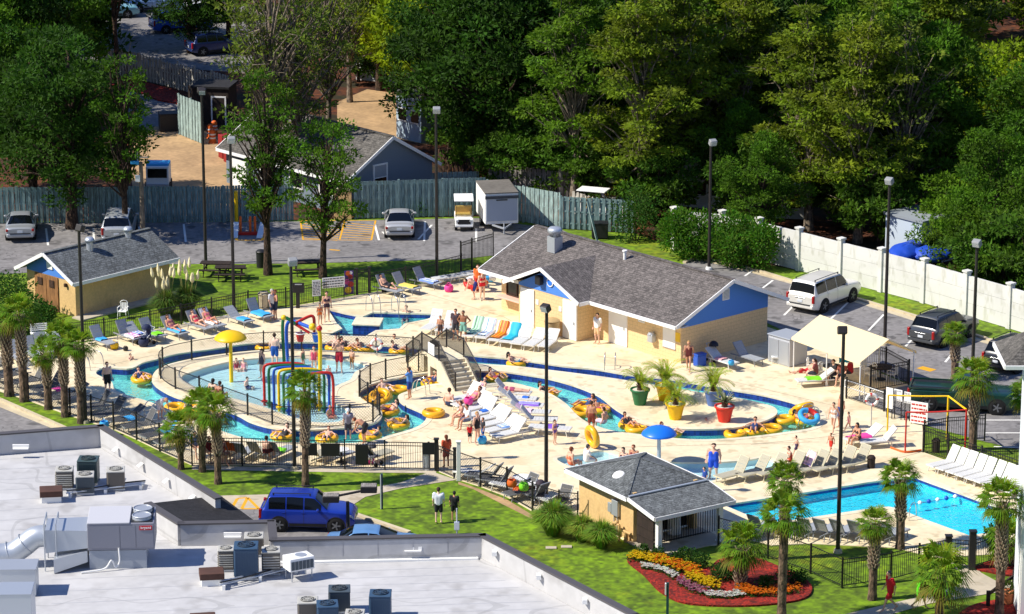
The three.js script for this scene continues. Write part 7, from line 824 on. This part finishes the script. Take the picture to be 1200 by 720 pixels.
// river tubes
const tubeGeo = [join(new THREE.TorusGeometry(0.44, 0.165, 12, 30).rotateX(Math.PI / 2)), join([new THREE.TorusGeometry(0.32, 0.02, 6, 6, 0.9).rotateX(Math.PI / 2).translate(0.12, 0.165, 0.05), new THREE.TorusGeometry(0.32, 0.02, 6, 6, 0.9).rotateX(Math.PI / 2).rotateY(3.14).translate(-0.12, 0.165, 0)])];
function ringTube(px, py, h, label, group, tx = 0, tz = 0) { const t = thing('swim_tube', label, 'swim tube', site(px, py, h), rr(0, 6), group); const b = obj('ring', tubeGeo[0], M.tubeY, t); obj('handle', tubeGeo[1], M.brownWood, t); t.rotation.order = 'YXZ'; t.rotation.x = tx; t.rotation.z = tz; return t; }
const WL = -0.22, RT = 'yellow swim tube floating on the lazy river', RG = 'tubes on the lazy river';
const floaters = [[166, 444, 60, 1], [249, 487, 30, 1], [330, 512, 120, 1], [383, 514, 100, 1], [434, 511, 200, 1], [455, 482, 150, 1], [467, 497, 190, 1], [447, 466, 30, 0], [436, 470, 10, 0], [452, 458, 60, 1], [467, 457, 90, 0], [506, 449, 120, 1], [393, 407, 90, 1], [408, 408, 40, 1], [427, 409, 30, 1], [311, 407, 10, 0], [468, 411, 30, 1], [582, 443, 40, 1], [642, 461, 30, 1], [606, 426, 20, 1], [685, 476, 150, 1], [703, 480, 60, 1], [681, 483, 90, 0], [738, 498, 60, 1], [746, 503, 140, 0], [786, 508, 20, 1], [862, 509, 30, 0], [884, 505, 100, 1], [904, 503, 60, 0], [920, 492, 0, 0], [938, 484, 0, 0], [942, 492, 0, 1], [205, 478, 0, 0], [226, 480, 40, 1]];
floaters.forEach(([x, y, , p]) => ringTube(x, y, WL, p ? 'yellow swim tube carrying a rider on the lazy river' : RT, p ? 'tubes with riders' : RG, rr(-0.08, 0.08), rr(-0.08, 0.08)));
ringTube(508, 484, 0.19, 'yellow swim tube lying on the deck near the stairs'); ringTube(694, 512, 0.62, 'upright yellow swim tube carried beside the lazy river', undefined, 1.4, 0); ringTube(941, 478, 0.25, 'yellow swim tube leaning on the pile at the river end', undefined, 0.5, 0.3); ringTube(445, 465, 0.1, 'yellow swim tube stacked on another at the river notch', undefined, 0.4, 0.2);
// ---------------------------------------------------------------- people: one skin from jointed, tapered limbs
function nets(f, lo, hi, c) { // surface nets of the field f < 0
  const n = [0, 1, 2].map(i => Math.ceil((hi[i] - lo[i]) / c) + 1), [nx, ny, nz] = n, v = new Float32Array(nx * ny * nz), id = (i, j, k) => (k * ny + j) * nx + i; for (let k = 0; k < nz; k++) for (let j = 0; j < ny; j++) for (let i = 0; i < nx; i++) v[id(i, j, k)] = f(lo[0] + i * c, lo[1] + j * c, lo[2] + k * c);
  const vid = new Int32Array(nx * ny * nz).fill(-1), P = []; const E = [[0, 1], [2, 3], [4, 5], [6, 7], [0, 2], [1, 3], [4, 6], [5, 7], [0, 4], [1, 5], [2, 6], [3, 7]];
  for (let k = 0; k < nz - 1; k++) for (let j = 0; j < ny - 1; j++) for (let i = 0; i < nx - 1; i++) { const w = []; let neg = 0; for (let q = 0; q < 8; q++) { w[q] = v[id(i + (q & 1), j + (q >> 1 & 1), k + (q >> 2))]; if (w[q] < 0) neg++; } if (!neg || neg === 8) continue; let x = 0, y = 0, z = 0, m = 0; for (const [a, b] of E) if ((w[a] < 0) !== (w[b] < 0)) { const t = w[a] / (w[a] - w[b]); x += (a & 1) + t * ((b & 1) - (a & 1)); y += (a >> 1 & 1) + t * ((b >> 1 & 1) - (a >> 1 & 1)); z += (a >> 2) + t * ((b >> 2) - (a >> 2)); m++; } vid[id(i, j, k)] = P.length; P.push([lo[0] + (i + x / m) * c, lo[1] + (j + y / m) * c, lo[2] + (k + z / m) * c]); }
  const I = [], quad = (a, b, d, e, flip) => { if (a < 0 || b < 0 || d < 0 || e < 0) return; flip ? I.push(a, d, b, a, e, d) : I.push(a, b, d, a, d, e); };
  for (let k = 1; k < nz - 1; k++) for (let j = 1; j < ny - 1; j++) for (let i = 1; i < nx - 1; i++) { const s = v[id(i, j, k)] < 0; if (s !== v[id(i + 1, j, k)] < 0) quad(vid[id(i, j - 1, k - 1)], vid[id(i, j, k - 1)], vid[id(i, j, k)], vid[id(i, j - 1, k)], !s); if (s !== v[id(i, j + 1, k)] < 0) quad(vid[id(i - 1, j, k - 1)], vid[id(i - 1, j, k)], vid[id(i, j, k)], vid[id(i, j, k - 1)], !s); if (s !== v[id(i, j, k + 1)] < 0) quad(vid[id(i - 1, j - 1, k)], vid[id(i, j - 1, k)], vid[id(i, j, k)], vid[id(i - 1, j, k)], !s); }
  const g = new THREE.BufferGeometry(); g.setAttribute('position', new THREE.Float32BufferAttribute(P.flat(), 3)); g.setIndex(I); g.computeVertexNormals(); return g;
}
function capsules(list, k = 0.035) { // [ax,ay,az, bx,by,bz, ra, rb]
  return (x, y, z) => { let d = 9; for (const c of list) { const bx = c[3] - c[0], by = c[4] - c[1], bz = c[5] - c[2], px = x - c[0], py = y - c[1], pz = z - c[2], t = cl((px * bx + py * by + pz * bz) / (bx * bx + by * by + bz * bz + 1e-9)), e = Math.hypot(px - bx * t, py - by * t, pz - bz * t) - (c[6] + (c[7] - c[6]) * t); const h = cl(0.5 + 0.5 * (d - e) / k); d = d + (e - d) * h - k * h * (1 - h); } return d; };
}
function meshOf(list, c, k) { const lo = [9, 9, 9], hi = [-9, -9, -9]; for (const q of list) for (let i = 0; i < 3; i++) { const r = Math.max(q[6], q[7]) + c * 2.5; lo[i] = Math.min(lo[i], q[i] - r, q[i + 3] - r); hi[i] = Math.max(hi[i], q[i] + r, q[i + 3] + r); } return nets(capsules(list, k), lo, hi, c); }
// poses: [pelvis, chest, neck, head, shoulders, elbows, wrists, hips, knees, ankles, toes], left then right
const sym = (x, y, z, y2 = y, z2 = z) => [[x, y, z], [-x, y2, z2]];
const poses = {
  stand: { pe: [0, 0.97, 0], ch: [0, 1.3, -0.01], nk: [0, 1.48, 0], hd: [0, 1.62, 0.02], sh: sym(0.19, 1.42, -0.01), el: sym(0.25, 1.14, -0.03), wr: sym(0.25, 0.9, 0.05), hp: sym(0.09, 0.92, 0), kn: sym(0.11, 0.5, 0.03), an: sym(0.12, 0.09, -0.02), to: sym(0.15, 0.03, 0.16) },
  walk: { pe: [0, 0.95, 0], ch: [0, 1.28, 0.03], nk: [0, 1.46, 0.05], hd: [0, 1.6, 0.08], sh: [[0.19, 1.4, 0.0], [-0.19, 1.4, 0.06]], el: [[0.25, 1.12, -0.12], [-0.25, 1.12, 0.08]], wr: [[0.24, 0.9, -0.1], [-0.22, 0.92, 0.24]], hp: sym(0.09, 0.9, 0), kn: [[0.1, 0.52, 0.2], [-0.1, 0.48, -0.04]], an: [[0.1, 0.12, 0.32], [-0.1, 0.16, -0.34]], to: [[0.12, 0.05, 0.5], [-0.12, 0.04, -0.2]] },
  hips: { pe: [0, 0.97, 0], ch: [0, 1.3, -0.02], nk: [0, 1.48, 0], hd: [0, 1.62, 0.03], sh: sym(0.19, 1.42, -0.01), el: sym(0.38, 1.18, -0.1), wr: sym(0.19, 1.03, 0.04), hp: sym(0.09, 0.92, 0), kn: sym(0.13, 0.5, 0.02), an: sym(0.16, 0.09, -0.02), to: sym(0.2, 0.03, 0.15) },
  face: { pe: [0, 0.97, 0], ch: [0, 1.3, -0.01], nk: [0, 1.48, 0], hd: [0, 1.62, 0.03], sh: sym(0.19, 1.42, 0), el: sym(0.26, 1.2, 0.14), wr: sym(0.1, 1.5, 0.24), hp: sym(0.09, 0.92, 0), kn: sym(0.11, 0.5, 0.02), an: sym(0.13, 0.09, -0.02), to: sym(0.16, 0.03, 0.16) },
  point: { pe: [0, 0.97, 0], ch: [0, 1.3, -0.01], nk: [0, 1.48, 0], hd: [0.03, 1.62, 0.02], sh: sym(0.19, 1.42, 0), el: [[0.42, 1.36, 0.1], [-0.25, 1.14, 0]], wr: [[0.64, 1.3, 0.2], [-0.24, 0.9, 0.1]], hp: sym(0.09, 0.92, 0), kn: sym(0.11, 0.5, 0.02), an: sym(0.13, 0.09, -0.02), to: sym(0.16, 0.03, 0.16) },
  sit: { pe: [0, 0.55, -0.05], ch: [0, 0.88, -0.02], nk: [0, 1.05, 0.02], hd: [0, 1.18, 0.06], sh: sym(0.19, 0.99, 0), el: sym(0.25, 0.74, 0.1), wr: sym(0.15, 0.62, 0.3), hp: sym(0.1, 0.52, 0), kn: sym(0.13, 0.52, 0.42), an: sym(0.13, 0.1, 0.48), to: sym(0.15, 0.04, 0.64) },
  edge: { pe: [0, 0.14, -0.05], ch: [0, 0.46, -0.08], nk: [0, 0.63, -0.05], hd: [0, 0.77, 0], sh: sym(0.19, 0.57, -0.06), el: sym(0.27, 0.32, -0.12), wr: sym(0.25, 0.1, -0.02), hp: sym(0.1, 0.12, 0), kn: sym(0.12, 0.16, 0.42), an: sym(0.12, -0.22, 0.5), to: sym(0.13, -0.26, 0.64) },
  lounge: { pe: [0, 0.5, -0.18], ch: [0, 0.73, -0.42], nk: [0, 0.86, -0.54], hd: [0, 0.98, -0.6], sh: sym(0.19, 0.8, -0.48), el: sym(0.28, 0.56, -0.26), wr: sym(0.22, 0.52, 0.0), hp: sym(0.09, 0.48, -0.12), kn: [[0.1, 0.68, 0.24], [-0.1, 0.47, 0.32]], an: [[0.1, 0.44, 0.52], [-0.1, 0.44, 0.74]], to: [[0.12, 0.44, 0.68], [-0.12, 0.56, 0.8]] },
  flatback: { pe: [0, 0.49, 0], ch: [0, 0.5, -0.33], nk: [0, 0.51, -0.5], hd: [0, 0.53, -0.64], sh: sym(0.19, 0.5, -0.45), el: sym(0.3, 0.46, -0.2), wr: sym(0.27, 0.44, 0.04), hp: sym(0.09, 0.48, 0.06), kn: sym(0.1, 0.48, 0.48), an: sym(0.1, 0.45, 0.88), to: sym(0.13, 0.55, 0.94) },
  tube: { pe: [0, -0.06, -0.14], ch: [0, 0.2, -0.36], nk: [0, 0.34, -0.46], hd: [0, 0.47, -0.5], sh: sym(0.19, 0.28, -0.4), el: sym(0.42, 0.2, -0.28), wr: sym(0.5, 0.2, -0.02), hp: sym(0.09, -0.04, -0.06), kn: sym(0.12, 0.28, 0.32), an: sym(0.14, 0.14, 0.68), to: sym(0.16, 0.24, 0.8) },
  bend: { pe: [0, 0.95, -0.12], ch: [0, 1.12, 0.2], nk: [0, 1.16, 0.37], hd: [0, 1.18, 0.5], sh: sym(0.19, 1.14, 0.3), el: sym(0.22, 0.86, 0.36), wr: sym(0.16, 0.66, 0.48), hp: sym(0.09, 0.9, -0.1), kn: sym(0.11, 0.5, 0), an: sym(0.12, 0.09, -0.06), to: sym(0.15, 0.03, 0.12) },
};
const capOf = (a, b, ra, rb, t0 = 0, t1 = 1) => { const l = (i, t) => a[i] + (b[i] - a[i]) * t; return [l(0, t0), l(1, t0), l(2, t0), l(0, t1), l(1, t1), l(2, t1), ra + (rb - ra) * t0, ra + (rb - ra) * t1]; };
const shift = (p, x) => [p[0] + x, p[1], p[2]];
const bodyCache = {};
function bodyOf(pose) {
  if (bodyCache[pose]) return bodyCache[pose]; const p = poses[pose], L = [];
  for (const s of [-1, 1]) { L.push(capOf(shift(p.pe, s * 0.055), shift(p.ch, s * 0.075), 0.108, 0.112)); }
  L.push(capOf(p.ch, p.nk, 0.11, 0.055), capOf(p.nk, p.hd, 0.052, 0.05));
  for (const i of [0, 1]) L.push(capOf(p.ch, p.sh[i], 0.09, 0.062), capOf(p.sh[i], p.el[i], 0.055, 0.042), capOf(p.el[i], p.wr[i], 0.042, 0.027), capOf(p.hp[i], p.kn[i], 0.088, 0.058), capOf(p.kn[i], p.an[i], 0.058, 0.037), capOf(p.an[i], p.to[i], 0.042, 0.03));
  const parts = [prep(meshOf(L, 0.042, 0.035))];
  // head with jaw, nose, ears
  const h = p.hd, H = [[h[0], h[1] + 0.035, h[2] - 0.015, h[0], h[1] + 0.02, h[2] + 0.01, 0.088, 0.085], [h[0], h[1] - 0.03, h[2] + 0.02, h[0], h[1] - 0.06, h[2] + 0.04, 0.062, 0.042], [h[0], h[1] + 0.02, h[2] + 0.085, h[0], h[1] - 0.012, h[2] + 0.108, 0.01, 0.016], [h[0] + 0.085, h[1] + 0.01, h[2] - 0.01, h[0] + 0.09, h[1] - 0.02, h[2] - 0.01, 0.014, 0.01], [h[0] - 0.085, h[1] + 0.01, h[2] - 0.01, h[0] - 0.09, h[1] - 0.02, h[2] - 0.01, 0.014, 0.01]];
  parts.push(prep(meshOf(H, 0.022, 0.02)));
  for (const i of [0, 1]) { // hand: palm, four fingers, thumb
    const w = V3(...p.wr[i]), d = w.clone().sub(V3(...p.el[i])).normalize(), side = d.clone().cross(V3(i ? -0.3 : 0.3, 0.2, 1)).normalize(), nrm = side.clone().cross(d), q = [], A = (f, s, n) => { const v = w.clone().addScaledVector(d, f).addScaledVector(side, s).addScaledVector(nrm, n); return [v.x, v.y, v.z]; }; q.push(capOf(A(-0.02, 0, 0), A(0.05, 0.018, 0), 0.026, 0.022), capOf(A(0, 0, 0), A(0.05, -0.018, 0), 0.024, 0.022));
    [[0.03, 0.065], [0.01, 0.075], [-0.012, 0.07], [-0.033, 0.055]].forEach(([s, l]) => q.push(capOf(A(0.05, s, 0), A(0.06 + l * 0.55, s * 1.15, 0.008), 0.01, 0.009), capOf(A(0.06 + l * 0.55, s * 1.15, 0.008), A(0.06 + l, s * 1.2, 0.03), 0.009, 0.008))); q.push(capOf(A(0.005, 0.025, 0.005), A(0.045, 0.055, 0.02), 0.012, 0.01), capOf(A(0.045, 0.055, 0.02), A(0.075, 0.06, 0.03), 0.01, 0.009)); parts.push(prep(meshOf(q, 0.0125, 0.006)));
  }
  for (const g of parts) { const n = g.attributes.position.count, c = new Float32Array(n * 3).fill(1); g.setAttribute('color', new THREE.BufferAttribute(c, 3)); }
  const eye = (x, y, r, col) => { const g = prep(new THREE.SphereGeometry(r, 6, 5).translate(h[0] + x, h[1] + y, h[2] + 0.082)); g.setAttribute('color', new THREE.BufferAttribute(new Float32Array(g.attributes.position.count * 3).map((_, k) => col[k % 3]), 3)); return g; }; parts.push(eye(0.03, 0.02, 0.013, [0.08, 0.06, 0.05]), eye(-0.03, 0.02, 0.013, [0.08, 0.06, 0.05])); { const m = eye(0, -0.045, 0.014, [0.6, 0.25, 0.25]); m.scale(1.6, 0.5, 1).translate(h[0] * -0.6, h[1] * 0.5 - 0.0225, 0); parts.push(m); }
  const F = r => ({ trunk: [-1, 1].map(s => capOf(shift(p.pe, s * 0.055), shift(p.ch, s * 0.075), 0.108 + r, 0.112 + r)), low: [-1, 1].map(s => capOf(shift(p.pe, s * 0.055), shift(p.ch, s * 0.075), 0.109 + r, 0.113 + r, 0, 0.22)), thigh: t => [0, 1].map(i => capOf(p.hp[i], p.kn[i], 0.09 + r, 0.06 + r * 1.4, 0, t)), bust: [-1, 1].map(s => capOf(shift(p.pe, s * 0.055), shift(p.ch, s * 0.075), 0.108 + r, 0.112 + r, 0.78, 0.95)), sleeve: [0, 1].flatMap(i => [capOf(p.ch, p.sh[i], 0.09 + r, 0.064 + r), capOf(p.sh[i], p.el[i], 0.056 + r, 0.046 + r, 0, 0.62)]) });
  const c = { get trunks() { const f = F(0.018); return join(meshOf([...f.low, ...f.thigh(0.72)], 0.04, 0.03)); }, get brief() { const f = F(0.008); return join(meshOf([...f.low.map(q => [...q.slice(0, 6), q[6], q[7] * 0.97]), ...f.thigh(0.1)], 0.034, 0.03)); }, get bust() { return join(meshOf(F(0.01).bust, 0.034, 0.03)); }, get suit() { const f = F(0.009); return join(meshOf([...f.trunk, ...f.thigh(0.08)], 0.036, 0.03)); }, get shirt() { const f = F(0.022); return join(meshOf([...f.trunk, ...f.sleeve], 0.04, 0.035)); } }, made = {};
  const hair = { short: [[h[0], h[1] + 0.05, h[2] - 0.025, h[0], h[1] + 0.01, h[2] - 0.045, 0.094, 0.085]], long: [[h[0], h[1] + 0.05, h[2] - 0.025, h[0], h[1] + 0.01, h[2] - 0.04, 0.097, 0.09], [h[0], h[1] - 0.02, h[2] - 0.07, h[0], h[1] - 0.2, h[2] - 0.1, 0.07, 0.04]] };
  return bodyCache[pose] = { body: join(parts), cloth: k => made[k] ??= c[k], hair: k => made['h' + k] ??= join(meshOf(hair[k], 0.025, 0.02)) };
}
const skins = ['#e0b096', '#d6a488', '#c58d6e', '#ecc4ac', '#9a6446'].map(c => mat(c, 0.6, { vertexColors: true })), hairs = { brown: mat('#3a2418', 0.8), black: mat('#17120f', 0.8), blond: mat('#b98d52', 0.8), red: mat('#6b3418', 0.8), grey: mat('#b8b4ae', 0.8), white: mat('#eeece6', 0.8) }, dyes = {}; const dye = c => dyes[c] ??= mat(c, 0.85);
// px, py: where the feet (or seat) are; deg: bearing faced; wear: [piece, colour]...
function person(px, py, h, deg, pose, hair, wear, label, o = {}) {
  const t = thing('person', label, 'person', site(px, py, h), faceZ(deg), o.group), b = bodyOf(pose); t.scale.setScalar(o.s ?? 1); obj('body', b.body, skins[o.skin ?? Math.floor(rnd() * 4)], t); const [hs, hc] = hair.split(' '); obj(o.cap ? 'cap' : 'hair', b.hair(hs), o.cap ? dye(o.cap) : hairs[hc], t);
  for (const [k, c] of wear) obj({ trunks: 'shorts', brief: 'swim_bottom', bust: 'swim_top', suit: 'swimsuit', shirt: 'shirt' }[k], b.cloth(k), dye(c), t); return t;
}
const D = 0.03, bk = (c) => [['brief', c], ['bust', c]];
person(514, 614, 0, -85, 'stand', 'short brown', [['shirt', '#dfe3ea'], ['trunks', '#23242c']], 'man in white shirt and black shorts on the lawn', { s: 1.02 }); person(532.5, 611, 0, -80, 'stand', 'short black', [['shirt', '#1c1d22'], ['trunks', '#17181c']], 'boy dressed in black on the lawn', { s: 0.84 });
person(1043, 717, 0, 168, 'walk', 'short black', [['shirt', '#e01a2a'], ['trunks', '#d01626']], 'man in red shirt and shorts on the garden path', { cap: '#1d2333', s: 1.08 }); person(1077, 714, 0, 20, 'walk', 'short blond', [['shirt', '#5fe018'], ['trunks', '#5fe018']], 'child in lime green behind the low palm', { s: 0.9 });
person(126, 462, D, 60, 'stand', 'short red', [['trunks', '#1d1d22']], 'shirtless man in black shorts at the river edge', { skin: 3 });
person(319, 375, D, 30, 'stand', 'short grey', [['shirt', '#c9c9cc'], ['trunks', '#2b3550']], 'man in grey vest and navy shorts by the beige bin', { s: 1.03 }); person(322.5, 374.5, D, 150, 'point', 'short red', [['trunks', '#26304c']], 'shirtless man behind the man in the grey vest'); person(383, 377, D, 80, 'stand', 'short brown', bk('#3a2a3a'), 'woman in dark bikini by the small back pool'); person(375, 381, D, 60, 'stand', 'short brown', bk('#e0702c'), 'girl in orange swimsuit by the small back pool', { s: 0.72 });
person(322, 430, -0.27, -80, 'stand', 'short brown', [['trunks', '#1f58a8']], 'shirtless man in blue shorts in the wading pool', { s: 1.08 }); person(397.5, 437, -0.27, 100, 'face', 'short red', [['trunks', '#b81f30']], 'man in red shorts in the wading pool', { s: 1.08 }); person(412.5, 433, -0.27, 120, 'stand', 'short brown', [['trunks', '#a06a3a']], 'small boy at the right rim of the wading pool', { s: 0.66 }); person(368, 437, -0.27, 90, 'stand', 'long red', [['suit', '#d8506a']], 'girl in pink suit under the tipping buckets', { s: 0.85 }); person(307, 444, -0.27, 140, 'stand', 'long black', [['suit', '#4a3f52']], 'woman with long dark hair beside the spray tunnel', { s: 0.95 }); person(385, 451, -0.27, 60, 'stand', 'short grey', [['trunks', '#5a6a8a']], 'child behind the red arch of the spray tunnel', { s: 0.62 });
person(290, 456, -0.28, 20, 'edge', 'short black', [['trunks', '#2a3a6a']], 'child sitting in the wading pool water', { s: 0.75 }); person(277, 434, -0.3, 60, 'edge', 'short brown', [['suit', '#b04a5a']], 'child crouching by the mushroom stem', { s: 0.75 }); person(285, 434, -0.3, 100, 'edge', 'short blond', [['suit', '#e8a0a8']], 'pink clad toddler by the mushroom stem', { s: 0.75 }); person(250, 463, D, -60, 'edge', 'long black', bk('#2a2a3a'), 'dark haired woman seated at the wading pool front rim'); person(258, 466, D, -60, 'edge', 'short brown', bk('#7a3a2a'), 'second woman seated at the wading pool front rim', { skin: 2 }); person(355, 434, -0.27, 30, 'stand', 'short brown', [['suit', '#5a7a5a']], 'child in green among the spray pipes', { s: 0.7 }); person(387, 490, -0.28, 30, 'edge', 'short blond', [['trunks', '#c86a5a']], 'child lying at the foot of the red end pipe', { s: 0.75 });
person(480, 468, D, 200, 'point', 'short brown', [['shirt', '#5b93d8'], ['trunks', '#1f3f8a']], 'person in blue shirt holding a blue towel at the bend'); person(527, 476, D, -60, 'edge', 'short brown', [['trunks', '#2a3358']], 'shirtless man sitting at the end of a cluster lounger', { s: 1.1, skin: 0 }); 
person(559, 521, D, 40, 'stand', 'short blond', [['suit', '#1c1c22']], 'woman in black swimsuit at the cluster feet', { s: 0.98 }); person(550.5, 519, D, 60, 'stand', 'short red', [['shirt', '#d81f2c'], ['trunks', '#26262c']], 'small child in red shirt beside the woman in black', { s: 0.56 }); person(566, 517, D, 160, 'stand', 'short red', [['shirt', '#2a2e38'], ['trunks', '#2a5a9a']], 'child in dark shirt behind the woman in black', { s: 0.7 }); person(548, 503, D, 150, 'sit', 'short brown', [['shirt', '#d9dbe2'], ['trunks', '#6a7086']], 'man in pale shirt sitting among the loungers'); person(541, 499, D, 170, 'sit', 'short brown', bk('#8a4a5a'), 'woman sitting beside the man in the pale shirt');
person(650, 521, D, 30, 'stand', 'short brown', bk('#6a4a9a'), 'girl in purple bikini beside the lamp pole', { s: 0.74 }); person(693, 508, D, -80, 'stand', 'short brown', [['trunks', '#8a4030']], 'person carrying an upright swim tube', { s: 0.98, skin: 2 }); person(707, 497, D, -150, 'edge', 'short brown', [['trunks', '#c8b8c8']], 'person sitting on the river edge beside the tubes');
person(670, 546, D, -30, 'edge', 'short red', bk('#c86a4a'), 'woman sitting on the left rim of the splash pool', { s: 1.08 }); person(688, 551, D, -20, 'sit', 'short brown', [['shirt', '#f2f1ee'], ['trunks', '#e8e6e0']], 'person in white sitting by the splash pool', { cap: '#3a3a44' }); person(730, 545, -0.3, 120, 'edge', 'long black', bk('#3a2a3a'), 'dark haired girl sitting in the splash pool'); person(742, 543, -0.3, 120, 'edge', 'short red', [['suit', '#7a3038']], 'woman sitting in the splash pool', { s: 1.05 }); person(836, 561, -0.26, 100, 'stand', 'short brown', [['suit', '#1f4fd0'], ['trunks', '#1f4fd0']], 'heavy set woman in bright blue swimsuit', { s: 1.0, skin: 0 }).scale.set(1.35, 1.02, 1.3); person(825, 562, -0.27, 150, 'edge', 'short brown', [['shirt', '#1f3f8a']], 'small child in blue by the woman in blue', { s: 0.7 });
person(985, 502, D, 150, 'stand', 'short brown', [['trunks', '#1f3a78']], 'shirtless man in navy shorts by the lamp pole', { s: 1.02, skin: 2 }); person(977, 507, D, 120, 'walk', 'short brown', bk('#e8e2dc'), 'woman in white bikini walking by the lamp pole', { s: 0.92 }); person(995, 506, D, 200, 'walk', 'short brown', [['suit', '#e890a0']], 'little girl in pink beside the man in navy shorts', { s: 0.6 }); person(974, 531, D, 130, 'walk', 'short brown', [['trunks', '#d8301c']], 'running boy in red shorts', { s: 0.6 }); person(933.5, 535, D, 170, 'walk', 'short brown', [['trunks', '#4a3a5a']], 'boy in patterned shorts behind the tan loungers', { s: 0.62 }); person(925, 550, D, 170, 'sit', 'short brown', [['suit', '#c8503a']], 'person sitting sideways on a tan lounger', { s: 0.9 }); person(1005, 525, D, 150, 'sit', 'long black', bk('#3a2a2a'), 'woman bending over on the pink towel lounger', { skin: 2 });
person(807, 435, D, 100, 'walk', 'short blond', [['suit', '#6a2a2a']], 'woman in dark red swimsuit at the gable corner', { s: 0.98 }); person(700, 403, D, 130, 'stand', 'short brown', [['shirt', '#f2f0ec'], ['trunks', '#d9b58a']], 'man in white at the bathhouse door'); person(565, 352, D, 60, 'stand', 'short brown', bk('#d82030'), 'woman in red bikini near the serving hatch'); person(555, 351, D, 180, 'bend', 'short brown', [['trunks', '#2a3a8a']], 'man bending over bags near the hatch', { s: 0.95 }); person(560, 343, D, 100, 'stand', 'short red', [['shirt', '#e8702c'], ['trunks', '#c8302c']], 'person in orange shirt near the serving hatch', { s: 0.95 });
person(516, 397, D, 100, 'stand', 'short brown', [['trunks', '#4a3a3a']], 'boy at the far foot of the bridge', { s: 0.75, skin: 2 }); person(534, 398, D, 100, 'stand', 'short brown', [['shirt', '#4a3a42'], ['trunks', '#3a3a42']], 'person on the bridge far side behind the rail', { skin: 2 }); person(543, 400, D, 110, 'hips', 'short black', [['trunks', '#7fb8a8']], 'shirtless man with hands on hips behind the bridge', { skin: 4 }); person(476, 377, -0.5, 100, 'edge', 'short red', [['trunks', '#8a3a3a']], 'person sitting in the small back pool', { skin: 0, s: 1.05 });
person(462, 410, -0.6, 100, 'edge', 'short brown', [['trunks', '#3a4a6a']], 'swimmer in the back channel left of the bridge'); person(153, 440, -0.85, 40, 'face', 'short brown', [['trunks', '#3a3a4a']], 'swimmer in the left end of the lazy river', { s: 0.7 }); person(272, 498, -1.0, 60, 'stand', 'short black', [['trunks', '#2a3a5a']], 'dark haired swimmer near the palm trio', { s: 0.65 }); person(188, 492, D, 40, 'bend', 'short blond', [['shirt', '#e8e2e2'], ['trunks', '#d8d0d8']], 'person in white at the river entry rails', { s: 0.95 }); person(827, 515, -1.0, 90, 'stand', 'short brown', [['suit', '#e8a8b0']], 'child swimming by the front river wall', { s: 0.66 }); person(408, 516, D, -100, 'stand', 'short white', [['shirt', '#8a8a9a'], ['trunks', '#3a3a4a']], 'man in white cap at the front river edge', { cap: '#f0f0f0', s: 0.95 }); person(426, 520, D, 200, 'bend', 'short red', [['trunks', '#1d1d24']], 'person bending over the front river edge'); person(312, 541, D, -60, 'sit', 'short black', [['trunks', '#6a1f2a']], 'person sitting inside the front picket fence', { skin: 0 }); person(245, 541, D, 60, 'sit', 'short brown', [['shirt', '#8a2a32']], 'person in dark red sitting by the palm trio'); person(260, 543, D, 40, 'sit', 'long brown', bk('#8a3a4a'), 'woman sitting by the palm trio trunks', { skin: 2 }); person(228, 535, D, 60, 'sit', 'short white', [['shirt', '#6f86b8']], 'person in blue shirt and cap by the palm trio', { cap: '#2a3048' }); person(523, 548, D, -120, 'stand', 'long red', [['shirt', '#c8502c'], ['trunks', '#7a2a22']], 'person wrapped in orange red behind the gate', { s: 0.95, skin: 4 });
// sunbathers
[[204, 394, 48, 'lounge', bk('#8a4a5a'), 'sunbather reclining by the pampas grass'], [233, 388, 48, 'lounge', bk('#c03048'), 'sunbather in red with raised knees'], [247, 385, 48, 'lounge', bk('#d86a7a'), 'sunbather on the white towel lounger'], [455, 345, 40, 'lounge', [['trunks', '#26222a']], 'man in black shorts reading on a lounger'], [600, 467, 10, 'flatback', bk('#b04a6a'), 'woman lying flat in the middle cluster'], [551, 479, 143, 'lounge', bk('#e07890'), 'sunbather in pink in the middle cluster'], [558, 468, 143, 'lounge', bk('#c8a0b8'), 'sunbather with raised arm behind the stairs'], [942, 446, 170, 'lounge', [['trunks', '#c0202a']], 'man in red shorts reclining under the canopy']].forEach(([x, y, a, p, w, l]) => person(x, y, D, a, p, pick(['short brown', 'long brown', 'long black', 'short red']), w, l));
[[955, 448, 190, '#7a3a3a', 'person leaning back under the canopy edge'], [977, 449, 150, '#26262c', 'person in black seated under the canopy'], [987, 451, 120, '#8a4a3a', 'person in brown seated by the canopy post'], [996, 447, 200, '#b02030', 'person in red seated at the back of the canopy']].forEach(([x, y, a, c, l]) => person(x, y, D, a, 'sit', 'short brown', [['shirt', c], ['trunks', '#3a3a4a']], l));
// tube riders
floaters.filter(f => f[3]).forEach(([x, y, a], i) => { const c = ['#2a3a6a', '#b04a5a', '#26262c', '#3a6a8a'][i % 4], w = i % 2 ? [['trunks', c]] : [['suit', c]]; person(x, y, WL + 0.06, a, 'tube', pick(['short brown', 'long black', 'short red', 'long brown']), w, `rider in ${['navy', 'rose', 'black', 'steel blue'][i % 4]} ${i % 2 ? 'shorts' : 'swimsuit'} floating in a yellow tube`, { group: 'tube riders on the lazy river', s: rr(0.85, 1.0) }); });
// lettering
const font = await new FontLoader().loadAsync('fonts/droid/droid_sans_bold.typeface.json');
{ const g = new TextGeometry('bryant', { font, size: 0.1, depth: 0.006, curveSegments: 3 }); g.computeBoundingBox(); g.translate(-g.boundingBox.max.x / 2, -0.04, 0); const m = obj('lettering', g.translate(badgeSpot.x, badgeSpot.y, badgeSpot.z), M.white, badgeSpot.parent); }
renderer.render(scene, camera);
